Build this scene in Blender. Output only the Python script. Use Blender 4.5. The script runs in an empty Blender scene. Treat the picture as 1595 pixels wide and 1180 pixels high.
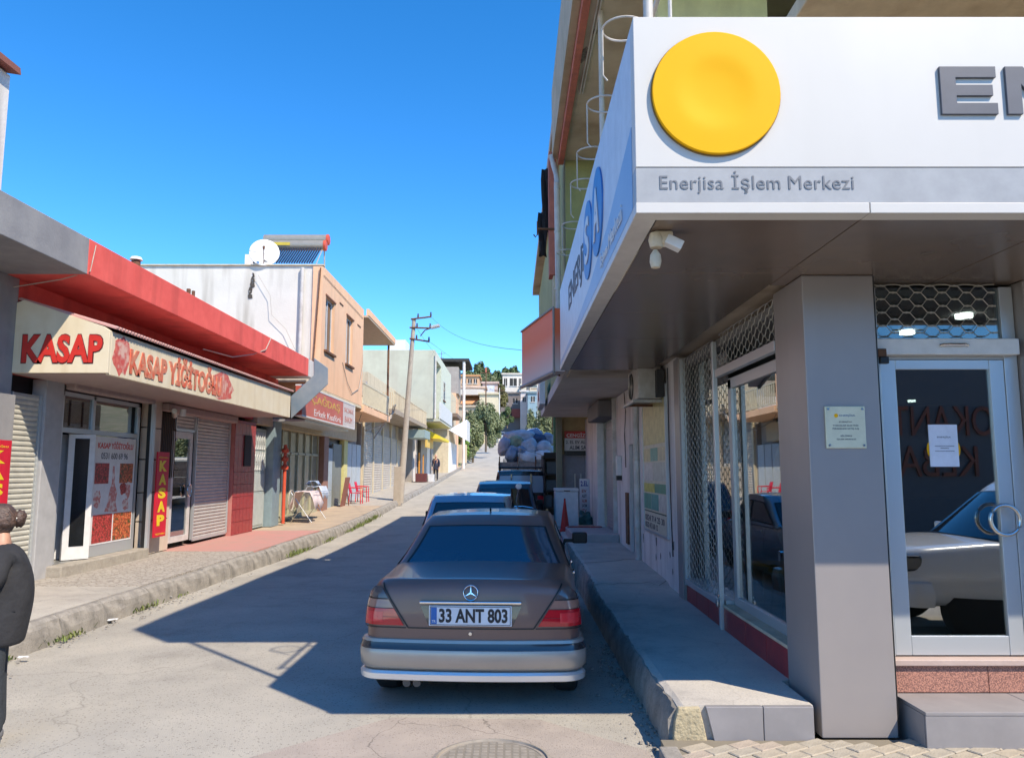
import bpy, bmesh, math, random
from mathutils import Vector, Matrix, noise
random.seed(7)
R = math.radians
PI = math.pi
sc = bpy.context.scene
COL = sc.collection

# ------------------------------------------------------------ camera, sky, sun, exposure
CAM_Z, PITCH = 1.85, 6.8
cd = bpy.data.cameras.new("camera"); cam = bpy.data.objects.new("camera", cd); COL.objects.link(cam)
cam.location = (0, 0, CAM_Z); cam.rotation_euler = (R(90 + PITCH), 0, 0)
cd.sensor_width = 36; cd.lens = 1190 / 1595 * 36; cd.clip_start = .05; cd.clip_end = 3000
sc.camera = cam
SUN = Vector((.64, -.66, 1)).normalized()          # towards the sun
world = bpy.data.worlds.new("World"); sc.world = world; world.use_nodes = True
wn = world.node_tree.nodes; wl = world.node_tree.links
bg = wn['Background']; sky = wn.new('ShaderNodeTexSky'); sky.sky_type = 'NISHITA'; sky.sun_disc = False
sky.sun_elevation = math.asin(SUN.z); sky.sun_rotation = math.atan2(SUN.x, SUN.y)
sky.altitude = 3000; sky.air_density = 1.0; sky.dust_density = 0; sky.ozone_density = 2.2
hsv = wn.new('ShaderNodeHueSaturation'); hsv.inputs['Saturation'].default_value = 1.34; hsv.inputs['Value'].default_value = .95
wl.new(sky.outputs[0], hsv.inputs['Color']); wl.new(hsv.outputs[0], bg.inputs['Color']); bg.inputs['Strength'].default_value = .15
sd = bpy.data.lights.new("sun", 'SUN'); sd.energy = 2.8; sd.angle = R(.5); sd.color = (1, .88, .71)
sun = bpy.data.objects.new("sun", sd); COL.objects.link(sun); sun.rotation_euler = SUN.to_track_quat('Z', 'Y').to_euler()
sc.view_settings.view_transform = 'Standard'; sc.view_settings.look = 'None'
sc.view_settings.exposure = 1.25; sc.view_settings.gamma = 1; sc.view_settings.use_curve_mapping = False
sc.cycles.max_bounces = 10; sc.cycles.diffuse_bounces = 7; sc.cycles.glossy_bounces = 4; sc.cycles.transmission_bounces = 6; sc.cycles.caustics_reflective = False; sc.cycles.caustics_refractive = False

# ------------------------------------------------------------ materials
def M(name, col, rough=.75, metal=0, col2=None, scale=6, amt=1.0, bump=0, bscale=60, streak=None, coat=0, spec=.5, alpha=None, detail=4, stretch=(1, 1, 1), contrast=(.35, .65)):
    m = bpy.data.materials.new(name); m.use_nodes = True
    n = m.node_tree.nodes; l = m.node_tree.links; b = n['Principled BSDF']
    b.inputs['Roughness'].default_value = rough; b.inputs['Metallic'].default_value = metal
    b.inputs['Specular IOR Level'].default_value = spec
    if coat: b.inputs['Coat Weight'].default_value = coat; b.inputs['Coat Roughness'].default_value = .04
    c = (*col, 1)
    b.inputs['Base Color'].default_value = c
    out = None
    tc = n.new('ShaderNodeTexCoord')
    if col2 is None and rough > .25 and metal < .5: col2 = tuple(x * .86 for x in col)
    if col2 is not None:
        mp = n.new('ShaderNodeMapping'); mp.inputs['Scale'].default_value = stretch; l.new(tc.outputs['Object'], mp.inputs[0])
        nz = n.new('ShaderNodeTexNoise'); nz.inputs['Scale'].default_value = scale; nz.inputs['Detail'].default_value = detail; nz.inputs['Roughness'].default_value = .65
        l.new(mp.outputs[0], nz.inputs[0])
        rp = n.new('ShaderNodeMapRange'); rp.inputs[1].default_value = contrast[0]; rp.inputs[2].default_value = contrast[1]; rp.inputs[4].default_value = amt
        l.new(nz.outputs[0], rp.inputs[0])
        mx = n.new('ShaderNodeMix'); mx.data_type = 'RGBA'; mx.inputs[6].default_value = c; mx.inputs[7].default_value = (*col2, 1)
        l.new(rp.outputs[0], mx.inputs[0]); out = mx.outputs[2]; l.new(out, b.inputs['Base Color'])
    if streak:                                                     # rain streaks and grime: dirt colour, amount, horizontal scale
        mp = n.new('ShaderNodeMapping'); mp.inputs['Scale'].default_value = (streak[2], streak[2], streak[2] * .12); l.new(tc.outputs['Object'], mp.inputs[0])
        nz = n.new('ShaderNodeTexNoise'); nz.inputs['Scale'].default_value = 1; nz.inputs['Detail'].default_value = 6; l.new(mp.outputs[0], nz.inputs[0])
        rp = n.new('ShaderNodeMapRange'); rp.inputs[1].default_value = .5; rp.inputs[2].default_value = .72; rp.inputs[4].default_value = streak[1]; l.new(nz.outputs[0], rp.inputs[0])
        mx = n.new('ShaderNodeMix'); mx.data_type = 'RGBA'; mx.inputs[6].default_value = c; mx.inputs[7].default_value = (*streak[0], 1)
        l.new(rp.outputs[0], mx.inputs[0])
        if out is not None: l.new(out, mx.inputs[6])
        out = mx.outputs[2]; l.new(out, b.inputs['Base Color'])
    if bump:
        nz = n.new('ShaderNodeTexNoise'); nz.inputs['Scale'].default_value = bscale; nz.inputs['Detail'].default_value = 5; l.new(tc.outputs['Object'], nz.inputs[0])
        bp = n.new('ShaderNodeBump'); bp.inputs['Strength'].default_value = bump; bp.inputs['Distance'].default_value = .02
        l.new(nz.outputs[0], bp.inputs['Height']); l.new(bp.outputs[0], b.inputs['Normal'])
    if alpha is not None: b.inputs['Alpha'].default_value = alpha
    return m
def glassM(name, tint=(.75, .85, .85), refl=.12, dark=.35):
    """Thin pane: mostly see-through, mirror reflection growing towards grazing angles."""
    m = bpy.data.materials.new(name); m.use_nodes = True; n = m.node_tree.nodes; l = m.node_tree.links
    n.remove(n['Principled BSDF']); o = n['Material Output']
    t = n.new('ShaderNodeBsdfTransparent'); t.inputs[0].default_value = (*[c * (1 - dark) for c in tint], 1)
    g = n.new('ShaderNodeBsdfGlossy'); g.inputs['Roughness'].default_value = .01; g.inputs[0].default_value = (1, 1, 1, 1)
    lw = n.new('ShaderNodeLayerWeight'); lw.inputs[0].default_value = .5
    mr = n.new('ShaderNodeMapRange'); mr.inputs[1].default_value = 0; mr.inputs[2].default_value = 1; mr.inputs[3].default_value = refl; mr.inputs[4].default_value = .8
    pw = n.new('ShaderNodeMath'); pw.operation = 'POWER'; pw.inputs[1].default_value = 2.5
    l.new(lw.outputs['Facing'], pw.inputs[0]); l.new(pw.outputs[0], mr.inputs[0])
    mx = n.new('ShaderNodeMixShader'); l.new(mr.outputs[0], mx.inputs[0]); l.new(t.outputs[0], mx.inputs[1]); l.new(g.outputs[0], mx.inputs[2]); l.new(mx.outputs[0], o.inputs[0])
    return m
def emis(name, col, s):
    m = M(name, col); b = m.node_tree.nodes['Principled BSDF']; b.inputs['Emission Color'].default_value = (*col, 1); b.inputs['Emission Strength'].default_value = s; return m
def printM(name, c1, c2, c3, scale=14):
    """A printed photograph: mottled blobs of colour."""
    m = bpy.data.materials.new(name); m.use_nodes = True; n = m.node_tree.nodes; l = m.node_tree.links; b = n['Principled BSDF']; b.inputs['Roughness'].default_value = .4
    tc = n.new('ShaderNodeTexCoord'); v = n.new('ShaderNodeTexVoronoi'); v.inputs['Scale'].default_value = scale; l.new(tc.outputs['Object'], v.inputs[0])
    nz = n.new('ShaderNodeTexNoise'); nz.inputs['Scale'].default_value = scale * 1.7; nz.inputs['Detail'].default_value = 5; l.new(tc.outputs['Object'], nz.inputs[0])
    mt = n.new('ShaderNodeMath'); mt.operation = 'MULTIPLY'; l.new(v.outputs[0], mt.inputs[0]); l.new(nz.outputs[0], mt.inputs[1])
    cr = n.new('ShaderNodeValToRGB'); e = cr.color_ramp.elements; e[0].position = .08; e[0].color = (*c1, 1); e[1].position = .42; e[1].color = (*c3, 1)
    k = cr.color_ramp.elements.new(.22); k.color = (*c2, 1); l.new(mt.outputs[0], cr.inputs[0]); l.new(cr.outputs[0], b.inputs['Base Color']); return m

# ------------------------------------------------------------ object helpers
ORG = {}
def props(o, label=None, cat=None, group=None, kind=None, category=None):
    cat = cat or category
    if label: o['label'] = label
    if cat: o['category'] = cat
    if group: o['group'] = group
    if kind: o['kind'] = kind
    return o
def thing(name, label, cat, loc=(0, 0, 0), group=None, rz=0):
    o = bpy.data.objects.new(name, None); COL.objects.link(o); o.location = loc; o.rotation_euler = (0, 0, rz); o.empty_display_size = .2
    ORG[o.name] = Vector(loc); return props(o, label, cat, group)
class MB:
    def __init__(s): s.v = []; s.f = []
    def add(s, vs, fs):
        k = len(s.v); s.v += [tuple(v) for v in vs]; s.f += [tuple(i + k for i in f) for f in fs]; return s
    def box(s, x0, x1, y0, y1, z0, z1):
        return s.add([(x, y, z) for z in (z0, z1) for y in (y0, y1) for x in (x0, x1)], [(0, 2, 3, 1), (4, 5, 7, 6), (0, 1, 5, 4), (2, 6, 7, 3), (0, 4, 6, 2), (1, 3, 7, 5)])
    def obox(s, c, ax, ay, az):                                    # box from centre and three half axes
        c, ax, ay, az = map(Vector, (c, ax, ay, az))
        return s.add([c + ax * i + ay * j + az * k for k in (-1, 1) for j in (-1, 1) for i in (-1, 1)], [(0, 2, 3, 1), (4, 5, 7, 6), (0, 1, 5, 4), (2, 6, 7, 3), (0, 4, 6, 2), (1, 3, 7, 5)])
    def prism(s, pts, d):                                          # polygon swept along vector d
        n = len(pts); d = Vector(d); p = [Vector(q) for q in pts]
        return s.add(p + [q + d for q in p], [tuple(range(n))[::-1], tuple(range(n, 2 * n))] + [(i, (i + 1) % n, n + (i + 1) % n, n + i) for i in range(n)])
    def tube(s, path, r, n=8, closed=False):
        P = [Vector(p) for p in path]; m = len(P); rs = r if isinstance(r, (list, tuple)) else [r] * m; vs = []
        for i, p in enumerate(P):
            if closed: t = P[(i + 1) % m] - P[i - 1]
            else: t = P[min(i + 1, m - 1)] - P[max(i - 1, 0)]
            t = t.normalized() if t.length > 1e-9 else Vector((0, 0, 1))
            u = t.cross(Vector((0, 0, 1)) if abs(t.z) < .9 else Vector((1, 0, 0))).normalized(); w = t.cross(u)
            vs += [p + (u * math.cos(a) + w * math.sin(a)) * rs[i] for a in [2 * PI * k / n for k in range(n)]]
        fs = []
        for i in range(m if closed else m - 1):
            j = (i + 1) % m
            fs += [(i * n + k, i * n + (k + 1) % n, j * n + (k + 1) % n, j * n + k) for k in range(n)]
        if not closed: fs += [tuple(range(n))[::-1], tuple((m - 1) * n + k for k in range(n))]
        return s.add(vs, fs)
    def cyl(s, a, b, r, n=12): return s.tube([a, b], r, n)
    def lathe(s, prof, c, axis='z', n=24):                         # profile (radius, height) about an axis through c
        vs = []; m = len(prof)
        for (r, h) in prof:
            for k in range(n):
                a = 2 * PI * k / n; x, y = r * math.cos(a), r * math.sin(a)
                q = {'z': (x, y, h), 'x': (h, x, y), 'y': (y, h, x)}[axis]; vs.append(Vector(c) + Vector(q))
        fs = [(i * n + k, i * n + (k + 1) % n, (i + 1) * n + (k + 1) % n, (i + 1) * n + k) for i in range(m - 1) for k in range(n)]
        fs += [tuple(range(n))[::-1], tuple((m - 1) * n + k for k in range(n))]
        return s.add(vs, fs)
    def grid(s, P):                                                # rows of points
        h, w = len(P), len(P[0]); return s.add([p for r in P for p in r], [(i * w + j, i * w + j + 1, (i + 1) * w + j + 1, (i + 1) * w + j) for i in range(h - 1) for j in range(w - 1)])
    def build(s, name, mat, parent=None, smooth=False, bevel=0, fix=True, sub=0, angle=40, **k):
        off = ORG.get(parent.name, Vector()) if parent else Vector()
        me = bpy.data.meshes.new(name); me.from_pydata([tuple(Vector(v) - off) for v in s.v], [], s.f)
        if fix:
            bm = bmesh.new(); bm.from_mesh(me); bmesh.ops.recalc_face_normals(bm, faces=bm.faces[:]); bm.to_mesh(me); bm.free()
        me.materials.append(mat)
        if smooth:
            me.polygons.foreach_set('use_smooth', [True] * len(me.polygons))
            try: me.set_sharp_from_angle(angle=R(angle))
            except Exception: pass
        me.update()
        o = bpy.data.objects.new(name, me); COL.objects.link(o); ORG[o.name] = off
        if parent: o.parent = parent
        if bevel: b = o.modifiers.new('bevel', 'BEVEL'); b.width = bevel; b.segments = 2; b.limit_method = 'ANGLE'
        if sub: b = o.modifiers.new('sub', 'SUBSURF'); b.levels = sub; b.render_levels = sub
        return props(o, **k)
def box(name, mat, x0, x1, y0, y1, z0, z1, parent=None, bevel=0, **k): return MB().box(x0, x1, y0, y1, z0, z1).build(name, mat, parent, bevel=bevel, **k)
def rebase(o, loc):
    """Move a single-mesh thing's origin to loc without moving its shape."""
    o.data.transform(Matrix.Translation(-Vector(loc))); o.location = loc; ORG[o.name] = Vector(loc); return o
def copy_tree(o, parent=None):
    c = o.copy(); COL.objects.link(c); c.parent = parent; ORG[c.name] = ORG.get(o.name, Vector())
    for ch in [x for x in o.children]: copy_tree(ch, c)
    return c
_tc = {}
def text(body, name, mat, parent, pos, w, h, right=(1, 0, 0), up=(0, 0, 1), depth=.004, bold=0.0, spacing=1.0, shear=0, scale=None, **k):
    """Flat or raised lettering fitted into a w x h box whose lower left corner is pos (w or h may be None)."""
    cu = bpy.data.curves.new('t', 'FONT'); cu.body = body; cu.size = 1; cu.offset = bold; cu.extrude = .5; cu.space_character = spacing; cu.shear = shear; cu.resolution_u = 3
    to = bpy.data.objects.new('t', cu); COL.objects.link(to); dg = bpy.context.evaluated_depsgraph_get(); dg.update()
    me = bpy.data.meshes.new_from_object(to.evaluated_get(dg)); bpy.data.objects.remove(to); bpy.data.curves.remove(cu)
    xs = [v.co.x for v in me.vertices]; ys = [v.co.y for v in me.vertices]
    if not xs: return None
    x0, x1, y0, y1 = min(xs), max(xs), min(ys), max(ys)
    sx = scale or (w / (x1 - x0) if w else h / (y1 - y0)); sy = h / (y1 - y0) if h else sx
    if scale: y0 = 0
    rt, u = Vector(right).normalized(), Vector(up).normalized(); nn = rt.cross(u); off = ORG.get(parent.name, Vector()) if parent else Vector()
    for v in me.vertices: v.co = Vector(pos) - off + rt * ((v.co.x - x0) * sx) + u * ((v.co.y - y0) * sy) + nn * ((v.co.z + .5) * depth)
    me.materials.clear(); me.materials.append(mat); me.update()
    o = bpy.data.objects.new(name, me); COL.objects.link(o); ORG[o.name] = off
    if parent: o.parent = parent
    return props(o, **k)
f_, px0, py0 = 1190.0, 797.5, 590.0
def ray(x, y):
    p = R(PITCH); u = (x - px0) / f_; v = (py0 - y) / f_
    return Vector((u, math.cos(p) - v * math.sin(p), math.sin(p) + v * math.cos(p)))
def W(x, y, Y):                                                    # a point of the place at distance Y up the street
    d = ray(x, y); return Vector((0, 0, CAM_Z)) + d * (Y / d.y)
def interp(x, K):
    if x <= K[0][0]: return K[0][1]
    for (a, fa), (b, fb) in zip(K, K[1:]):
        if x <= b: t = (x - a) / (b - a); return fa + (fb - fa) * t
    return K[-1][1]
GK = [(-60, 0), (12, 0), (19, -.08), (25, .02), (32, .25), (50, .9), (77, 2), (120, 5), (170, 9.3), (260, 18.5), (340, 32), (430, 52), (600, 70)]
def g(y): return (interp(y - 2, GK) + interp(y, GK) + interp(y + 2, GK)) / 3
# ------------------------------------------------------------ palette
asphalt = M('road surface', (.47, .435, .37), .92, col2=(.37, .345, .30), scale=.9, bump=.55, bscale=150, detail=10, streak=None)
def roughen(m, speck=.42, cracks=.22, cs=.3):
    """Aggregate speckle, thin wandering cracks and broad stains on a ground material."""
    n = m.node_tree.nodes; l = m.node_tree.links; b = n['Principled BSDF']; src = b.inputs['Base Color'].links[0].from_socket
    tc = n.new('ShaderNodeTexCoord'); v = n.new('ShaderNodeTexVoronoi'); v.inputs['Scale'].default_value = 34; v.inputs['Randomness'].default_value = 1; l.new(tc.outputs['Object'], v.inputs[0])
    r1 = n.new('ShaderNodeMapRange'); r1.inputs[1].default_value = .12; r1.inputs[2].default_value = .30; r1.inputs[3].default_value = 1 - speck; r1.inputs[4].default_value = 1; l.new(v.outputs['Distance'], r1.inputs[0])
    nz = n.new('ShaderNodeTexNoise'); nz.inputs['Scale'].default_value = .9; nz.inputs['Detail'].default_value = 5; l.new(tc.outputs['Object'], nz.inputs[0])
    va = n.new('ShaderNodeVectorMath'); va.operation = 'MULTIPLY_ADD'; l.new(nz.outputs['Color'], va.inputs[0]); va.inputs[1].default_value = (1.3, 1.3, 1.3); l.new(tc.outputs['Object'], va.inputs[2])
    v2 = n.new('ShaderNodeTexVoronoi'); v2.feature = 'DISTANCE_TO_EDGE'; v2.inputs['Scale'].default_value = cs; l.new(va.outputs[0], v2.inputs[0])
    r2 = n.new('ShaderNodeMapRange'); r2.inputs[1].default_value = .0; r2.inputs[2].default_value = .005; r2.inputs[3].default_value = 1 - cracks; l.new(v2.outputs['Distance'], r2.inputs[0])
    n3 = n.new('ShaderNodeTexNoise'); n3.inputs['Scale'].default_value = .8; n3.inputs['Detail'].default_value = 7; n3.inputs['Roughness'].default_value = .7; l.new(tc.outputs['Object'], n3.inputs[0])
    r3 = n.new('ShaderNodeMapRange'); r3.inputs[1].default_value = .52; r3.inputs[2].default_value = .72; r3.inputs[3].default_value = 1; r3.inputs[4].default_value = .74; l.new(n3.outputs[0], r3.inputs[0])
    a = n.new('ShaderNodeMath'); a.operation = 'MULTIPLY'; l.new(r1.outputs[0], a.inputs[0]); l.new(r2.outputs[0], a.inputs[1]); a2 = n.new('ShaderNodeMath'); a2.operation = 'MULTIPLY'; l.new(a.outputs[0], a2.inputs[0]); l.new(r3.outputs[0], a2.inputs[1])
    sc_ = n.new('ShaderNodeVectorMath'); sc_.operation = 'SCALE'; l.new(src, sc_.inputs[0]); l.new(a2.outputs[0], sc_.inputs['Scale']); l.new(sc_.outputs[0], b.inputs['Base Color'])
roughen(asphalt)
concrete = M('pale concrete', (.46, .43, .375), .9, col2=(.36, .33, .295), scale=2.2, bump=.35, bscale=60, detail=8); roughen(concrete, .25, .3, .5)
kerbm = M('kerb concrete', (.36, .33, .29), .95, col2=(.2, .185, .165), scale=5, bump=.35, bscale=40, detail=8); roughen(kerbm, .25, .3, 1.2)
earth = M('dry earth', (.30, .25, .17), .95, col2=(.16, .17, .08), scale=.25, bump=.5, bscale=2)
bluewalk = M('smooth screed', (.54, .50, .44), .85, col2=(.43, .40, .36), scale=1.6, bump=.2, bscale=50, detail=8); roughen(bluewalk, .2, .12, .35)
alu_dark = M('brown grey composite panel', (.34, .31, .30), .38, metal=.2, col2=(.31, .285, .28), scale=1, streak=((.25, .225, .21), .4, 1.6))
alu_soffit = M('brown soffit panel', (.22, .165, .13), .24, metal=.25, col2=(.18, .14, .115), scale=1)
alu = M('aluminium frame', (.55, .58, .60), .38, metal=.5)
white = M('white painted sheet', (.70, .70, .70), .4)
whitepl = M('old white plaster', (.78, .75, .72), .9, col2=(.68, .65, .63), scale=2.5, bump=.35, bscale=30, streak=((.25, .22, .2), .5, 3))
signgrey = M('sign grey band', (.36, .365, .37), .4)
lettergrey = M('slate grey lettering', (.085, .09, .11), .5)
lettersoft = M('faded grey lettering', (.15, .16, .18), .5)
yellow = M('glossy yellow', (.80, .41, .0), .6, spec=.2, col2=(.78, .40, .0))
olive = M('olive green render', (.36, .37, .17), .9, col2=(.29, .31, .14), scale=2, bump=.2, bscale=40, streak=((.2, .19, .1), .4, 3))
paleyel = M('lightened yellow green render', (.74, .74, .42), .9, bump=.2, bscale=40, streak=((.35, .33, .2), .4, 2))
cream = M('cream ceiling paint', (.56, .47, .36), .9, col2=(.46, .38, .29), scale=1.5, bump=.2, streak=((.2, .13, .07), .6, 1.2))
creamwall = M('cream plaster', (.62, .53, .38), .9, bump=.25, bscale=40, streak=((.35, .27, .18), .6, 3))
redtrim = M('faded red trim', (.52, .16, .11), .8, col2=(.36, .12, .09), scale=5)
pvc = M('white plastic pipe', (.60, .58, .55), .5, col2=(.42, .39, .35), scale=3)
wire = M('dark cable', (.03, .03, .03), .6)
wirepale = M('pale cable', (.45, .40, .34), .7)
galv = M('galvanised wire', (.50, .48, .43), .45, metal=.5)
redtile = M('dark red tile', (.36, .035, .035), .35, col2=(.26, .025, .03), scale=8)
granite = M('pink granite', (.52, .25, .18), .45, col2=(.20, .10, .08), scale=110, contrast=(.42, .58), detail=2)
greytile = M('grey ceramic tile', (.30, .285, .29), .5, col2=(.25, .24, .245), scale=3)
black = M('black plastic', (.012, .012, .013), .45)
rubber = M('rubber', (.02, .02, .021), .85)
glass = glassM('clear pane', refl=.10, dark=.25)
glassdoor = glassM('tinted door pane', tint=(.7, .85, .85), refl=.32, dark=.4)
darkglass = M('dark window glass', (.012, .014, .016), .06, spec=.9)
steel = M('brushed steel', (.6, .6, .6), .25, metal=1)
rust = M('rusty steel', (.20, .09, .045), .85, col2=(.10, .05, .03), scale=10)
grassm = M('weeds', (.10, .16, .03), .7, col2=(.17, .18, .05), scale=8)
interior = M('shop interior paint', (.25, .25, .25), .8)
interior_floor = M('shop floor tile', (.22, .22, .21), .35)
lamp_on = emis('lit ceiling lamp', (1, .95, .85), 4)

# ------------------------------------------------------------ the lie of the land
def ground_z(x, y):
    z = g(y)
    if y > 80: z += (y - 80) * .012 * min(1, max(0, (abs(x + 2) - 12)) / 40) + 2.5 * noise.noise(Vector((x * .012, y * .012, 0))) * min(1, (y - 80) / 150) * min(1, max(0, abs(x) - 10) / 30)
    if y > 560: z -= (y - 560) * .08
    return z - .12
xs = sorted(set([-700, -400, -250, -160, -110, -80] + list(range(-60, 61, 6)) + [80, 110, 160, 250, 400, 700]))
ys = list(range(-80, 8, 8)) + list(range(8, 120, 4)) + list(range(120, 460, 12)) + [480, 520, 560, 640, 760, 1000, 1400]
MB().grid([[(x, y, ground_z(x, y)) for x in xs] for y in ys]).build('ground', earth, smooth=True, kind='structure')
LK = -5.0                                                          # left kerb line
RKX = 1.05                                                         # right kerb line
yr = [-60, -30, -15, -8, -4, 0] + [i * 1.0 for i in range(1, 60)] + list(range(60, 345, 5))
MB().grid([[(x, y, g(y) + (0 if x > -4.6 or y > 200 else -.0) + .012 * noise.noise(Vector((x * .6, y * .35, 3))) + (-.02 if abs(x - LK) < .6 else 0)) for x in ([-40, -25, -12, -8] if y < 4 else [LK - .3] * 4) + [LK - .1, -4.4, -3.5, -2.5, -1.5, -.5, .4, 1.15] + ([3, 6, 12, 30] if y < 4 else [1.3] * 4)] for y in yr]).build('road', asphalt, smooth=True, kind='structure')
MB().box(-40, -5.2, -60, 3.9, -.3, -.02).build('crossing_road_base', asphalt, kind='structure')
# repaired patches and cracks in the road
patchm = M('road patch', (.42, .36, .31), .95, col2=(.36, .31, .27), scale=3, bump=.5, bscale=120); roughen(patchm, .3, .5, .7)
def patch(pts, mat, name, dz):
    MB().add([(x, y, g(y) + dz + .012 * noise.noise(Vector((x * .6, y * .35, 3)))) for x, y in pts], [tuple(range(len(pts)))]).build(name, mat, fix=False, kind='structure')
patch([(-1.5, 4.3), (-.2, 4.15), (.95, 4.5), (.9, 5.3), (.2, 5.95), (-.9, 6.0), (-1.7, 5.2)], patchm, 'road_patch', .008)
# left pavement: a band between kerb and shop fronts
def lz(y): return g(y) + interp(y, [(0, .24), (8, .25), (12, .25), (15, .27), (19, .3), (24, .24), (40, .2), (90, .16)])
yl = [-20, -10, -4] + [i * 1.0 for i in range(-2, 90)]
cobble = bpy.data.materials.new('worn cobbles'); cobble.use_nodes = True
n = cobble.node_tree.nodes; l = cobble.node_tree.links; b = n['Principled BSDF']; b.inputs['Roughness'].default_value = .95
tc = n.new('ShaderNodeTexCoord'); v = n.new('ShaderNodeTexVoronoi'); v.inputs['Scale'].default_value = 11; l.new(tc.outputs['Object'], v.inputs[0])
v2 = n.new('ShaderNodeTexVoronoi'); v2.feature = 'DISTANCE_TO_EDGE'; v2.inputs['Scale'].default_value = 11; l.new(tc.outputs['Object'], v2.inputs[0])
mx = n.new('ShaderNodeMix'); mx.data_type = 'RGBA'; mx.inputs[6].default_value = (.33, .30, .26, 1); mx.inputs[7].default_value = (.45, .41, .36, 1)
l.new(v.outputs['Color'], mx.inputs[0])
m2 = n.new('ShaderNodeMix'); m2.data_type = 'RGBA'; m2.inputs[6].default_value = (.24, .21, .18, 1); l.new(mx.outputs[2], m2.inputs[7])
mr = n.new('ShaderNodeMapRange'); mr.inputs[2].default_value = .12; l.new(v2.outputs['Distance'], mr.inputs[0]); l.new(mr.outputs[0], m2.inputs[0]); l.new(m2.outputs[2], b.inputs['Base Color'])
bp = n.new('ShaderNodeBump'); bp.inputs['Strength'].default_value = .5; bp.inputs['Distance'].default_value = .01; l.new(mr.outputs[0], bp.inputs['Height']); l.new(bp.outputs[0], b.inputs['Normal'])
redpave = M('pink red paving', (.52, .25, .22), .85, col2=(.44, .26, .22), scale=3, bump=.2, bscale=40)
beigepave = M('beige paving', (.48, .38, .27), .9, col2=(.38, .30, .23), scale=2, bump=.3, bscale=30)
lp = props(bpy.data.objects.new('left_pavement', None), kind='structure'); COL.objects.link(lp); ORG[lp.name] = Vector()
def band(x0, x1, y0, y1, mat, name, dz=0):
    Y = [y0] + [y for y in yl if y0 < y < y1] + [y1]; mb = MB(); rows = []
    for y in Y: rows.append([(x0, y, g(y) - .2), (x0, y, lz(y) + dz), ((x0 + x1) / 2, y, lz(y) + dz + .012 * noise.noise(Vector((1, y, 1)))), (x1, y, lz(y) + dz), (x1, y, g(y) - .2)])
    mb.grid(rows); mb.add(rows[0], [(0, 1, 2, 3, 4)]); mb.add(rows[-1], [(4, 3, 2, 1, 0)]); mb.build(name, mat, lp)
band(-7.6, LK - .17, -20, 10.9, concrete, 'concrete_bay')
band(-7.6, LK - .17, 10.9, 15.6, cobble, 'cobbled_bay', .006)
band(-7.6, LK - .17, 15.6, 20.9, redpave, 'red_bay', .012)
band(-7.6, LK - .17, 20.9, 31, beigepave, 'beige_bay', .006)
band(-7.6, LK - .17, 31, 90, concrete, 'concrete_bay')
rnd = random.Random(3)
def kerb_mesh(sd):
    r = random.Random(sd); mb = MB(); rows = []
    for i in range(7):
        t = i / 6; j = lambda a: r.uniform(-a, a) * .55
        rows.append([(-.17, t, -.3), (-.17, t, -.005 + j(.008)), (-.06, t, .004 + j(.012)), (-.012 + j(.015), t, -.02 + j(.015)), (.012 + j(.02), t, -.07 + j(.02)), (.03 + j(.02), t, -.15), (.04 + j(.01), t, -.3)])
    mb.grid(rows); mb.add(rows[0], [tuple(range(7))]); mb.add(rows[-1], [tuple(range(7))[::-1]]); return mb
KM = []
for s in range(5):
    o = kerb_mesh(s).build('kerb_stone', kerbm, lp); KM.append(o.data); COL.objects.unlink(o); bpy.data.objects.remove(o)
y = -4.0
while y < 60:
    L = rnd.uniform(.8, 1.3); o = bpy.data.objects.new('kerb_stone', rnd.choice(KM)); COL.objects.link(o); o.parent = lp
    o.location = (LK + rnd.uniform(-.015, .015), y, lz(y + L / 2) + rnd.uniform(-.012, .006)); o.scale = (1, L - .012, 1)
    o.rotation_euler = (math.atan((lz(y + L) - lz(y)) / L), 0, rnd.uniform(-.01, .01)); y += L
mb = MB(); mb.grid([[(LK - .17, y, g(y)), (LK - .17, y, lz(y)), (LK, y, lz(y)), (LK + .03, y, g(y) - .1)] for y in yl if y >= 60]); mb.build('far_kerb', kerbm, lp)

# right pavement
def rz(y): return interp(y, [(5, .30), (7, .30), (10.3, .33), (10.5, .38), (15, .47), (20, .45), (26, .5), (40, g(40) + .2), (60, g(60) + .2)])
rp = props(bpy.data.objects.new('right_pavement', None), kind='structure'); COL.objects.link(rp); ORG[rp.name] = Vector()
r = random.Random(5); rows = []
yy = 5.30
while yy < 24:
    j = .02 if yy > 5.4 else .005
    rows.append([(RKX + r.uniform(.0, .05), yy, g(yy) - .15), (RKX + .02 + r.uniform(-.02, .03), yy, rz(yy) - .12), (RKX + .045 + r.uniform(-.010, .014), yy, rz(yy) - .015), (RKX + .09, yy, rz(yy)), (1.6, yy, rz(yy)), (2.3 if yy > 5.95 else 2.0, yy, rz(yy)), (2.3 if yy > 5.95 else 2.0, yy, -.2)]); yy += .12
mb = MB(); mb.grid(rows); mb.add(rows[0], [tuple(range(7))]); mb.build('screed_slab', bluewalk, rp)
rows = [[(x + .02 * 0, y, g(y) + dz) for x, dz in ((RKX, -.2), (RKX + .03, .2), (1.6, .2), (3.0, .2), (3.0, -.2))] for y in range(24, 70, 2)]
MB().grid(rows).build('concrete_strip', concrete, rp)
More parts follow.
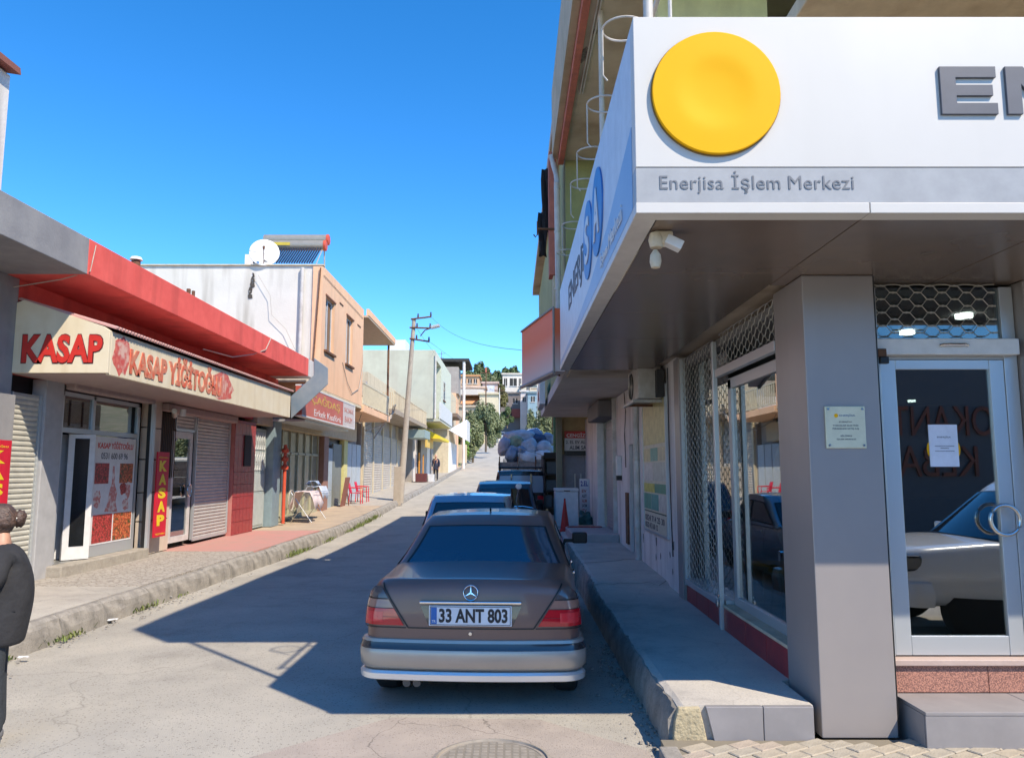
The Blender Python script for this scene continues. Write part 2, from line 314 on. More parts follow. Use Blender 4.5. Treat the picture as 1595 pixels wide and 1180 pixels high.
# rough broken kerb face
kr = []
yy = 5.31
while yy < 16:
    kr.append([(RKX - .03 + r.uniform(-.008, .008), yy, g(yy) - .1), (RKX - .02 + r.uniform(-.010, .008), yy, .1), (RKX - .005 + r.uniform(-.012, .010), yy, rz(yy) - .09), (RKX + .03 + r.uniform(-.010, .010), yy, rz(yy) - .02 + r.uniform(-.010, .006)), (RKX + .10, yy, rz(yy) - .01)]); yy += .07
mb = MB(); mb.grid(kr); mb.add(kr[0], [tuple(range(5))]); mb.build('broken_kerb_face', kerbm, rp, smooth=True)
# front end of the slab: broken cement corner and three grey tiles
broken = M('yellowish broken cement', (.50, .42, .27), .95, col2=(.40, .34, .22), scale=6, bump=.8, bscale=30)
MB().prism([(1.06, 5.27, .06), (1.29, 5.27, .06), (1.265, 5.27, .19), (1.24, 5.27, .295), (1.10, 5.27, .29), (1.075, 5.27, .2)], (0, .05, 0)).build('cement_corner', broken, rp, bevel=.008)
for x0, x1 in ((1.31, 1.655), (1.66, 1.99)):
    MB().prism([(x0 + (.02 if x0 < 1.4 else 0), 5.262, .085), (x1 if x1 < 1.9 else x1 + .0, 5.262, .085), (x1, 5.262, .30), (x0 - (.03 if x0 < 1.4 else 0), 5.262, .30)], (0, .045, 0)).build('riser_tile', greytile, rp, bevel=.004)
# crack lines over the slab
mb = MB()
for (xa, ya, xb, yb) in ((1.1, 10.35, 2.05, 10.4), (1.1, 12.2, 2.05, 12.6)):
    pts = [(xa + (xb - xa) * t / 8 + r.uniform(-.02, .02), ya + (yb - ya) * t / 8 + r.uniform(-.08, .08)) for t in range(9)]
    for (a, b_), (c, d) in zip(pts, pts[1:]): mb.add([(a, b_, rz(b_) + .004), (c, d, rz(d) + .004), (c, d + .03, rz(d) + .004), (a, b_ + .02, rz(b_) + .004)], [(0, 1, 2, 3)])
mb.build('slab_crack', M('crack', (.07, .065, .06), .95), rp, fix=False)
# pavers in front of the corner, laid in stretcher courses at an angle
paverm = [M('paver ' + c, col, .9, col2=tuple(k * .8 for k in col), scale=9, bump=.4, bscale=70) for c, col in (('sand', (.46, .40, .31)), ('grey', (.43, .385, .31)), ('pink', (.46, .385, .31)))]
pv = props(bpy.data.objects.new('paved_forecourt', None), kind='structure'); COL.objects.link(pv); ORG[pv.name] = Vector()
box('paver_bed', M('sandy bed', (.24, .21, .16), .95), .98, 9, 2.2, 5.28, -.1, .088, pv)
PM = []
for k in range(3):
    o = MB().box(-.098, .098, -.05, .05, -.04, 0).build('paver', paverm[k], pv, bevel=.006); PM.append(o.data); bpy.data.objects.remove(o)
r = random.Random(9); cnt = 0
for i in range(-40, 70):
    for j in range(-30, 60):
        a = R(30); px = j * .204 + (i % 2) * .102; py = i * .104
        x = 1.0 + px * math.cos(a) - py * math.sin(a); y = 5.0 + px * math.sin(a) + py * math.cos(a)
        if 1.08 < x < 3.9 and 3.75 < y < 5.19 and cnt < 300:
            o = bpy.data.objects.new('paver', PM[r.choice((0, 0, 1, 2))]); COL.objects.link(o); o.parent = pv; o.location = (x, y, .104 + r.uniform(-.004, .004)); o.rotation_euler = (r.uniform(-.012, .012), r.uniform(-.012, .012), a); cnt += 1
            bv = o.modifiers.new('bevel', 'BEVEL'); bv.width = .006; bv.segments = 1
for yy in (2.3, 3.0, 3.7, 4.4):
    box('edge_kerb', kerbm, .93, 1.05, yy, yy + .69, -.1, .115, pv, bevel=.012)

# manhole cover
mh = thing('manhole_cover', 'round cast iron manhole cover with a gridded face, set in the road behind the sedan', 'manhole cover', (-.13, 5.13, .012))
iron = M('worn cast iron', (.36, .32, .27), .7, metal=.1, col2=(.26, .235, .20), scale=12)
irond = M('manhole recess', (.24, .215, .18), .9)
MB().lathe([(.37, -.03), (.385, .006), (.36, .012), (.352, -.02)], (-.13, 5.13, .012), n=48).build('ring_frame', iron, mh, smooth=True)
MB().lathe([(.0, -.01), (.345, -.01), (.345, .0), (.0, .0)], (-.13, 5.13, .012), n=48).build('lid_plate', irond, mh)
mb = MB()
for i in range(-9, 10):
    for j in range(-9, 10):
        x, y = i * .052 , j * .052
        if x * x + y * y < .325 ** 2 and not (abs(x) < .07 and abs(y) < .045): mb.box(-.13 + x - .018, -.13 + x + .018, 5.13 + y - .017, 5.13 + y + .017, .010, .0145)
mb.box(-.19, -.07, 5.095, 5.165, .010, .0140)
mb.lathe([(.33, -.004), (.33, .003), (.342, .003), (.342, -.005)], (-.13, 5.13, .012), n=48)
mb.build('raised_studs', iron, mh, kind='stuff')
# ============================================================ the corner shop and its building (right)
cb = thing('corner_building', 'green rendered corner building with a brown clad ground floor, balcony and overhanging roof slab', 'building', (2.08, 5.3, 0))
box('upper_wall', paleyel, 1.47, 2.57, 7.2, 11.78, 3.34, 6.80, cb)  # lighter paint puts the brightness of this wall into its colour
box('upper_wall', olive, 2.58, 9, 7.9, 11.78, 3.34, 6.80, cb)  # balcony shade on this part put into a darker olive
box('floor_slab', cream, .85, 9, 4.12, 11.78, 3.27, 3.33, cb)
box('roof_slab', cream, .84, 9, 4.1, 11.85, 6.82, 7.0, cb)
fascm = M('weathered fascia', (.50, .42, .30), .9, col2=(.38, .33, .22), scale=2)
box('roof_fascia', fascm, .65, .74, 4.02, 11.9, 6.86, 8.0, cb)
box('roof_fascia', fascm, .75, 9, 4.02, 4.095, 6.86, 8.0, cb)
box('roof_edge_trim', redtrim, .745, .835, 4.1, 11.9, 6.76, 6.95, cb, bevel=.01)
box('balcony_floor', creamwall, 1.99, 7, 4.7, 7.89, 5.0, 5.12, cb, bevel=.01)
box('balcony_parapet', creamwall, 1.99, 7, 4.7, 4.8, 5.125, 5.9, cb)
MB().tube([(2.7, 4.68, 5.05), (2.72, 4.66, 4.98), (2.8, 4.55, 4.94)], .02).build('drain_spout', rust, cb)
box('window', darkglass, 2.6, 3.9, 7.86, 7.895, 5.3, 6.5, cb)
for x_, y in ((.79, 4.15), (.965, 7.8)): MB().cyl((x_, y, 4.35), (x_, y, 6.81), .028, 14).build('balcony_post', pvc, cb, smooth=True)
rl = MB().cyl((.95, 4.2, 4.9), (.95, 11.6, 4.9), .018, 8).build('balcony_rail', pvc, cb, smooth=True)
for k in range(9): MB().cyl((.95, 4.3 + k * .9, 4.35), (.95, 4.3 + k * .9, 4.9), .012, 6).build('rail_post', pvc, rl)
for dx in (0, .035): MB().cyl((.9 + dx + .03, 6.0, 6.80), (.9 + dx, 9.6, 6.80), .011, 6).build('ceiling_conduit', pvc, cb)
sp = M('bare spalled concrete', (.14, .11, .09), .95, col2=(.30, .25, .2), scale=18)
rr = random.Random(2)
for (x, y, s) in ((.87, 6.9, .07), (.87, 8.7, .07), (.95, 8.2, .03), (1.0, 6.6, .03)):
    pts = [(x + s * rr.uniform(.5, 1) * math.cos(a), y + 3 * s * rr.uniform(.4, 1) * math.sin(a), 6.816) for a in [k * PI / 7 for k in range(14)]]
    MB().prism(pts, (0, 0, .01)).build('spalled_patch', sp, cb)
# soffit panels, separate with open joints
def seam_panels(xs_, ys_, z):
    for xa, xb in zip(xs_, xs_[1:]):
        for ya, yb in zip(ys_, ys_[1:]): box('soffit_panel', alu_soffit, xa + .004, xb - .004, ya + .004, yb - .004, z, z + .03, cb, bevel=.002)
seam_panels([.80, 1.93], [4.10, 5.25, 6.6, 7.95, 9.25, 10.48], 3.225)
seam_panels([1.93, 3.1, 4.35, 5.6, 7.0], [4.10, 5.62], 3.225)
# interior of the shop
box('shop_floor', interior_floor, 2.14, 10, 5.64, 15, .3, .35, cb)
box('shop_ceiling', interior, 2.14, 10, 5.64, 15, 3.12, 3.2, cb)
box('shop_back_wall', interior, 2.14, 10, 15, 15.1, .3, 3.2, cb)
box('shop_side_wall', interior, 9.95, 10.05, 5.64, 15, .3, 3.2, cb)
box('shop_side_wall', interior, 2.14, 2.24, 9.45, 15, .3, 3.2, cb)
box('shop_counter', M('dark counter', (.06, .06, .07), .5), 4.4, 8, 11, 11.6, .35, 1.45, cb)
for x, y in ((4.8, 9.1), (7.3, 13.9), (3.7, 6.15), (3.62, 6.9), (3.3, 8.2)):
    MB().cyl((x, y, 3.085), (x, y, 3.12), .065, 20).build('ceiling_lamp', lamp_on, cb)
# clad pillar
pl_ = box('pillar', alu_dark, 2.055, 2.56, 5.302, 5.90, .09, 3.222, cb, bevel=.006)
box('pillar_joint', black, 2.562, 2.572, 5.31, 5.6, .10, 3.22, cb)
box('pillar', alu_dark, 2.04, 2.16, 9.30, 9.58, .31, 3.222, cb, bevel=.006)
box('pillar', alu_dark, 3.72, 4.3, 5.45, 5.9, .09, 3.222, cb, bevel=.006)
box('lattice_channel', alu, 2.575, 2.605, 5.46, 5.62, .33, 3.2, cb)
# side shopfront along the pavement
SX = 2.085
edges = [5.91, 6.44, 7.0, 7.70]
for a, b_ in zip(edges, edges[1:]): box('base_tile', redtile, SX - .012, SX + .02, a + .003, b_ - .003, .29, .515, cb, bevel=.002)
for a, b_ in ((7.79, 8.3), (8.3, 8.8), (8.8, 9.29)): box('base_tile', redtile, SX - .012, SX + .02, a + .003, b_ - .003, .29, .50, cb, bevel=.002)
box('base_wall', whitepl, SX + .022, SX + .18, 5.91, 9.3, .28, .50, cb)
box('window_sill', creamwall, SX - .02, SX + .20, 5.91, 7.70, .518, .545, cb, bevel=.004)
wf = box('window_frame', alu, SX + .09, SX + .15, 5.91, 7.66, .546, .63, cb, bevel=.004)
box('frame_post', alu, SX + .09, SX + .15, 7.56, 7.66, .631, 2.75, wf); box('frame_rail', alu, SX + .09, SX + .15, 5.91, 7.66, 2.66, 2.76, wf)
box('pane', glass, SX + .115, SX + .121, 5.91, 7.56, .63, 2.66, wf)
box('window_frame', alu, SX + .02, SX + .12, 7.72, 9.3, .51, .58, cb, bevel=.004)
box('pane', glass, SX + .115, SX + .121, 7.72, 9.3, .58, 3.1, cb)
box('lattice_post', alu, SX - .045, SX + .0, 7.70, 7.755, .30, 3.15, cb, bevel=.004)
box('lattice_channel', alu, SX - .03, SX + .03, 9.26, 9.297, .50, 3.2, cb)
box('lattice_foot_rail', alu, SX - .035, SX + .012, 7.76, 9.25, .515, .575, cb, bevel=.003)
box('lattice_head_rail', alu, SX - .03, SX + .03, 5.92, 7.69, 2.78, 2.86, cb, bevel=.003)
def lattice(name, o, rt, up, w, h, cw, ch, par, r=.0035):
    o, rt, up = Vector(o), Vector(rt), Vector(up); mb = MB(); nrow = int(h / ch * 2) + 1; nc = int(w / cw)
    for k in range(nrow + 1):
        z0 = k * ch / 2; sgn = 1 if k % 2 else -1; amp = ch * .22; pts = []
        for i in range(nc * 2 + 1):
            s2 = sgn if i % 2 else -sgn; xx = i * cw / 2
            for dx in (-.15, .15):
                px = xx + dx * cw
                if 0 <= px <= w: pts.append(o + rt * px + up * min(h, max(0, z0 + s2 * amp)))
        mb.tube(pts, r, 4)
        for i in range(nc * 2 + 1):                                # the twisted joints between rows
            s2 = sgn if i % 2 else -sgn
            if s2 > 0 and k < nrow and z0 + amp < h - .01 and i * cw / 2 <= w: mb.obox(o + rt * (i * cw / 2) + up * (z0 + ch * .25), rt * r * 1.7, up * ch * .07, rt.cross(up) * r * 1.7)
    return mb.build(name, galv, par, kind='stuff')
lattice('steel_lattice', (SX - .012, 7.77, .58), (0, 1, 0), (0, 0, 1), 1.48, 2.6, .18, .10, cb, .0034)
lattice('steel_lattice', (SX - .01, 5.93, 2.87), (0, 1, 0), (0, 0, 1), 1.74, .33, .18, .10, cb, .0034)
lattice('steel_lattice', (2.62, 5.50, 2.82), (1, 0, 0), (0, 0, 1), 1.06, .385, .18, .10, cb, .0032)
MB().tube([(SX - .05, 7.72 + .03 * math.cos(a), .60 + .03 * math.sin(a)) for a in [k * PI / 6 for k in range(12)]], .006, 6, True).build('padlock_chain', steel, cb)
box('padlock', steel, SX - .075, SX - .05, 7.69, 7.75, .52, .58, cb, bevel=.005)
# entrance: step, granite riser, door
for xa, xb in ((2.585, 3.30), (3.304, 4.1), (4.104, 5.0)): box('granite_slab', granite, xa, xb, 5.502, 5.56, .325, .505, cb, bevel=.003)
box('threshold_slab', M('pinkish stone', (.52, .40, .35), .5), 2.575, 5.0, 5.47, 5.75, .508, .55, cb, bevel=.006)
box('threshold_core', whitepl, 2.58, 5.0, 5.562, 5.74, .05, .505, cb)
st = box('entrance_step', M('step core', (.3, .28, .27), .9), 2.645, 5, 5.095, 5.50, 0, .298, cb)
for xa, xb in ((2.63, 3.42), (3.424, 4.2), (4.204, 5)):
    box('step_tile', greytile, xa, xb, 5.075, 5.50, .30, .322, st, bevel=.003)
    box('step_tile', greytile, xa, xb, 5.078, 5.093, .09, .298, st, bevel=.002)
    box('step_tile', redtile, xa, xb, 5.076, 5.093, -.02, .088, st)
box('step_tile', greytile, 2.629, 2.643, 5.097, 5.50, .02, .298, st)
dr = box('door', alu, 2.70, 2.815, 5.56, 5.61, .56, 2.655, cb, bevel=.004)
box('door_stile', alu, 3.505, 3.61, 5.56, 5.61, .56, 2.655, dr, bevel=.004)
box('bottom_rail', alu, 2.817, 3.503, 5.562, 5.608, .56, .69, dr, bevel=.003)
box('top_rail', alu, 2.817, 3.503, 5.562, 5.608, 2.585, 2.655, dr, bevel=.003)
box('pane', glassdoor, 2.815, 3.505, 5.58, 5.586, .69, 2.585, dr)
hp = [(3.50 + .105 * math.cos(a), 5.50, 1.50 + .105 * math.sin(a)) for a in [k * 2 * PI / 28 for k in range(28)]]
MB().tube(hp, .014, 10, True).build('ring_handle', steel, dr, smooth=True)
MB().cyl((3.55, 5.50, 1.595), (3.555, 5.57, 1.6), .01).cyl((3.55, 5.50, 1.405), (3.555, 5.57, 1.4), .01).build('handle_stem', steel, dr)
box('door_jamb', alu, 2.61, 2.697, 5.555, 5.63, .555, 3.2, cb, bevel=.003)
box('door_jamb', alu, 3.613, 3.71, 5.555, 5.63, .555, 3.2, cb, bevel=.003)
hd = box('shutter_housing', white, 2.61, 3.68, 5.47, 5.55, 2.68, 2.80, cb, bevel=.008)
MB().tube([(3.1, 5.465, 2.745), (3.12, 5.455, 2.75), (3.28, 5.455, 2.75), (3.3, 5.465, 2.745)], .012, 8).build('pull_handle', steel, hd)
box('fanlight_rail', alu, 2.699, 3.611, 5.56, 5.61, 2.66, 2.72, cb); box('fanlight_pane', glass, 2.699, 3.611, 5.58, 5.586, 2.72, 3.2, cb)
box('latch', rust, 2.635, 2.70, 5.44, 5.47, 2.66, 2.72, cb, bevel=.006); box('latch', black, 2.648, 2.71, 5.43, 5.47, 2.61, 2.66, cb, bevel=.006)
box('door_contact', black, 2.655, 2.672, 5.545, 5.553, 2.25, 2.31, cb)
# front wall of the rest of the ground floor (outside the frame, keeps the room closed)
box('shop_front_wall', whitepl, 4.31, 9.95, 5.56, 5.64, .3, 3.2, cb)

# the sign wrapping the corner
sg = thing('corner_sign', 'white wrap-round shop sign with a big yellow disc on its street corner', 'sign', (.67, 3.98, 3.22))
signw = M('sign panel white', (.57, .55, .515), .45, col2=(.55, .53, .495), scale=1.2, streak=((.48, .46, .42), .35, 1.5))
box('front_panel', signw, .672, 9, 3.98, 4.09, 3.482, 4.35, sg, bevel=.003)
box('side_panel', M('pale blue white panel', (.62, .66, .72), .4), .672, .79, 4.092, 10.5, 3.282, 4.35, sg, bevel=.003)
box('front_band', signgrey, .672, 9, 3.984, 4.09, 3.282, 3.48, sg, bevel=.002)
for xa, xb in ((.668, 1.925), (1.93, 9)): box('bottom_trim', signw, xa, xb, 3.974, 4.094, 3.222, 3.28, sg, bevel=.003)
box('bottom_trim', M('trim', (.6, .58, .56), .4), .668, .795, 4.098, 10.5, 3.222, 3.28, sg, bevel=.003)
prof = [(.0, -.0165), (.05, -.017), (.10, -.019), (.14, -.023), (.18, -.0285), (.21, -.0315), (.24, -.0325), (.30, -.0315), (.3455, -.031), (.3492, -.029), (.35, -.02), (.35, 0)]
MB().lathe(prof, (1.115, 3.98, 3.895), 'y', 64).build('yellow_disc', yellow, sg, smooth=True, angle=18)
MB().lathe([(.354, -.012), (.356, -.012), (.356, -.001), (.354, -.001)], (1.115, 3.98, 3.895), 'y', 64).build('disc_rim', M('shadow gap', (.2, .12, .02), .6), sg)
def block_letters(x, z, h, s, d=.018, y=3.98):
    w = h * 1.12; t = h * .235; out = []
    for c in s:
        mb = MB(); B = lambda a, b_, c_, d_: mb.box(x + a * w, x + b_ * w, y - d, y, z + c_ * h, z + d_ * h)
        if c == 'E': mb.prism([(x + p * w, y - d, z + q * h) for p, q in ((0, 0), (1, 0), (1, .235), (.28, .235), (.28, .385), (.93, .385), (.93, .615), (.28, .615), (.28, .765), (1, .765), (1, 1), (0, 1))], (0, d, 0))
        elif c == 'N': mb.prism([(x + p * w, y - d, z + q * h) for p, q in ((0, 0), (.27, 0), (.27, .62), (.68, 0), (1, 0), (1, 1), (.73, 1), (.73, .38), (.32, 1), (0, 1))], (0, d, 0))
        mb.build('raised_letter', lettergrey, sg, bevel=.002); x += w * 1.17
    return x
xe = block_letters(2.345, 3.775, .275, 'EN')
xe = block_letters(xe, 3.775, .275, 'E')
text('RJİSA', 'raised_letter', lettergrey, sg, (xe, 3.98, 3.775), 1.6, .3, depth=.03, bold=.03)
xw = .80
for s_ in ('Enerjisa', 'İşlem', 'Merkezi'):
    o = text(s_, 'small_lettering', lettersoft, sg, (xw, 3.984, 3.358), None, None, depth=.004, spacing=1.04, scale=.109); xw = max(v.co.x for v in o.data.vertices) + ORG[o.name].x + .045
blueM = M('emblem blue', (.03, .16, .48), .4); bluel = M('pale blue sweep', (.22, .34, .55), .4, col2=(.30, .42, .6), scale=.6)
pts = [(.668, 4.094, 3.282), (.668, 10.4, 3.282), (.668, 10.4, 3.33), (.668, 8, 3.36), (.668, 6.5, 3.42), (.668, 5.2, 3.55), (.668, 4.094, 3.76)]
MB().prism(pts, (.004, 0, 0)).build('blue_sweep', bluel, sg)
L_ = (0, -1, 0)
text('ENERJi', 'side_lettering', lettergrey, sg, (.671, 8.85, 3.62), 1.85, .38, right=L_, depth=.005, bold=.004)
for yc, ch in ((6.52, 'S'), (5.78, 'A')):
    vs = [(.671, yc + .36 * math.cos(a), 3.85 + .34 * math.sin(a)) for a in [k * PI / 24 for k in range(48)]]
    MB().prism(vs, (-.012, 0, 0)).build('emblem_disc', blueM, sg)
    text(ch, 'emblem_letter', white, sg, (.657, yc + .18, 3.65), .36, .40, right=L_, depth=.006, bold=.02)
text('İşlem', 'side_lettering', white, sg, (.664, 5.6, 3.33), .42, .13, right=L_, depth=.004); text('Merkezi', 'side_lettering', white, sg, (.664, 5.1, 3.35), .62, .11, right=L_, depth=.004)
# plaque, paper notice, security light, balloon
pq = thing('wall_plaque', 'small cream acrylic plaque screwed to the grey clad pillar', 'plaque', (2.31, 5.3, 2.0))
ivory = M('ivory acrylic', (.72, .70, .52), .3)
box('plate', ivory, 2.17, 2.447, 5.286, 5.301, 2.0, 2.29, pq, bevel=.004)
for x in (2.19, 2.427):
    for z in (2.02, 2.27): MB().cyl((x, 5.28, z), (x, 5.287, z), .008).build('screw', steel, pq)
MB().prism([(2.245 + .014 * math.cos(a), 5.285, 2.225 + .014 * math.sin(a)) for a in [k * PI / 10 for k in range(20)]], (0, .001, 0)).build('emblem', yellow, pq)
text('ENERJİSA', 'lettering', M('blue grey ink', (.15, .2, .3), .5), pq, (2.268, 5.286, 2.216), .11, .02, depth=.001, bold=.02)
for i, (s, w) in enumerate((('ENERJİSA', .09), ('TOROSLAR ELEKTRİK', .18), ('PERAKENDE SATIŞ A.Ş.', .185), ('', 0), ('SİLİFKE', .08), ('İŞLEM MERKEZİ', .135))):
    if s: text(s, 'lettering', lettergrey, pq, (2.309 - w / 2, 5.286, 2.175 - i * .024), w, .014, depth=.001, bold=.015)
nt = thing('paper_notice', 'white printed paper sheet in a plastic sleeve taped inside the glass door', 'notice', (3.1, 5.57, 1.66))
box('sheet', M('paper', (.75, .76, .85), .5), 3.035, 3.245, 5.574, 5.578, 1.875, 2.18, nt)
for i, (w, h, z) in enumerate(((.10, .018, 2.08), (.14, .007, 2.02), (.06, .006, 2.005), (.14, .006, 1.985))):
    text('ENERJİSA' if i == 0 else 'mmmmmmmmmmmmmmmmm', 'print', lettergrey, nt, (3.145 - w / 2, 5.574, z), w, h, depth=.0006, bold=.01)
for x in (3.035, 3.245): MB().prism([(x + .016 * math.cos(a), 5.5788, 2.0 + .05 * math.sin(a)) for a in [k * PI / 10 for k in range(20)]], (0, .0008, 0)).build('yellow_tape', yellow, nt)
sl = thing('security_light', 'old beige floodlight with a motion sensor hanging under the brown sign soffit', 'lamp', (.93, 4.6, 3.22))
ivp = M('yellowed plastic', (.62, .55, .42), .5, col2=(.5, .42, .3), scale=12)
a = W(1032, 352, 4.3); sx, sz = a.x, a.z
box('mount', ivp, a.x - .055, a.x + .055, 4.27, 4.38, 3.15, 3.222, sl, bevel=.012)
c = W(1022, 374, 4.3); MB().tube([(a.x, 4.32, 3.15), tuple(c)], .03, 10).lathe([(0, -.05), (.035, -.045), (.045, 0), (.035, .04), (0, .045)], tuple(c)).build('sensor_head', ivp, sl, smooth=True)
c2 = W(1021, 405, 4.3); MB().lathe([(0, -.045), (.025, -.045), (.034, -.01), (.03, .03), (.012, .06), (0, .06)], tuple(c2)).build('lamp_bulb', ivp, sl, smooth=True)
c3 = W(1049, 379, 4.3); MB().tube([tuple(c), tuple(c3)], .012).obox(c3, (.045, 0, -.022), (0, .04, 0), (.012, 0, .025)).build('lamp_housing', white, sl, bevel=.006)
bl = thing('balloon', 'round yellow balloon with a ribbon hanging behind the side shop window', 'balloon', (2.36, 6.62, 1.7))
byel = M('pale yellow balloon', (.85, .75, .35), .4); b2 = M('orange balloon print', (.80, .48, .06), .4)
MB().lathe([(0, -.07), (.10, -.066), (.2, -.05), (.27, -.02), (.285, 0), (.27, .02), (.2, .05), (.10, .066), (0, .07)], (2.36, 6.62, 1.82), 'x', 32).build('foil_body', byel, bl, smooth=True)
MB().lathe([(0, -.0715), (.10, -.0685), (.16, -.061), (.16, -.055)], (2.36, 6.62, 1.82), 'x', 32).build('printed_face', b2, bl, smooth=True)
for dy in (-.045, .045): MB().lathe([(0, -.075), (.012, -.074), (.014, -.066), (0, -.066)], (2.36, 6.62 + dy, 1.86), 'x', 10).build('printed_eye', lettergrey, bl)
MB().tube([(2.36, 6.62, 1.54), (2.35, 6.6, 1.42), (2.36, 6.64, 1.30), (2.35, 6.60, 1.18)], .008, 5).build('ribbon', yellow, bl)
ch = thing('waiting_chair', 'white shell chair with yellow seat pad nearest the side window pillar', 'chair', (2.9, 7.55, .35), 'waiting chairs inside the shop')
shell = M('cream chair shell', (.62, .60, .52), .4)
mb = MB(); mb.grid([[(2.9 + .22 * (1 - s * .1) * 0 + .24 - t * .02 * s, 7.55 + (j - 3) * .075, .80 + s * .07) for j in range(7)] for s, t in [(k, 1) for k in range(7)]]); mb.build('backrest', shell, ch, fix=True)
box('seat', shell, 2.68, 3.12, 7.33, 7.77, .77, .80, ch, bevel=.01); MB().lathe([(0, .0), (.2, 0), (.2, .03), (0, .035)], (2.88, 7.55, .802)).build('seat_pad', yellow, ch)
for dx in (-.17, .17):
    for dy in (-.17, .17): MB().cyl((2.9 + dx, 7.55 + dy, .35), (2.9 + dx * .8, 7.55 + dy * .8, .78), .012).build('leg', steel, ch)
for k, lab in enumerate(('white shell chair with yellow seat pad, middle of the row behind the window', 'white shell chair with yellow seat pad farthest from the window pillar')):
    c = copy_tree(ch); c.location.y += .58 * (k + 1); c['label'] = lab
for k, y in enumerate((5.0, 6.1, 7.1, 7.9, 9.3, 10.5)):
    t = thing('pot_holder', ['white wire flower pot ring nearest the street corner, above the sign', 'white wire flower pot ring beside the white balcony post', 'white wire flower pot ring, third from the street corner', 'white wire flower pot ring low by the olive wall, fourth from the corner', 'white wire flower pot ring near the far end of the sign', 'white wire flower pot ring last in the row, by the downpipe'][k], 'plant holder', (.75, y, 4.9), 'empty pot rings on the balcony rail')
    MB().tube([(.78 + .15 * math.cos(a), y + .15 * math.sin(a), 4.9) for a in [q * PI / 12 for q in range(24)]], .008, 6, True).build('ring', pvc, t, smooth=True)
    MB().tube([(.63, y, 4.9), (.63, y, 4.56), (.66, y, 4.52)], .006, 5).build('wire_hook', pvc, t)

# ============================================================ the older building next door (right)
ob = thing('old_shop_building', 'older stained building with white plaster shop wall beyond the corner sign', 'building', (2.08, 9.6, .3))
box('ground_wall', whitepl, 2.08, 2.4, 9.582, 13.1, .2, 3.29, ob)
box('ground_wall', whitepl, 2.08, 2.4, 13.62, 15.25, .2, 3.29, ob)
box('niche_back', M('grey niche', (.36, .38, .42), .9), 2.28, 2.4, 13.1, 13.62, .2, 3.29, ob)
box('niche_head', whitepl, 2.08, 2.27, 13.1, 13.62, 2.3, 3.29, ob)
box('canopy_slab', M('pale soffit', (.60, .56, .50), .9, col2=(.5, .46, .4), scale=1.2), .80, 2.4, 10.52, 21, 3.30, 3.5, ob)
box('upper_wall', olive, .86, 8, 11.86, 24, 3.51, 7.4, ob)
box('roof_slab', cream, .66, 8, 11.95, 24, 7.41, 7.6, ob)
box('red_fin', redtrim, .60, .72, 11.92, 12.25, 4.95, 7.0, ob); box('beige_fin', creamwall, .66, .80, 11.95, 12.2, 3.52, 4.94, ob)
# scars in the plaster
scar = M('plaster scar', (.16, .14, .13), .95)
for (y, z, s) in ((10.0, .9, .05), (10.25, .75, .04), (10.6, 1.0, .05), (11.2, .85, .06), (11.25, .6, .035), (11.8, 1.05, .05), (10.9, .66, .03), (12.3, .8, .05), (10.1, .55, .03)):
    pts = [(2.076, y + s * rr.uniform(.4, 1.2) * math.cos(a) * .8, z + 1.5 * s * rr.uniform(.3, 1.2) * math.sin(a)) for a in [k * PI / 5 for k in range(10)]]
    MB().prism(pts, (.006, 0, 0)).build('plaster_scar', scar, ob)
MB().cyl((2.03, 12.55, .32), (2.03, 12.55, 3.28), .05, 14).build('drain_pipe', pvc, ob, smooth=True)
for z in (.9, 2.0, 2.9): MB().cyl((2.03, 12.55, z), (2.03, 12.55, z + .04), .056, 14).build('pipe_clamp', galv, ob)
box('meter_hatch', rust, 2.05, 2.078, 13.72, 14.0, .55, 1.45, ob)
box('shutter_post', pvc, 2.0, 2.078, 15.26, 15.34, .45, 3.28, ob)
sh = box('roller_shutter', M('grey shutter', (.36, .37, .40), .5, metal=.3), 2.14, 2.17, 15.35, 17.3, .47, 2.9, ob)
mb = MB()
for k in range(32): mb.box(2.12, 2.139, 15.36, 17.29, .48 + k * .075, .48 + k * .075 + .06)
mb.build('shutter_slats', M('grey shutter', (.40, .41, .44), .5, metal=.3), sh, kind='stuff')
box('shutter_box', M('dark shutter box', (.14, .13, .13), .6), 1.72, 2.12, 15.3, 17.35, 2.91, 3.25, ob, bevel=.03)
box('white_post', white, 1.93, 2.08, 17.4, 17.6, .45, 3.29, ob)
box('ground_wall', whitepl, 2.1, 2.4, 17.62, 22, .3, 3.29, ob)
box('back_wall', M('grey back wall', (.30, .29, .31), .9, bump=.2), 1.30, 2.6, 22.0, 22.3, .3, 2.3, ob)
box('back_wall', M('tan back wall', (.50, .38, .22), .9), 1.30, 2.6, 22.0, 22.3, 2.3, 3.95, ob)
box('concrete_column', M('olive column', (.22, .22, .15), .9), 1.26, 1.42, 21.7, 21.99, .3, 3.6, ob)
for x in (1.78, 1.95): box('steel_channel', galv, x, x + .03, 21.93, 21.99, .5, 1.75, ob)
# step block with red tile edge
sb = box('step_block', M('pale step', (.46, .42, .41), .85, col2=(.38, .35, .35), scale=3), 1.17, 2.07, 15.0, 17.0, .3, .62, ob, bevel=.01)
for k in range(3): box('red_edge_tile', redtile, 1.2 + k * .25, 1.445 + k * .25, 16.75, 17.02, .622, .64, sb)
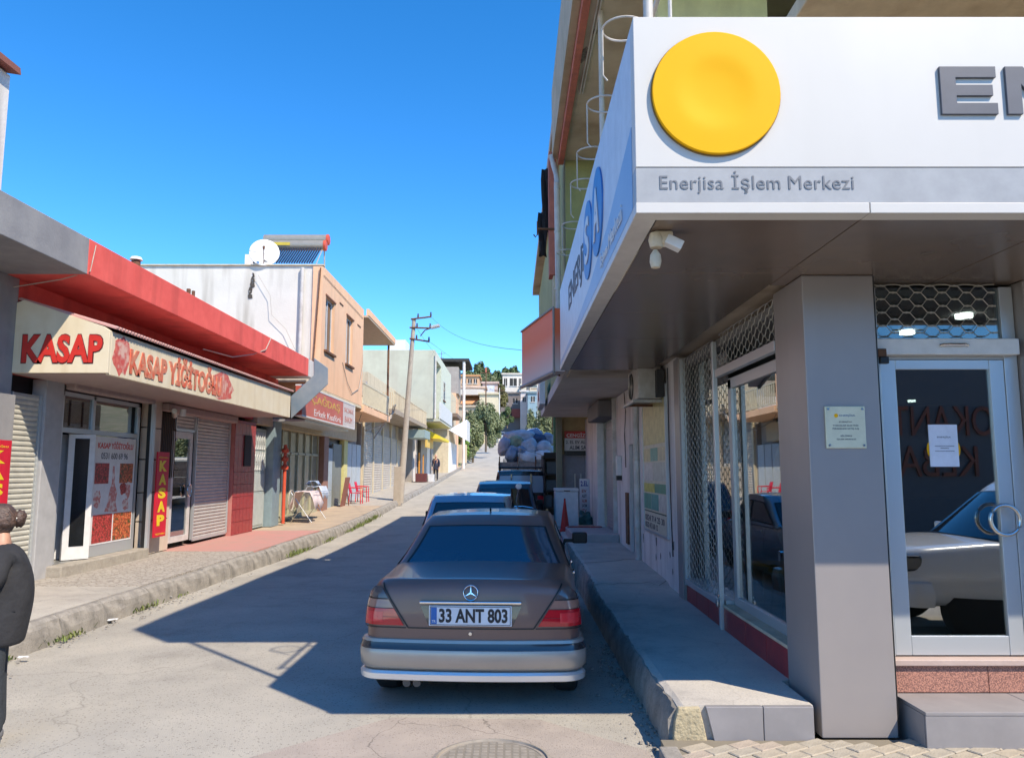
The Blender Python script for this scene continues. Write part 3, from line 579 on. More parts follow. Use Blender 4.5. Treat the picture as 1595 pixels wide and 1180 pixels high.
# poster board with little pictures
pb = thing('poster_board', 'framed green and cream poster board with phone numbers on the old white wall', 'poster board', (2.06, 11.1, .8))
Y0, Y1 = 10.25, 12.0
box('backing', M('pale board', (.62, .60, .48), .5), 2.058, 2.078, Y0, Y1, .97, 2.98, pb); 
for (a, b_, c_, d_) in ((Y0 - .03, Y0, .94, 3.01), (Y1, Y1 + .03, .94, 3.01), (Y0, Y1, .94, .97), (Y0, Y1, 2.98, 3.01)): box('frame', alu, 2.045, 2.079, a, b_, c_, d_, pb)
pan = [((.0, 1), (.62, 1.0), (.56, .50, .22)), ((0, .33), (.50, .60), (.60, .55, .30)), ((.34, .66), (.50, .60), (.10, .38, .32)), ((.67, 1), (.50, .60), (.60, .55, .36)), ((0, .45), (.36, .495), (.62, .62, .60)), ((.46, 1), (.36, .495), (.50, .55, .50)), ((0, .5), (.275, .345), (.62, .58, .10)), ((.5, 1), (.275, .345), (.06, .30, .20)), ((0, .33), (.15, .27), (.08, .34, .26)), ((.34, .66), (.15, .27), (.10, .40, .36)), ((.67, 1), (.15, .27), (.62, .62, .58)), ((0, 1), (.13, .145), (.03, .08, .06))]
for i, ((a, b_), (c_, d_), col) in enumerate(pan):
    box('picture_panel', M('picture', col, .4, col2=tuple(min(1, k * .7) for k in col), scale=7), 2.0545, 2.0575, Y1 - (Y1 - Y0) * b_ + .01, Y1 - (Y1 - Y0) * a - .01, .97 + 2.01 * c_ + .006, .97 + 2.01 * d_ - .006, pb)
text('0324 714 25 30', 'phone_lettering', lettergrey, pb, (2.0575, Y1 - .05, 1.10), 1.5, .09, right=(0, -1, 0), depth=.002, bold=.02)
text('0532 413 60 12', 'phone_lettering', lettergrey, pb, (2.0575, Y1 - .05, 1.0), 1.0, .08, right=(0, -1, 0), depth=.002, bold=.02)
# air conditioner
ac = thing('air_conditioner', 'grey white outdoor air conditioner unit on a bracket under the old canopy', 'air conditioner', (1.85, 10.9, 2.75))
acm = M('aged white casing', (.56, .54, .50), .5, col2=(.42, .38, .33), scale=6, streak=((.25, .18, .12), .5, 5))
box('casing', acm, 1.72, 2.04, 10.35, 11.25, 2.82, 3.27, ac, bevel=.012)
MB().lathe([(.19, 0), (.19, -.01), (.18, -.012), (.18, 0)], (1.72, 10.95, 3.04), 'x').build('fan_grille', black, ac)
mb = MB()
for r_ in (.03, .06, .09, .12, .15, .18): mb.tube([(1.705, 10.95 + r_ * math.cos(a), 3.04 + r_ * math.sin(a)) for a in [q * PI / 10 for q in range(20)]], .003, 4, True)
mb.build('grille_rings', galv, ac, kind='stuff')
for y in (10.42, 11.12): MB().box(1.66, 2.079, y, y + .04, 2.77, 2.81).build('bracket', rust if y > 11 else acm, ac)
MB().box(1.64, 1.68, 10.3, 11.3, 2.76, 2.80).build('bracket_rail', acm, ac)
box('service_pipes', wire, 1.95, 2.05, 10.2, 10.34, 2.83, 3.2, ac)
# downpipe and hanging things at the building edge
dp = thing('downpipe', 'pale vertical downpipe with a bent top at the outer corner beyond the sign', 'downpipe', (.70, 11.5, 3.3))
MB().tube([(.62, 11.75, 6.85), (.66, 11.7, 6.7), (.70, 11.6, 6.5), (.70, 11.5, 6.3), (.72, 11.5, 3.5)], .045, 12).build('pipe', pvc, dp, smooth=True)
for z in (3.8, 4.6, 5.5, 6.2): MB().cyl((.705, 11.5, z), (.705, 11.5, z + .03), .052).build('clamp', galv, dp)
tp = thing('tarpaulin', 'black tarpaulin scrap hanging beside the downpipe above the street', 'tarpaulin', (.5, 12.3, 6.9))
for (xa, xb, za, zb) in ((.50, .66, 5.75, 6.85), (.44, .58, 5.35, 6.1)):
    rows = [[(xa + (xb - xa) * i / 5 + .02 * math.sin(i * 2 + j), 12.3 + .03 * math.sin(i * 1.7 + j), za + (zb - za) * j / 6 + .02 * math.sin(i * 3)) for i in range(6)] for j in range(7)]
    m_ = MB().grid(rows).build('cloth', M('black cloth', (.02, .02, .022), .9), tp, smooth=True); s_ = m_.modifiers.new('thick', 'SOLIDIFY'); s_.thickness = .01
an = thing('wall_hook', 'rusty iron arm with a hook sticking out from the downpipe', 'bracket', (.7, 11.9, 5.35))
p1, p2 = W(870, 357, 11.9), W(837, 356, 11.9)
MB().tube([p1, p2], .018, 6).tube([p2 + Vector((0, 0, .12)), p2, p2 - Vector((0, 0, .1)), p2 + Vector((-.03, 0, -.14)), p2 + Vector((-.06, 0, -.1))], .012, 6).build('arm', rust, an)
rs = thing('red_white_sign', 'slanting red and white shop sign jutting out past the corner sign', 'sign', (.4, 12, 3.25))
rsm = bpy.data.materials.new('red to white print'); rsm.use_nodes = True; n = rsm.node_tree.nodes; l = rsm.node_tree.links; b = n['Principled BSDF']
tc = n.new('ShaderNodeTexCoord'); sx_ = n.new('ShaderNodeSeparateXYZ'); l.new(tc.outputs['Object'], sx_.inputs[0]); mr = n.new('ShaderNodeMapRange'); mr.inputs[1].default_value = .10; mr.inputs[2].default_value = .62; l.new(sx_.outputs[2], mr.inputs[0])
cr = n.new('ShaderNodeMix'); cr.data_type = 'RGBA'; cr.inputs[6].default_value = (.62, .52, .50, 1); cr.inputs[7].default_value = (.86, .16, .07, 1); l.new(mr.outputs[0], cr.inputs[0]); l.new(cr.outputs[2], b.inputs['Base Color'])
A, B_ = Vector((.62, 11.05, 0)), Vector((.17, 13.05, 0))
MB().prism([A + Vector((0, 0, 3.28)), B_ + Vector((0, 0, 3.27)), B_ + Vector((0, 0, 4.22)), A + Vector((0, 0, 4.22))], (.16, .05, 0)).build('panel', rsm, rs, bevel=.006)
MB().tube([A + Vector((-.01, 0, 3.27)), B_ + Vector((-.01, 0, 3.26))], .03, 6).tube([A + Vector((-.01, 0, 4.23)), B_ + Vector((-.01, 0, 4.23))], .018, 6).tube([A + Vector((-.01, 0, 3.27)), A + Vector((-.01, 0, 4.23))], .018, 6).build('frame', M('sign frame', (.30, .27, .25), .5), rs)
MB().cyl((.35, 12.6, 3.5), (.9, 12.6, 3.4), .02).build('support_arm', rust, rs)
s2 = thing('small_white_sign', 'small white sign with red lettering beneath the far canopy edge', 'sign', (.7, 17.5, 3.0))
MB().prism([(.62, 17.0, 3.32), (.62, 18.6, 3.30), (.62, 18.6, 3.85), (.62, 17.0, 3.85)], (.12, 0, 0)).build('panel', white, s2)
text('TEL', 'lettering', redtrim, s2, (.618, 18.3, 3.45), .9, .22, right=(0, -1, 0), depth=.004, bold=.02)
# appliance dealer's sign at the back wall
ds = thing('dealer_sign', 'red and white sign reading second hand appliances on the grey back wall', 'sign', (2.0, 21.9, 2.3))
sgr = M('sign red', (.50, .03, .025), .4)
box('red_band', sgr, 1.50, 2.50, 21.90, 21.98, 2.76, 2.96, ds); box('white_band', M('dull white', (.62, .62, .62), .5), 1.50, 2.50, 21.90, 21.98, 2.40, 2.757, ds); box('dark_ledge', black, 1.50, 2.52, 21.86, 21.98, 2.27, 2.397, ds)
text('CENGİZ TİC.', 'lettering', white, ds, (1.56, 21.9, 2.79), .86, .13, depth=.004, bold=.02)
text('2. EL EV ALETLERİ', 'lettering', lettergrey, ds, (1.54, 21.9, 2.60), .92, .12, depth=.004, bold=.02)
text('ALIM SATIMI', 'lettering', lettergrey, ds, (1.64, 21.9, 2.43), .72, .12, depth=.004, bold=.02)
vb = thing('price_board', 'tall narrow white board with a column of black lettering leaning by the wall', 'board', (1.95, 20.9, .45))
box('board', M('board white', (.66, .66, .68), .5), 1.83, 2.10, 20.9, 20.94, .47, 1.62, vb, bevel=.004)
text('2.EL', 'lettering', M('ink blue', (.03, .05, .3), .5), vb, (1.86, 20.9, 1.42), .2, .14, depth=.002, bold=.03)
for i, s in enumerate(('EV', 'ALET', 'ALIM', 'SATIM', 'TV', 'OCAK')): text(s, 'lettering', lettergrey if i % 2 else redtrim, vb, (1.89, 20.9, 1.25 - i * .13), .13, .08, depth=.002, bold=.02)
vb2 = thing('brown_board', 'rusty brown lattice panel leaning beside the narrow white board', 'board', (2.2, 20.95, .45))
mb = MB(); mb.box(2.12, 2.34, 21.0, 21.03, .47, 1.66)
for i in range(4):
    for j in range(8): mb.box(2.135 + i * .052, 2.17 + i * .052, 20.985, 21.0, .52 + j * .14, .62 + j * .14)
mb.build('panel', rust, vb2)
fr = thing('white_freezer', 'white second hand freezer standing on the pavement behind the red cone', 'freezer', (1.35, 19.5, .45))
box('cabinet', white, 1.08, 1.66, 19.3, 19.9, .46, 1.32, fr, bevel=.02); box('lid', white, 1.07, 1.67, 19.29, 19.91, 1.325, 1.40, fr, bevel=.015); box('handle', black, 1.3, 1.45, 19.275, 19.29, 1.33, 1.35, fr)
cn = thing('traffic_cone', 'tall faded red traffic cone on the pavement by the white freezer', 'traffic cone', (1.22, 17.9, .46))
conem = M('faded red cone', (.55, .04, .03), .6)
MB().lathe([(0, 0), (.13, 0), (.13, .02), (.105, .03), (.022, .66), (.022, .72), (0, .72)], (1.22, 17.9, .48), n=20).build('cone', conem, cn, smooth=True)
box('base', conem, 1.06, 1.38, 17.74, 18.06, .45, .48, cn, bevel=.01)
tb = thing('teal_bundle', 'crumpled teal plastic sheet heaped against the narrow white board', 'plastic sheet', (1.85, 20.3, .45))
bmx = bmesh.new(); bmesh.ops.create_icosphere(bmx, subdivisions=4, radius=1)
for v_ in bmx.verts: v_.co *= 1 + .35 * noise.noise(v_.co * 2.2); v_.co = Vector((v_.co.x * .3, v_.co.y * .22, max(-.25, v_.co.z) * .26 + .06))
me = bpy.data.meshes.new('teal_bundle'); bmx.to_mesh(me); bmx.free(); me.materials.append(M('teal plastic', (.03, .16, .18), .4)); o = bpy.data.objects.new('crumpled_sheet', me); COL.objects.link(o); o.parent = tb
doorway_black = M('doorway black', (.04, .03, .025), .9)
dk = thing('dark_doorway_rack', 'made-up dark rack standing in for a black doorway beside the dealer yard', 'shelf', (1.2, 24, .5))  # made-up rack and boxes, their blackness stands in for a dark doorway
mb = MB(); mb.box(.95, 1.0, 23.2, 25, .4, 2.3); mb.box(1.0, 1.5, 24.0, 24.05, .4, 2.4)
for z in (.7, 1.2, 1.7, 2.2): mb.box(.95, 1.5, 23.2, 24.0, z, z + .04)
mb.build('dark_frame', doorway_black, dk)
for (x, z, w_, h_) in ((1.0, .75, .2, .35), (1.25, .75, .2, .25), (1.02, 1.25, .4, .3), (1.05, 1.75, .3, .35)): box('dark_box', M('scrap', (.07, .075, .08), .6), x, x + w_, 23.3, 23.8, z, z + h_, dk)
# farther buildings on the right
fb = thing('cream_balcony_building', 'cream building with brown balcony railing beyond the dealer yard on the right', 'building', (1.9, 26, .5))
box('wall', creamwall, 1.95, 8, 25, 29, .3, 6.4, fb); box('balcony_slab', creamwall, 1.55, 1.949, 25.1, 29, 3.3, 3.5, fb); box('balcony_parapet', M('tan parapet', (.45, .33, .2), .9), 1.55, 1.62, 25.1, 29, 3.51, 4.3, fb)
for k in range(5): box('baluster', rust, 1.50, 1.545, 25.3 + k * .8, 25.36 + k * .8, 3.4, 4.35, fb)
box('upper_slab', cream, 1.5, 8, 25, 29, 6.41, 6.6, fb)
MB().cyl((1.45, 26, .4), (1.45, 26, 4), .05).build('green_post', M('green paint', (.1, .2, .1), .6), fb)
# ============================================================ left side: butcher's row
redpaint = M('red paint', (.80, .13, .105), .8, col2=(.72, .105, .085), scale=3, bump=.15, bscale=30, streak=((.35, .05, .04), .5, 2))
greypaint = M('grey paint', (.27, .27, .28), .85, col2=(.22, .22, .235), scale=3, bump=.15, bscale=30, streak=((.4, .38, .36), .3, 2))
greypale = M('pale grey paint', (.42, .42, .43), .8, col2=(.36, .36, .37), scale=5)
ivorysign = M('ivory sign sheet', (.74, .66, .50), .5, col2=(.70, .60, .42), scale=2, streak=((.5, .38, .24), .35, 4))
redletter = M('red lettering', (.62, .035, .025), .5)
orangeletter = M('peeling orange red lettering', (.62, .09, .035), .6, col2=(.55, .28, .18), scale=9)
slatm = M('shutter slats', (.52, .50, .47), .5, metal=.2, col2=(.44, .42, .40), scale=4)
slatw = M('ivory shutter slats', (.62, .60, .52), .5, metal=.2)
peach = M('peach render', (.80, .50, .31), .9, col2=(.76, .46, .28), scale=1.5, bump=.15, bscale=40, streak=((.5, .33, .22), .35, 2))
whitewall = M('rain streaked white wall', (.68, .66, .60), .9, col2=(.62, .60, .54), scale=1, bump=.2, bscale=25, streak=((.28, .25, .2), .55, 2.4))
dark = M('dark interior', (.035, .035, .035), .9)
crepe = M('beige stone', (.62, .52, .42), .6, col2=(.55, .46, .38), scale=5)
mauve = M('mauve panel', (.40, .30, .28), .6)
kb = thing('butcher_building', 'low flat-roofed row of shops with a grey and red painted overhanging canopy', 'building', (-7, 10, .3))
box('rear_mass', greypaint, -14, -9.2, 4, 22.85, .1, 4.54, kb)
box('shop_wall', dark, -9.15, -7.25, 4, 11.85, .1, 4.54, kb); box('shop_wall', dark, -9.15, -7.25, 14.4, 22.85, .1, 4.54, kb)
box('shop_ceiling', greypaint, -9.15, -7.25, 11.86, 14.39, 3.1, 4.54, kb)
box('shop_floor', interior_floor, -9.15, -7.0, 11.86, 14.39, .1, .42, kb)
box('inner_cabinet', M('butcher counter', (.5, .5, .5), .4), -8.6, -7.9, 13.2, 14.2, .42, 1.4, kb)
box('canopy', greypaint, -7.24, -5.90, 3, 10.37, 4.55, 5.06, kb, bevel=.01)
box('canopy', redpaint, -7.24, -5.90, 10.372, 21.95, 4.55, 5.06, kb, bevel=.01)
box('canopy', whitepl, -7.24, -5.895, 21.952, 22.6, 4.55, 5.05, kb, bevel=.01)
box('roof_deck', concrete, -14, -7.241, 3, 22.85, 4.55, 5.0, kb)
box('upper_band', greypaint, -7.24, -7.0, 3, 10.62, 2.9, 4.545, kb); box('upper_band', redpaint, -7.24, -7.02, 10.622, 22.8, 3.22, 4.545, kb)
box('front_pier', greypaint, -7.24, -6.93, 4, 10.62, .2, 2.89, kb)
def shutter(par, x, y0, y1, z0, z1, mat, pitch=.075, box_h=.28, name='roller_shutter', housing=True):
    s = box(name, mat, x - .03, x, y0, y1, z0, z1, par); mb = MB(); n_ = int((z1 - z0) / pitch)
    for k in range(n_):
        z = z0 + k * pitch; mb.prism([(x + .001, y0 + .02, z), (x + .018, y0 + .02, z + pitch * .25), (x + .018, y0 + .02, z + pitch * .6), (x + .001, y0 + .02, z + pitch * .85)], (0, y1 - y0 - .04, 0))
    mb.build('slats', mat, s, kind='stuff')
    for y in (y0 - .03, y1): box('guide_rail', alu, x - .03, x + .04, y, y + .03, z0, z1, s)
    box('bottom_rail', alu, x + .002, x + .03, y0 + .01, y1 - .01, z0 - .03, z0 + .02, s)
    if housing: box('shutter_housing', mauve, x - .05, x + .16, y0 - .04, y1 + .04, z1 + .002, z1 + box_h, s, bevel=.02)
    return s
shutter(kb, -7.06, 10.72, 11.36, .32, 2.95, slatw, housing=False)
box('corner_pilaster', greypale, -7.2, -6.98, 11.40, 11.86, .2, 3.2, kb, bevel=.01)
# butcher's glazed front
box('stone_ledge', M('worn stone ledge', (.42, .38, .32), .9, col2=(.3, .27, .23), scale=6, bump=.6), -7.1, -6.75, 11.7, 14.5, .15, .415, kb, bevel=.02)
fw = box('window_frame', alu, -7.08, -7.02, 11.88, 14.40, 2.44, 2.52, kb, bevel=.004)
for (a, b_, c_, d_) in ((11.88, 11.94, .42, 3.08), (12.78, 12.85, .42, 3.08), (14.33, 14.40, .42, 3.08), (11.88, 14.40, 3.02, 3.08), (12.85, 14.33, .42, .60)): box('frame_bar', alu, -7.085, -7.015, a, b_, c_, d_, fw)
box('pane', glass, -7.05, -7.045, 11.94, 12.78, 2.52, 3.02, fw); box('pane', glass, -7.05, -7.045, 12.85, 14.33, 2.52, 3.02, fw); box('pane', glass, -7.05, -7.045, 12.85, 14.33, .6, 2.44, fw)
dd = MB().obox((-7.2, 12.62, 1.43), (.20, .12, 0), (-.012, .02, 0), (0, 0, 1.0)).build('folding_door', M('white upvc', (.68, .68, .68), .4), kb, bevel=.004)
MB().obox((-7.195, 12.60, 1.5), (.06, .035, 0), (-.014, .024, 0), (0, 0, .8)).build('door_pane', darkglass, dd)
d2 = MB().obox((-7.02, 12.50, 1.43), (.13, .16, 0), (-.02, .014, 0), (0, 0, 1.0)).build('folding_door', M('white upvc', (.68, .68, .68), .4), kb, bevel=.004)
MB().obox((-7.02, 12.50, 1.5), (.07, .086, 0), (.025, -.018, 0), (0, 0, .86)).build('door_pane', darkglass, d2)
box('awning_tube', mauve, -7.0, -6.82, 11.9, 14.6, 3.1, 3.28, kb, bevel=.03)
# poster of cuts of meat
ps = thing('butcher_poster', 'white butcher poster with photos of meat cuts filling the shop window', 'poster', (-7.0, 13.55, .55))
pw_ = M('poster white', (.74, .73, .74), .45); box('sheet', pw_, -7.012, -7.008, 12.90, 14.28, .60, 2.42, ps)
meat = printM('raw meat print', (.55, .10, .08), (.40, .03, .03), (.10, .04, .02), 26); meat2 = printM('kebab print', (.62, .25, .08), (.50, .07, .03), (.05, .08, .02), 22); fat = printM('carcass print', (.65, .35, .32), (.55, .16, .14), (.70, .60, .56), 9)
UP = (0, 1, 0)
text('KASAP YİĞİTOĞLU', 'lettering', redletter, ps, (-7.0075, 12.98, 2.22), 1.2, .13, right=UP, depth=.002, bold=.02)
text('0531 600 69 96', 'lettering', lettergrey, ps, (-7.0075, 13.1, 2.04), .9, .11, right=UP, depth=.002, bold=.01)
for (a, b_, c_, d_, m_) in ((12.93, 13.38, 1.62, 1.97, meat), (13.75, 14.22, 1.62, 1.97, meat2), (12.95, 13.58, .63, 1.10, meat), (13.62, 14.25, .63, 1.10, meat2)): box('photo_print', m_, -7.0079, -7.006, a, b_, c_, d_, ps)
def blob(name, mat, cy, cz, ry, rz_, par, sd, x=-7.0078):
    q = random.Random(sd); pts = [(x, cy + ry * q.uniform(.75, 1.1) * math.cos(a), cz + rz_ * q.uniform(.75, 1.1) * math.sin(a)) for a in [k * PI / 9 for k in range(18)]]
    MB().prism(pts, (.002, 0, 0)).build(name, mat, par)
MB().prism([(-7.0078, y, z) for y, z in ((13.50, 1.92), (13.56, 1.92), (13.60, 1.6), (13.70, 1.45), (13.66, 1.3), (13.74, 1.12), (13.30, 1.14), (13.40, 1.3), (13.44, 1.5), (13.5, 1.62))], (.002, 0, 0)).build('carcass_print', fat, ps)
blob('cut_print', fat, 13.05, 1.36, .12, .17, ps, 1); blob('cut_print', meat, 13.9, 1.52, .12, .12, ps, 2); blob('cut_print', fat, 14.08, 1.5, .09, .16, ps, 3); blob('cut_print', fat, 14.02, 1.24, .12, .12, ps, 4)
# dark awning post
po = thing('awning_post', 'slim dark and white post between the poster window and the red vertical banner', 'post', (-6.85, 14.55, .2))
MB().box(-6.92, -6.86, 14.50, 14.56, .3, 3.1).build('post', black, po); MB().box(-6.855, -6.80, 14.50, 14.58, .28, 3.1).build('channel', alu, po)
# banners
ban = M('banner red', (.62, .012, .035), .55); byl = M('banner yellow', (.80, .60, .02), .5)
def banner(y0, y1, z0, z1, x, lab):
    t = thing('butcher_banner', lab, 'banner', (x, y0, z0), 'red vertical banners of the butcher')
    box('panel', ban, x - .03, x, y0, y1, z0, z1, t, bevel=.003); h = (z1 - z0) * .80 / 5; w = (y1 - y0) * .62
    for k, c_ in enumerate('KASAP'): text(c_, 'lettering', byl, t, (x, (y0 + y1) / 2 - w / 2, z1 - .09 * (z1 - z0) - (k + 1) * h + h * .12), w, h * .80, right=UP, depth=.004, bold=.05)
    text('YİĞİTOĞLU', 'lettering', byl, t, (x, y0 + .05, z1 - .075 * (z1 - z0)), (y1 - y0) * .8, .035, right=UP, depth=.003); text('YİĞİTOĞLU', 'lettering', byl, t, (x, y0 + .05, z0 + .025 * (z1 - z0)), (y1 - y0) * .8, .035, right=UP, depth=.003)
    return t
banner(14.70, 15.20, .58, 2.20, -6.78, 'tall red banner with yellow letters between the poster window and the barred window')
banner(9.82, 10.42, .9, 2.25, -6.80, 'red banner with yellow letters on the grey wall behind the pedestrian')
# panelled pier, barred window, glazed door, shutter
for k, (z0, z1) in enumerate(((.25, .88), (.89, 1.42), (1.43, 2.05), (2.06, 2.66), (2.67, 3.2))):
    box('stone_panel', crepe, -7.1, -6.98, 14.62, 15.22, z0 + .006, z1 - .006, kb, bevel=.004)
    if k < 2: box('stone_panel', crepe, -7.1, -6.985, 15.225, 15.78, z0 + .006, z1 - .006, kb, bevel=.004)
box('stone_panel', mauve, -7.1, -6.985, 15.225, 15.78, 1.43, 1.68, kb, bevel=.004)
bw = box('barred_window', dark, -7.1, -7.04, 15.23, 15.98, 1.70, 3.0, kb)
for k in range(9): MB().cyl((-7.0, 15.28 + k * .08, 1.7), (-7.0, 15.28 + k * .08, 3.0), .009, 6).build('bar', M('brown bars', (.10, .055, .035), .6), bw)
sdv = M('white upvc', (.62, .61, .60), .4)
gd = box('glazed_door', sdv, -7.08, -7.02, 15.86, 15.96, .36, 2.66, kb, bevel=.004); box('door_stile', sdv, -7.08, -7.02, 16.74, 16.86, .36, 2.66, gd, bevel=.004)
box('bottom_rail', sdv, -7.08, -7.02, 15.962, 16.738, .36, .48, gd); box('top_rail', sdv, -7.08, -7.02, 15.962, 16.738, 2.52, 2.66, gd); box('pane', glassdoor, -7.055, -7.05, 15.96, 16.74, .48, 2.52, gd)
MB().tube([(-6.98, 16.7 + .11 * math.cos(a), 1.42 + .13 * math.sin(a)) for a in [k * PI / 10 for k in range(20)]], .014, 6, True).build('handle', steel, gd)
shutter(kb, -7.03, 15.95, 16.90, 2.70, 3.16, slatm, housing=False); shutter(kb, -7.02, 17.0, 18.98, .34, 3.0, slatm, housing=True, box_h=.2)
box('awning_tube', mauve, -7.0, -6.84, 15.2, 19.1, 3.02, 3.18, kb, bevel=.03)
MB().cyl((-6.9, 15.6, 2.95), (-6.6, 14.9, 3.0), .05, 12).build('awning_arm', galv, kb); MB().cyl((-6.6, 15.3, 2.92), (-6.6, 15.3, 3.06), .06, 12).build('cctv_camera', white, kb)
# red tiled pier
box('pier_core', M('red grout', (.50, .20, .18), .8), -7.15, -6.90, 19.05, 20.60, .24, 3.1, kb)
for i in range(6):
    for j in range(9):
        if i * .2533 > 1.3: continue
        box('red_tile', redtile, -6.899, -6.888, 19.06 + i * .256, 19.06 + i * .256 + .243, .26 + j * .31, .26 + j * .31 + .298, kb)
box('notice_case', dark, -6.885, -6.86, 19.7, 20.2, 1.95, 2.75, kb)
# the butcher's sign box
ks = thing('butcher_sign', 'ivory boxed butcher sign with red block lettering under the red canopy', 'sign', (-5.66, 10.6, 3.2))
MB().prism([(-7.0, 10.6, 3.2), (-5.66, 10.6, 3.2), (-5.66, 10.6, 3.80), (-5.75, 10.6, 3.86), (-6.9, 10.6, 4.24), (-7.0, 10.6, 4.2)], (0, .06, 0)).build('end_panel', ivorysign, ks, bevel=.004)
box('front_panel', ivorysign, -5.72, -5.66, 10.665, 19.45, 3.18, 3.80, ks, bevel=.004)
MB().prism([(-7.0, 10.63, 4.25), (-5.60, 10.63, 3.83), (-5.60, 10.63, 3.86), (-7.0, 10.63, 4.28)], (0, 8.85, 0)).build('sheet_roof', M('pink corrugated roof', (.58, .32, .30), .6, col2=(.5, .3, .28), scale=4), ks)
mb = MB()
for k in range(98): mb.cyl((-7.0, 10.68 + k * .09, 4.275), (-5.58, 10.68 + k * .09, 3.85), .022, 6)
mb.build('corrugations', M('pink corrugated roof', (.58, .36, .33), .6), ks, kind='stuff')
box('underside', mauve, -7.0, -5.73, 10.665, 19.44, 3.19, 3.22, ks)
text('KASAP', 'lettering', redletter, ks, (-6.87, 10.6, 3.34), 1.12, .40, depth=.015, bold=.035)
text('KASAP', 'lettering', M('letter shadow', (.10, .015, .02), .6), ks, (-6.885, 10.597, 3.325), 1.15, .43, depth=.002, bold=.05)
text('KASAP YİĞİTOĞLU', 'lettering', orangeletter, ks, (-5.66, 11.2, 3.26), 3.6, .50, right=UP, depth=.012, bold=.045)
blob('meat_photo_print', printM('faded meat print', (.65, .16, .11), (.55, .07, .05), (.66, .42, .34), 7), 10.95, 3.5, .26, .30, ks, 5, x=-5.66)
blob('meat_photo_print', printM('faded meat print', (.62, .15, .08), (.55, .07, .04), (.66, .40, .3), 7), 14.85, 3.46, .6, .29, ks, 6, x=-5.66)
# cables over the canopy
def cable(name, lab, pts, r_, mat=wire, sag=0):
    P = []
    for a, b_ in zip(pts, pts[1:]):
        a, b_ = Vector(a), Vector(b_)
        for k in range(12 if sag else 3):
            t = k / (12 if sag else 3); P.append(a.lerp(b_, t) - Vector((0, 0, sag * 4 * t * (1 - t))))
    P.append(Vector(pts[-1])); o = MB().tube(P, r_, 5).build(name, mat, label=lab, category='cable'); return o
cable('loose_cable', 'thin pale cable drooping from the grey canopy edge to the pier', [(-5.88, 10.5, 5.0), (-5.88, 10.4, 4.6), (-6.3, 10.45, 4.5), (-7.0, 10.5, 4.4)], .008, wirepale)
cable('loose_cable', 'pale cable dangling from the red canopy edge above the butcher sign', [(-5.88, 18.4, 5.05), (-5.87, 18.0, 4.7), (-5.95, 17.4, 4.5), (-6.1, 16.5, 4.3), (-6.3, 15.4, 4.3)], .012, wirepale)
# blue grey angled cladding between the rows
ww = thing('blue_gutter_box', 'blue grey angled sheet metal box joining the red canopy to the next building', 'cladding', (-5.2, 20.4, 3.2))
P_ = [(489, 557), (511, 573), (511, 598), (453, 652), (453, 617), (489, 584)]
MB().prism([W(x, y, 20.42) for x, y in P_], (-.05, .16, 0)).build('face_sheet', M('blue grey sheet', (.17, .23, .28), .5, col2=(.30, .33, .34), scale=1), ww, bevel=.01)
# roof clutter
c1 = thing('roof_vent', 'short dark chimney pipe with pale cap above the red canopy', 'chimney', (-7.6, 15.5, 5.0))
c_ = W(212, 405, 15.5); MB().cyl((c_.x, 15.5, 5.0), (c_.x, 15.5, c_.z - .02), .09).build('pipe', rust, c1); MB().lathe([(0, 0), (.13, 0), (.10, .06), (0, .07)], (c_.x, 15.5, c_.z)).build('cap', whitepl, c1)
c2_ = W(294, 450, 18.5); c1 = thing('roof_vent', 'tiny dark pipe stub poking above the middle of the red canopy', 'chimney', (c2_.x, 18.5, 5.0)); MB().cyl((c2_.x, 18.5, 4.9), (c2_.x, 18.5, c2_.z), .05).cyl((c2_.x + .12, 18.5, 4.9), (c2_.x + .12, 18.5, c2_.z - .05), .04).build('stub', rust, c1)
# the tall house behind, at the picture's left edge
lh = thing('tall_white_house', 'tall white house wall with a brown roof edge behind the grey canopy', 'building', (-8.9, 12.3, 0))
box('wall', whitewall, -14, -8.15, 6.4, 11.74, 5.0, 8.2, lh); MB().prism([(-14.2, 6.1, 9.2), (-7.98, 6.1, 8.22), (-8.0, 6.1, 8.34), (-14.2, 6.1, 9.35)], (0, 5.65, 0)).build('roof', M('brown roof tile', (.20, .07, .045), .8), lh)
# ============================================================ the peach two-storey building
pk = thing('peach_building', 'two-storey building with peach street front, white side wall and a corner balcony', 'building', (-5.8, 22.9, .3))
box('side_wall', whitewall, -14, -5.95, 22.92, 23.1, 4.5, 8.08, pk)
WO = ((23.35, 24.55), (26.35, 27.45))
for a, b_ in ((22.88, 23.35), (24.55, 26.35), (27.45, 29.4)): box('upper_front', peach, -6.1, -5.8, a, b_, 4.3, 8.08, pk)
for a, b_ in WO: box('upper_front', peach, -6.1, -5.8, a, b_, 4.3, 5.55, pk); box('upper_front', peach, -6.1, -5.8, a, b_, 7.25, 8.08, pk)
box('upper_mass', peach, -14, -6.11, 23.11, 29.4, 4.3, 8.08, pk)
box('side_wall_coping', creamwall, -14, -5.78, 22.86, 23.05, 8.085, 8.12, pk)
for (x, nm) in ((-6.42, 'rain_pipe'),): MB().cyl((x, 22.85, 5.0), (x, 22.85, 8.0), .06, 12).build(nm, pvc, pk, smooth=True)
MB().cyl((-6.03, 22.85, 4.6), (-5.86, 22.83, 8.0), .022, 8).build('dark_conduit', rust, pk)
box('floor_slab', peach, -8, -5.72, 29.402, 35.8, 4.08, 4.34, pk, bevel=.01)
box('roof_slab', M('tan soffit slab', (.50, .40, .30), .9), -14, -5.62, 29.402, 36.2, 7.78, 7.86, pk)
box('roof_fascia', peach, -5.70, -5.60, 29.402, 36.25, 7.861, 8.12, pk)
box('balcony_wall', whitepl, -14, -7.2, 29.402, 36, 4.35, 7.71, pk)
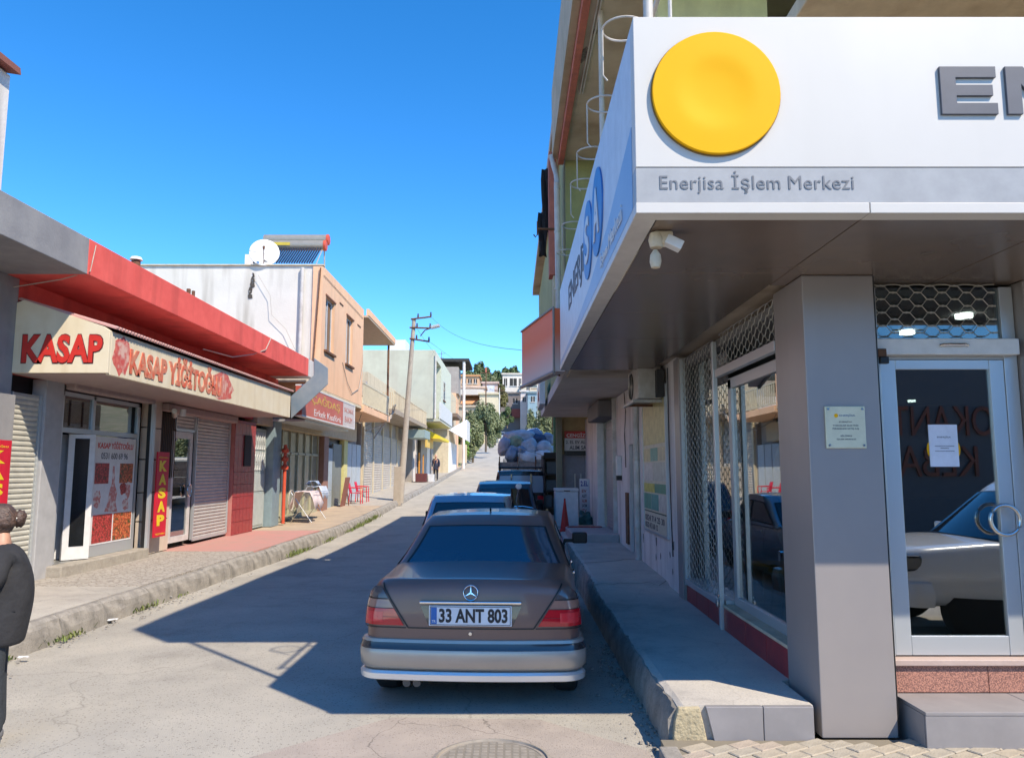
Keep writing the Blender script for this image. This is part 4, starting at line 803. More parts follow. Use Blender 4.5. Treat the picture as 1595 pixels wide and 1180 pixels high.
box('balcony_door', darkglass, -7.19, -7.15, 30.6, 31.6, 4.4, 6.7, pk); box('balcony_window', darkglass, -7.19, -7.15, 33, 34.5, 5.3, 6.7, pk)
MB().cyl((-5.82, 35.6, 4.35), (-5.82, 35.6, 7.7), .05).build('corner_post', rust, pk)
bar = box('balcony_rail', M('ivory railing', (.62, .57, .42), .6), -5.80, -5.76, 29.41, 35.8, 5.20, 5.25, pk)
for k in range(27): box('baluster', bar.data.materials[0], -5.795, -5.765, 29.5 + k * .235, 29.58 + k * .235, 4.45, 5.199, bar)
box('bottom_rail', bar.data.materials[0], -5.80, -5.76, 29.41, 35.8, 4.40, 4.449, bar)
for k in range(5): box('baluster', bar.data.materials[0], -7.1 + k * .27, -7.02 + k * .27, 35.76, 35.79, 4.35, 5.25, bar)
def win(par, x, y0, y1, z0, z1, frame=sdv, mull=1, sill=True, depth=.10, shutter_=None, face=1):
    """A window in a wall facing +X at x: reveal, frame bars, pane, sill."""
    w_ = box('window', M('reveal', (.10, .09, .08), .9) if 'reveal' not in bpy.data.materials else bpy.data.materials['reveal'], x - .02, x + .004, y0, y1, z0, z1, par)
    for (a, b_, c_, d_) in ((y0, y0 + .06, z0, z1), (y1 - .06, y1, z0, z1), (y0 + .06, y1 - .06, z0, z0 + .06), (y0 + .06, y1 - .06, z1 - .06, z1)) + tuple((y0 + (y1 - y0) * k / (mull + 1) - .03, y0 + (y1 - y0) * k / (mull + 1) + .03, z0 + .06, z1 - .06) for k in range(1, mull + 1)): box('frame', frame, x + .005, x + .035, a, b_, c_, d_, w_)
    box('pane', darkglass, x + .006, x + .014, y0 + .06, y1 - .06, z0 + .06, z1 - .06, w_)
    if sill: box('sill', rust, x + .005, x + .09, y0 - .08, y1 + .08, z0 - .07, z0 - .005, w_)
    return w_
# recessed street windows: opening frame proud of the wall
for (a, b_) in ((23.35, 24.55), (26.35, 27.45)):
    w_ = win(pk, -5.93, a, b_, 5.55, 7.25, mull=1, sill=False)
    box('sill', rust, -5.89, -5.72, a - .08, b_ + .08, 5.48, 5.545, w_); box('lintel', M('brown lintel', (.28, .12, .07), .8), -5.89, -5.77, a - .05, b_ + .1, 7.255, 7.30, w_); box('curtain', M('net curtain', (.50, .50, .48), .8), -5.9155, -5.915, a + .1, a + (b_ - a) * .42, 5.62, 7.15, w_)
box('wall_vent', rust, -5.795, -5.78, 25.2, 25.75, 7.42, 7.46, pk); box('wall_vent', rust, -5.795, -5.78, 28.2, 28.8, 7.25, 7.29, pk)
cable('facade_cable', 'loose grey cable looping down the peach front between the windows', [(-5.78, 25.8, 5.5), (-5.77, 26.6, 4.9), (-5.76, 27.4, 4.6), (-5.76, 28.6, 4.9), (-5.77, 29.3, 5.9)], .012, wirepale)
cable('facade_cable', 'thin cable along the top of the peach front', [(-5.78, 22.95, 7.8), (-5.78, 26, 7.75), (-5.78, 29.2, 7.7)], .009, wirepale)
cable('wall_cable', 'wavy antenna cable hanging down the white side wall from the dish', [(W(402, 428, 22.8)), (W(421, 460, 22.8)), (W(423, 490, 22.8)), (W(445, 512, 22.8)), (W(460, 545, 22.8))], .007, wirepale)
bf = M('black bird stain', (.08, .07, .06), .95)
mb = MB(); q = random.Random(4)
for k in range(9):
    c_ = W(396 - k * 1.0 + q.uniform(-2, 2), 428 + k * 4.2, 22.905); mb.obox(c_, (q.uniform(.02, .07), 0, q.uniform(-.05, .05)), (0, .006, 0), (q.uniform(-.02, .02), 0, .06))
mb.build('dark_stain', bf, pk)
# ac units on the balcony brackets
for (y, z, lb) in ((29.75, 6.4, 'grey outdoor air conditioner high on the peach building balcony'), (31.2, 4.9, 'outdoor air conditioner low behind the balcony railing')):
    t = thing('air_conditioner', lb, 'air conditioner', (-6.6, y, z)); box('casing', acm, -6.7, -6.0, y, y + .3, z, z + .6, t, bevel=.01); box('fan_grille', black, -6.6, -6.2, y - .012, y - .001, z + .1, z + .5, t)
    MB().tube([(-6.9, y + .15, z - .02), (-5.9, y + .15, z - .02), (-5.9, y + .15, z - .5)], .015, 5).build('bracket', rust, t)
# satellite dish and solar water heater
dt = thing('satellite_dish', 'round white satellite dish on the roof edge of the white side wall', 'satellite dish', (-7.6, 23.0, 8.1))
dc = W(412, 395, 23.0); vs = []; dish = MB(); nrm = Vector((.25, -.95, .2)).normalized(); u = nrm.cross(Vector((0, 0, 1))).normalized(); w_ = u.cross(nrm)
rows = []
for i in range(9):
    r_ = .45 * i / 8; rows.append([dc + (u * math.cos(a) + w_ * math.sin(a)) * r_ + nrm * (r_ * r_ * .35) for a in [k * PI / 16 for k in range(33)]])
dish.grid(rows); o = dish.build('reflector', M('white dish', (.78, .78, .76), .35), dt, smooth=True); md = o.modifiers.new('t', 'SOLIDIFY'); md.thickness = .012
MB().tube([dc - w_ * .42, dc + nrm * .45 - w_ * .05], .014, 6).lathe([(0, -.05), (.03, -.05), (.04, .05), (0, .05)], tuple(dc + nrm * .45 - w_ * .03)).build('feed_arm', rust, dt); MB().tube([dc + Vector((0, .05, 0)), dc + Vector((.02, .15, -.2)), (dc.x, 23.1, 8.1)], .03, 8).build('mast', rust, dt)
MB().tube([(dc.x - .15, 23.0, 8.1), (dc.x + .05, 22.9, 8.25), (dc.x + .3, 23.05, 8.1)], .03).build('foot', greypaint, dt)
bx = thing('roof_tank', 'small white box on the roof left of the satellite dish', 'tank', (-8.2, 23.6, 8.1)); a, b_ = W(381, 412, 23.6), W(398, 396, 23.6); box('box', whitepl, a.x, b_.x, 23.6, 24.0, 8.05, b_.z, bx)
sh_ = thing('solar_heater', 'solar water heater with rows of black vacuum tubes and orange end caps', 'solar water heater', (-7.2, 24.6, 8.1))
a, b_ = W(412, 380, 24.6), W(512, 380, 24.6); tz = a.z; orange = M('orange plastic cap', (.62, .09, .04), .5); tubeM = M('black glass tube', (.02, .03, .06), .15)
alum = M('tank sheet', (.40, .36, .30), .4, metal=.4)
for dz, dy in ((.14, 0), (-.16, -.35)):
    MB().cyl((a.x, 24.6 + dy, tz + dz), (b_.x, 24.6 + dy, tz + dz), .17, 20).build('tank', alum, sh_, smooth=True)
    MB().lathe([(0, .03), (.15, .02), (.18, 0), (.18, -.06)], (b_.x, 24.6 + dy, tz + dz), 'x', 20).build('end_cap', orange, sh_)
box('label_plate', M('label yellow', (.6, .45, .05), .5), a.x + .3, a.x + 1.0, 24.06, 24.075, tz - .2, tz - .1, sh_)
mb = MB()
for k in range(24): x = a.x + .15 + k * (b_.x - a.x - .3) / 23; mb.cyl((x, 24.2, tz - .25), (x - .05, 23.35, 8.3), .028, 8)
mb.build('vacuum_tubes', tubeM, sh_, kind='stuff')
for x in (a.x + .1, b_.x - .1): MB().cyl((x, 24.4, tz), (x, 24.6, 8.1), .025).cyl((x, 24.3, tz - .2), (x, 23.3, 8.12), .02).build('stand', galv, sh_)
# ground floor below the peach building
gf = M('dull plaster', (.36, .33, .30), .9, col2=(.3, .27, .25), scale=3, bump=.3)  # dull plaster tone with darker random mottling
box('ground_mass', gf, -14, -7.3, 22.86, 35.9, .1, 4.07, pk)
box('ground_soffit', creamwall, -7.29, -5.8, 22.9, 29.39, 4.2, 4.29, pk)
box('shop_fascia', M('beige fascia', (.52, .42, .28), .8), -7.29, -6.9, 20.7, 34, 3.1, 3.9, pk)
# blue grey metal door with scrolls
md_ = box('metal_door', M('green grey metal door', (.40, .45, .43), .5), -7.12, -7.06, 20.75, 22.0, .28, 3.0, pk)
for (z0, z1) in ((.35, 1.2), (1.28, 1.75), (1.85, 2.35), (2.42, 2.9)): box('door_panel', M('green grey metal door', (.46, .50, .48), .5), -7.058, -7.045, 20.85, 21.9, z0, z1, md_)
mb = MB()
for (z0, z1) in ((1.85, 2.35), (2.42, 2.9)):
    for k in range(5): mb.tube([(-7.03, 21.0 + k * .19 + .05 * math.sin(t * PI / 3), z0 + (z1 - z0) * t / 8) for t in range(9)], .009, 5)
mb.build('scrollwork', white, md_, kind='stuff')
box('blue_pilaster', M('blue grey pilaster', (.22, .30, .34), .6), -7.25, -6.85, 22.05, 22.75, .25, 3.4, pk, bevel=.01)
# glazed shopfront of the hairdresser
fcol = M('yellow green painted frame', (.45, .43, .30), .6)
hw = box('shop_window', fcol, -7.2, -7.12, 22.9, 28.3, .28, .45, pk)
for k in range(7): box('mullion', fcol, -7.2, -7.12, 22.9 + k * .88, 22.98 + k * .88, .451, 3.09, hw)
box('transom', fcol, -7.2, -7.12, 22.9, 28.3, 2.35, 2.43, hw); box('pane', M('mottled dusty glass', (.16, .17, .13), .15, col2=(.28, .28, .22), scale=1.5), -7.18, -7.17, 22.9, 28.3, .45, 3.09, hw)  # opaque dusty pane with paler random mottling
box('brown_column', M('brown tiles', (.30, .16, .12), .7), -7.2, -6.95, 28.4, 29.1, .25, 3.3, pk)
box('blue_door', M('pale blue metal door', (.36, .43, .48), .6), -7.15, -7.08, 29.2, 30.3, .25, 2.7, pk); box('green_shutter', M('green grey panel', (.20, .22, .20), .6), -7.15, -7.08, 30.4, 31.9, .25, 2.9, pk); box('yellow_strip', M('pale yellow paint', (.62, .58, .25), .8), -7.2, -7.0, 32.0, 32.7, .25, 3.4, pk)
for k in range(3): box('blue_shutter', M('white blue shutter', (.45, .50, .54), .6), -7.15, -7.06, 32.9 + k, 33.8 + k, .3, 3.0, pk)
# hairdresser sign
hs = thing('hairdresser_sign', 'red hairdresser sign with faded yellow lettering under the peach building', 'sign', (-5.75, 24.5, 3.3))
box('panel', M('sign brick red', (.46, .09, .06), .5, col2=(.52, .14, .08), scale=1.5), -5.95, -5.76, 20.9, 26.0, 3.36, 4.16, hs); box('white_panel', M('faded poster', (.62, .55, .52), .5), -5.95, -5.762, 26.01, 27.9, 3.36, 4.16, hs)
for (a, b_, c_, d_) in ((20.9, 27.95, 4.161, 4.2), (20.9, 27.95, 3.32, 3.359), (27.9, 27.95, 3.36, 4.16)): box('frame', white, -5.96, -5.75, a, b_, c_, d_, hs)
text('ÇAĞDAŞ', 'lettering', M('faded gold lettering', (.62, .38, .06), .5), hs, (-5.76, 21.9, 3.72), 3.6, .36, right=UP, depth=.006, bold=.01)
text('Erkek Kuaförü', 'lettering', white, hs, (-5.76, 22.2, 3.42), 3.5, .2, right=UP, depth=.004)
text('SAÇ SAKAL', 'lettering', redtrim, hs, (-5.762, 26.2, 3.8), 1.5, .2, right=UP, depth=.004); text('BAKIM', 'lettering', redtrim, hs, (-5.762, 26.3, 3.5), 1.2, .2, right=UP, depth=.004)
box('soffit_lamp', alu, -7.1, -5.97, 22, 27.9, 3.25, 3.31, hs)
# fire hose reel / gas bottles stand beside the pilaster
hr = thing('orange_stand', 'rusty orange gas pipe stand with coiled hose by the shop window', 'stand', (-6.75, 22.6, .3))
MB().cyl((-6.72, 22.75, .3), (-6.72, 22.75, 2.6), .05).build('pole', orange, hr)
for z in (1.85, 2.1, 2.35): MB().lathe([(0, 0), (.10, .02), (.11, .1), (.06, .16), (0, .17)], (-6.72, 22.75, z), n=12).build('fitting', orange, hr)
MB().tube([(-6.6, 23.1 + .28 * math.cos(a), .95 + .3 * math.sin(a)) for a in [k * PI / 9 for k in range(18)]], .02, 6, True).build('coiled_hose', wirepale, hr)
# drying rack with laundry
dk2 = thing('drying_rack', 'folding metal drying rack standing before the hairdresser window', 'drying rack', (-6.4, 24.4, .28))
mb = MB(); zb = lz(24.5) + .01
for y in (23.6, 25.4): mb.cyl((-6.75, y, zb), (-6.1, y, zb + .9), .012, 6).cyl((-6.1, y, zb), (-6.75, y, zb + .9), .012, 6)
for x in (-6.8, -6.6, -6.4, -6.2, -6.0): mb.cyl((x, 23.5, zb + .92), (x, 25.6, zb + .92), .008, 5)
mb.build('frame', steel, dk2)
def cloth(name, lab, mat, x0, x1, y0, y1, ztop, drop, sd):
    rows = []
    for i in range(13):
        t = i / 12; rows.append([(x0 + (x1 - x0) * j / 9 + .02 * math.sin(3 * t + j), (y0 + .05) + (y1 - y0) * t if False else y0 + (y1 - y0) * t, ztop + .015 + .012 * math.sin(j * 1.7 + i + sd) - (0 if 1 < j < 8 else drop * (1 if j in (0, 9) else .45) * (.85 + .15 * math.sin(i * .9 + sd)))) for j in range(10)])
    o = MB().grid(rows).build(name, mat, None, smooth=True, label=lab, category='laundry'); s_ = o.modifiers.new('t', 'SOLIDIFY'); s_.thickness = .008; rebase(o, ((x0 + x1) / 2, (y0 + y1) / 2, ztop)); return o
cloth('towel', 'white patterned sheet draped over the near end of the drying rack', M('white cloth', (.72, .66, .66), .9, col2=(.66, .5, .52), scale=14), -6.75, -5.95, 23.35, 24.5, zb + .92, .55, 0)
cloth('towel', 'pale blue towels over the far end of the drying rack', M('blue cloth', (.42, .50, .66), .9, col2=(.6, .64, .7), scale=6), -6.7, -6.0, 24.55, 25.6, zb + 1.05, .4, 2)
cloth('towel', 'small folded blue towel on top of the drying rack', M('blue cloth', (.35, .44, .62), .9), -6.6, -6.2, 24.6, 25.1, zb + 1.22, .12, 4)
# red plastic chairs
rch = M('red plastic', (.60, .02, .05), .35)
def red_chair(x, y, lab):
    z = lz(y) + .01; t = thing('plastic_chair', lab, 'chair', (x, y, z), 'red plastic garden chairs')
    MB().grid([[(x + .22 - i * .075, y - .2 + j * .1, z + .44 - .012 * math.sin(i) * (abs(j - 2) < 2)) for j in range(5)] for i in range(7)]).build('seat', rch, t).modifiers.new('t', 'SOLIDIFY').thickness = .015
    MB().grid([[(x - .22 - .10 * s / 4 + .05 * math.cos((j - 2) * .8), y - .2 + j * .1, z + .44 + s * .10) for j in range(5)] for s in range(5)]).build('backrest', rch, t).modifiers.new('t', 'SOLIDIFY').thickness = .015
    for dy in (-.24, .24): MB().tube([(x + .22, y + dy, z + .44), (x + .22, y + dy, z + .64), (x - .25, y + dy, z + .66)], .022, 6).build('armrest', rch, t)
    for dx in (-.22, .22):
        for dy in (-.2, .2): MB().cyl((x + dx * 1.1, y + dy * 1.1, z), (x + dx, y + dy, z + .44), .02, 6).build('leg', rch, t)
red_chair(-6.45, 31.9, 'red plastic armchair nearer to the brown board'); red_chair(-6.4, 33.0, 'red plastic armchair farther along, by the yellow strip')
bb = thing('brown_folding_table', 'brown wooden board leaning beside the red plastic chairs', 'board', (-6.6, 30.5, .3)); MB().obox((-6.62, 30.6, .95), (.02, .32, 0), (.10, 0, .62), (.012, 0, -.003)).build('board', M('brown wood', (.26, .10, .07), .6), bb); MB().cyl((-6.5, 30.9, .3), (-6.6, 30.9, 1.0), .02).build('prop', rust, bb)

# ============================================================ terrace building and grey green building, left
tb_ = thing('terrace_building', 'plain building with grey shuttered garages and a railed roof terrace', 'building', (-7, 36.5, .6))
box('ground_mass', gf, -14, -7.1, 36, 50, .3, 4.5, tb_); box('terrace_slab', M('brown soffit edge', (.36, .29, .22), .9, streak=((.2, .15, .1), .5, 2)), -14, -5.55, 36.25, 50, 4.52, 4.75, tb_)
box('terrace_wall', creamwall, -14, -7.6, 40, 50, 4.76, 7.0, tb_)
tr = box('terrace_railing', creamwall, -5.62, -5.58, 36.3, 49.9, 5.55, 5.6, tb_)
for k in range(44): box('baluster', creamwall, -5.62, -5.585, 36.4 + k * .31, 36.5 + k * .31, 4.76, 5.549, tr)
for k in range(18): box('baluster', creamwall, -7.6 + k * .11, -7.55 + k * .11, 36.3, 36.33, 4.76, 5.55, tr)
for k, (a, b_) in enumerate(((36.4, 38.6), (39.0, 41.4), (41.8, 44.2), (44.6, 46.6), (47.0, 49.2))): shutter(tb_, -7.05, a, b_, lz(a) + .05, 3.7, M('beige shutter', (.50, .45, .38), .6, col2=(.42, .36, .30), scale=2), pitch=.12, housing=False)
for k, y in enumerate((36.1, 38.7, 41.5, 44.3, 46.7, 49.3)): box('pier', creamwall, -7.1, -6.98, y, y + .25, .4, 4.5, tb_)
MB().tube([(-5.5, 35.9, 4.9), (-5.6, 36.1, 4.6), (-6.0, 35.6, 3.9), (-6.3, 35.0, 3.3)], .04, 8).build('hanging_hose', wirepale, tb_); MB().tube([(-5.6, 36.0, 4.9), (-5.7, 36.0, 4.3), (-6.1, 34.8, 3.8), (-6.5, 34, 3.6)], .03, 8).build('hanging_hose', wirepale, tb_)
gg = thing('grey_green_building', 'pale grey green two-storey building with a dark recessed balcony', 'building', (-5.1, 50, 1))
ggm = M('pale green grey render', (.50, .51, .42), .9, col2=(.44, .44, .36), scale=1, streak=((.38, .34, .28), .5, 1)); gwl = M('pale mint render', (.58, .62, .52), .9)
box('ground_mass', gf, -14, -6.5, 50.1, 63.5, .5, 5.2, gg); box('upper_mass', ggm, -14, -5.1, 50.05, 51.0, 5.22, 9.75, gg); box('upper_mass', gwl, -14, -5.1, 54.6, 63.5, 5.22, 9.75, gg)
box('recess_mass', gf, -14, -6.4, 51.01, 54.59, 5.22, 9.2, gg); box('recess_lintel', gwl, -14, -5.1, 51.01, 54.59, 9.21, 9.75, gg); box('balcony_slab', ggm, -6.4, -4.75, 50.2, 60, 5.05, 5.21, gg); box('balcony_parapet', M('white grey panel', (.60, .62, .62), .8), -4.8, -4.7, 50.2, 60, 5.22, 6.3, gg)
win(gg, -5.095, 56.2, 57.8, 7.0, 8.4, mull=0); win(gg, -6.39, 51.8, 53.4, 6.2, 8.2, mull=1, sill=False)
MB().cyl((-5.05, 50.0, 5.2), (-5.05, 50.0, 9.4), .06).build('rain_pipe', pvc, gg)
for k, (a, b_) in enumerate(((50.6, 52.0), (52.6, 54.0), (58, 60), (60.6, 62.6))): box('shop_door', (whitepl, dark, white, gf)[k], -6.5, -6.42, a, b_, lz(a), 3.9, gg)
box('teal_awning', M('grey teal awning', (.28, .36, .34), .7), -6.45, -5.3, 46.5, 49.5, 3.8, 4.3, gg)
box('roof_box', white, -8.4, -7.2, 51, 53, 9.76, 10.6, gg)
MB().tube([(-5.6, 60, 9.76), (-5.6, 60, 11.2)], .02).tube([(-5.9, 60, 11), (-5.3, 60, 11.05)], .015).tube([(-5.8, 60, 10.7), (-5.4, 60, 10.7)], .015).build('tv_aerial', rust, gg)
ys_ = M('yellow sign sheet', (.80, .62, .03), .5)
t = thing('yellow_awning', 'bright yellow slanting awning over the shop on the left pavement', 'awning', (-5.3, 54, 4)); MB().prism([(-6.4, 52, 4.9), (-4.9, 52, 4.15), (-4.9, 52, 3.95), (-6.4, 52, 4.1)], (0, 7.5, 0)).build('panel', ys_, t)
t = thing('yellow_fascia', 'pale yellow fascia board below the bright yellow awning', 'sign', (-5.6, 51, 3.4)); box('panel', M('amber sheet', (.74, .50, .12), .5), -5.7, -5.6, 50.3, 54.5, 3.35, 4.0, t)
t = thing('orange_banner', 'orange upright banners by the yellow shop door', 'banner', (-6, 51.5, 1.2)); MB().box(-6.2, -6.15, 51, 51.4, 1.2, 3.0).box(-6.0, -5.95, 51.6, 51.9, 1.2, 2.9).build('panel', M('orange cloth', (.66, .28, .03), .6), t)
t = thing('crate_stack', 'dark crate and small white box on the pavement by the yellow shop', 'crate', (-5.7, 50.2, 1.1)); box('crate', M('dark red crate', (.12, .03, .03), .6), -6.2, -5.5, 49.4, 50.2, lz(50) , lz(50) + .55, t, bevel=.02); box('white_box', white, -5.4, -5.05, 49.8, 50.2, lz(50), lz(50) + .5, t)
t = thing('white_awning_house', 'next house with a white triangular awning panel and brown porch roof', 'building', (-5.1, 64, 1.5))
box('wall', creamwall, -14, -5.3, 63.8, 72, .8, 8.6, t); MB().prism([(-5.3, 63.9, 5.2), (-3.9, 66, 6.2), (-3.9, 66, 4.4)], (0, 5, 0)).build('awning_panel', white, t); box('porch_roof', M('brown porch', (.20, .14, .11), .8), -5.3, -4.6, 64, 69, 6.3, 6.6, t); win(t, -5.295, 65, 67, 3.0, 4.2, mull=0)
box('ground_wall', whitepl, -5.3, -5.2, 64, 71.9, 1.2, 4.2, t)
t = thing('roof_shelter_house', 'tan house with a dark flat shelter roof on a tall post', 'building', (-5.5, 74, 1.5)); box('wall', peach, -14, -5.4, 73, 77, 1, 9.2, t); box('shelter_roof', dark, -8.5, -4.2, 74, 81, 12.4, 12.7, t); MB().cyl((-4.7, 74.2, 2), (-4.7, 74.2, 12.4), .14).build('post', whitepl, t); box('loft', gf, -8, -5.2, 73.5, 77, 9.21, 11.8, t)
# utility pole
up = thing('utility_pole', 'leaning pale utility pole with cross arms and a street lamp', 'utility pole', (-4.93, 34, .5))
pA = Vector((-4.93, 34, lz(34) - .1)); pB = W(645, 497, 34)
MB().tube([pA, pA + Vector((.01, 0, .05)), pB], [.16, .155, .085], 14).build('pole', M('weathered concrete pole', (.42, .37, .30), .9, col2=(.34, .29, .24), scale=5), up, smooth=True)
MB().obox(pA.lerp(pB, .1) + Vector((-.14, -.1, -.1)), (.16, 0, 0), (0, .15, 0), (.01, 0, .85)).build('concrete_stub', M('concrete stub', (.42, .36, .29), .9), up, bevel=.01)
for i, (x0_, y0_, x1_, y1_) in enumerate(((640, 497, 672, 493), (638, 510, 671, 511), (638, 527, 669, 532))):
    a, b_ = W(x0_, y0_, 33.9), W(x1_, y1_, 33.9); MB().tube([a, b_], .04, 6).build('cross_arm', rust, up)
    for tt in (.35, .97): q_ = a.lerp(b_, tt); MB().lathe([(0, -.08), (.035, -.06), (.045, .02), (.03, .1), (.04, .14), (0, .16)], tuple(q_ + Vector((0, 0, .06))), n=10).build('insulator', M('brown porcelain', (.06, .04, .04), .3), up)
a, b_, c_ = W(655, 523, 33.9), W(662, 514, 33.7), W(674, 510, 33.6); MB().tube([a, b_, c_], .025, 6).build('lamp_arm', rust, up); MB().obox(W(678, 508.5, 33.6), (.2, 0, .05), (0, .13, 0), (-.015, 0, .06)).build('lamp_head', M('grey lamp head', (.45, .46, .46), .4), up, bevel=.03)
# wires
pt = W(671, 494, 33.9)
for i, (s, e, lab) in enumerate(((W(640, 497, 33.9), W(700, 570, 74), 'overhead wire from the pole running uphill'), (W(669, 532, 33.9), W(760, 585, 110), 'low overhead wire from the pole to the hillside')  )):
    cable('overhead_wire', lab, [s, e], .006, wire, sag=.35)
# ============================================================ vehicles
class Shell:
    """Car body or cabin: rings with rounded corners stacked over height, closed by a crowned top. +y is forwards."""
    def __init__(s, hw, yr, yf, Rc, bow, zb, top, crown, levels, taper=lambda y: 1.0):
        s.hw, s.yr, s.yf, s.Rc, s.bow, s.zb, s.top, s.crown, s.levels, s.taper = hw, yr, yf, Rc, bow, zb, top, crown, levels, taper
    def z(s, t, x, y):
        zt = s.top(y) + s.crown * (1 - min(1, abs(x) / s.hw(1)) ** 2); return s.zb(y) + (zt - s.zb(y)) * t
    def plan(s, t, d):                                            # point at arc distance d from the rear centre: x, y, normal
        h, Rc = s.hw(t), s.Rc; a0 = h - Rc; y0 = s.yr(t)
        if d <= a0: k = d / a0; return d, y0 + s.bow * k * k, (0, -1)
        d -= a0
        if d <= Rc * PI / 2: a = d / Rc; return a0 + Rc * math.sin(a), y0 + s.bow + Rc * (1 - math.cos(a)), (math.sin(a), -math.cos(a))
        d -= Rc * PI / 2; y = y0 + s.bow + Rc + d; return h * s.taper(y), y, (1, 0)
    def half(s, t):
        h, Rc = s.hw(t), s.Rc; P = []
        for k in range(7): q = (h - Rc) * k / 7; P.append((q, s.yr(t) + s.bow * (k / 7) ** 2))
        for k in range(7): a = PI / 2 * k / 6; P.append((h - Rc + Rc * math.sin(a), s.yr(t) + s.bow + Rc * (1 - math.cos(a))))
        ya, yb = P[-1][1], s.yf(t) - s.bow * 1.5 - Rc * 1.3
        for k in range(1, 40): P.append((h, ya + (yb - ya) * k / 40))
        for k in range(7): a = PI / 2 * k / 6; P.append((h - Rc + Rc * math.cos(a), yb + Rc * 1.3 * math.sin(a)))
        for k in range(1, 8): q = (h - Rc) * (1 - k / 7); P.append((q, s.yf(t) - s.bow * 1.5 * (1 - k / 7) ** 2))
        P = [(x * s.taper(y) if x > .3 else x, y) for x, y in P]
        return [(x, y, s.z(t, x, y)) for x, y in P]
    def mesh(s, mb=None, m=8):
        mb = mb or MB(); V = []; F = []; N = None
        for t in s.levels:
            h = s.half(t); N = len(h); V += h + [(-x, y, z) for x, y, z in h[1:-1][::-1]]
        n = 2 * N - 2
        for L in range(len(s.levels) - 1):
            for i in range(n): F.append((L * n + i, L * n + (i + 1) % n, (L + 1) * n + (i + 1) % n, (L + 1) * n + i))
        F.append(tuple(range(n))[::-1])
        base = (len(s.levels) - 1) * n; rows = []
        for i in range(1, N - 1):
            xr, y, _ = V[base + i]; row = [base + i]
            for k in range(1, m): x = xr * (1 - 2 * k / m); V.append((x, y, s.z(1, x, y))); row.append(len(V) - 1)
            row.append(base + n - i); rows.append(row)
        for a, b_ in zip(rows, rows[1:]):
            for k in range(m): F.append((a[k], a[k + 1], b_[k + 1], b_[k]))
        for k in range(m): F.append((base, rows[0][k + 1], rows[0][k])); F.append((base + N - 1, rows[-1][k], rows[-1][k + 1]))
        return mb.add(V, F)
    def rear(s, d, z, off=0):                                     # on the rear and round the corner, at height z
        sg_ = -1 if d < 0 else 1; x, y, nn = 0, 0, (0, -1); t = .5
        for _ in range(3):
            x, y, nn = s.plan(t, abs(d)); zt = s.top(y) + s.crown * (1 - min(1, abs(x) / s.hw(1)) ** 2); t = min(1, max(0, (z - s.zb(y)) / (zt - s.zb(y))))
        return (sg_ * (x + nn[0] * off), y + nn[1] * off, z)
    def side(s, y, z, off=0, sgn=1):
        t = min(1, max(0, (z - s.zb(y)) / (s.top(y) - s.zb(y)))); return (sgn * (s.hw(t) * s.taper(y) + off), y, z)
def to_world(root): return root
def car_obj(mb, name, mat, root, **k):
    o = mb.build(name, mat, None, **k); o.parent = root; return o
def boolean_cut(o, cut):
    m = o.modifiers.new('b', 'BOOLEAN'); m.operation = 'DIFFERENCE'; m.solver = 'EXACT'; m.object = cut
    dg = bpy.context.evaluated_depsgraph_get(); dg.update(); me = bpy.data.meshes.new_from_object(o.evaluated_get(dg)); o.modifiers.remove(m); o.data = me; bpy.data.objects.remove(cut)
chrome = M('chrome', (.75, .75, .75), .12, metal=1); lens_red = M('red lens', (.55, .01, .02), .12, coat=.6); lens_amber = M('smoked amber lens', (.35, .19, .14), .12, coat=.5); lens_smoke = M('smoked lens', (.10, .085, .085), .1, coat=.6)
plateM = M('plate white', (.74, .76, .80), .35); tintg = M('tinted car glass', (.008, .010, .014), .03, spec=1.0, coat=.3); skyglass = M('sky blue mirror glass', (.035, .085, .125), .06, metal=.45, coat=.6); sealm = M('rubber seal', (.01, .01, .01), .5)  # sedan rear glass: blue of the reflected sky put into its base colour
def wheel(root, x, y, r, sgn, w=.2, rimcol=None):
    t = car_obj(MB().lathe([(r * .62, -w / 2), (r * .9, -w / 2), (r * .985, -w * .38), (r, -w * .2), (r, w * .2), (r * .985, w * .38), (r * .9, w / 2), (r * .62, w / 2)], (x, y, r), 'x', 36), 'wheel', rubber, root, smooth=True)
    mb = MB().lathe([(0, sgn * w * .30), (r * .18, sgn * w * .32), (r * .2, sgn * w * .2), (r * .55, sgn * w * .25), (r * .60, sgn * w * .42), (r * .64, sgn * w * .42), (r * .64, 0)], (x, y, r), 'x', 36)
    for k in range(8):
        a = k * PI / 4; mb.obox((x + sgn * w * .3, y + r * .38 * math.cos(a), r + r * .38 * math.sin(a)), (w * .06, 0, 0), (0, r * .2 * math.cos(a), r * .2 * math.sin(a)), (0, -r * .06 * math.sin(a), r * .06 * math.cos(a)))
    rim = mb.build('rim', rimcol or M('alloy rim', (.42, .42, .42), .35, metal=.8), None); rim.parent = t
    tr_ = MB()
    for k in range(4): tr_.lathe([(r * 1.002, -w * .33 + k * w * .2), (r * 1.003, -w * .27 + k * w * .2)], (x, y, r), 'x', 36)
    return t
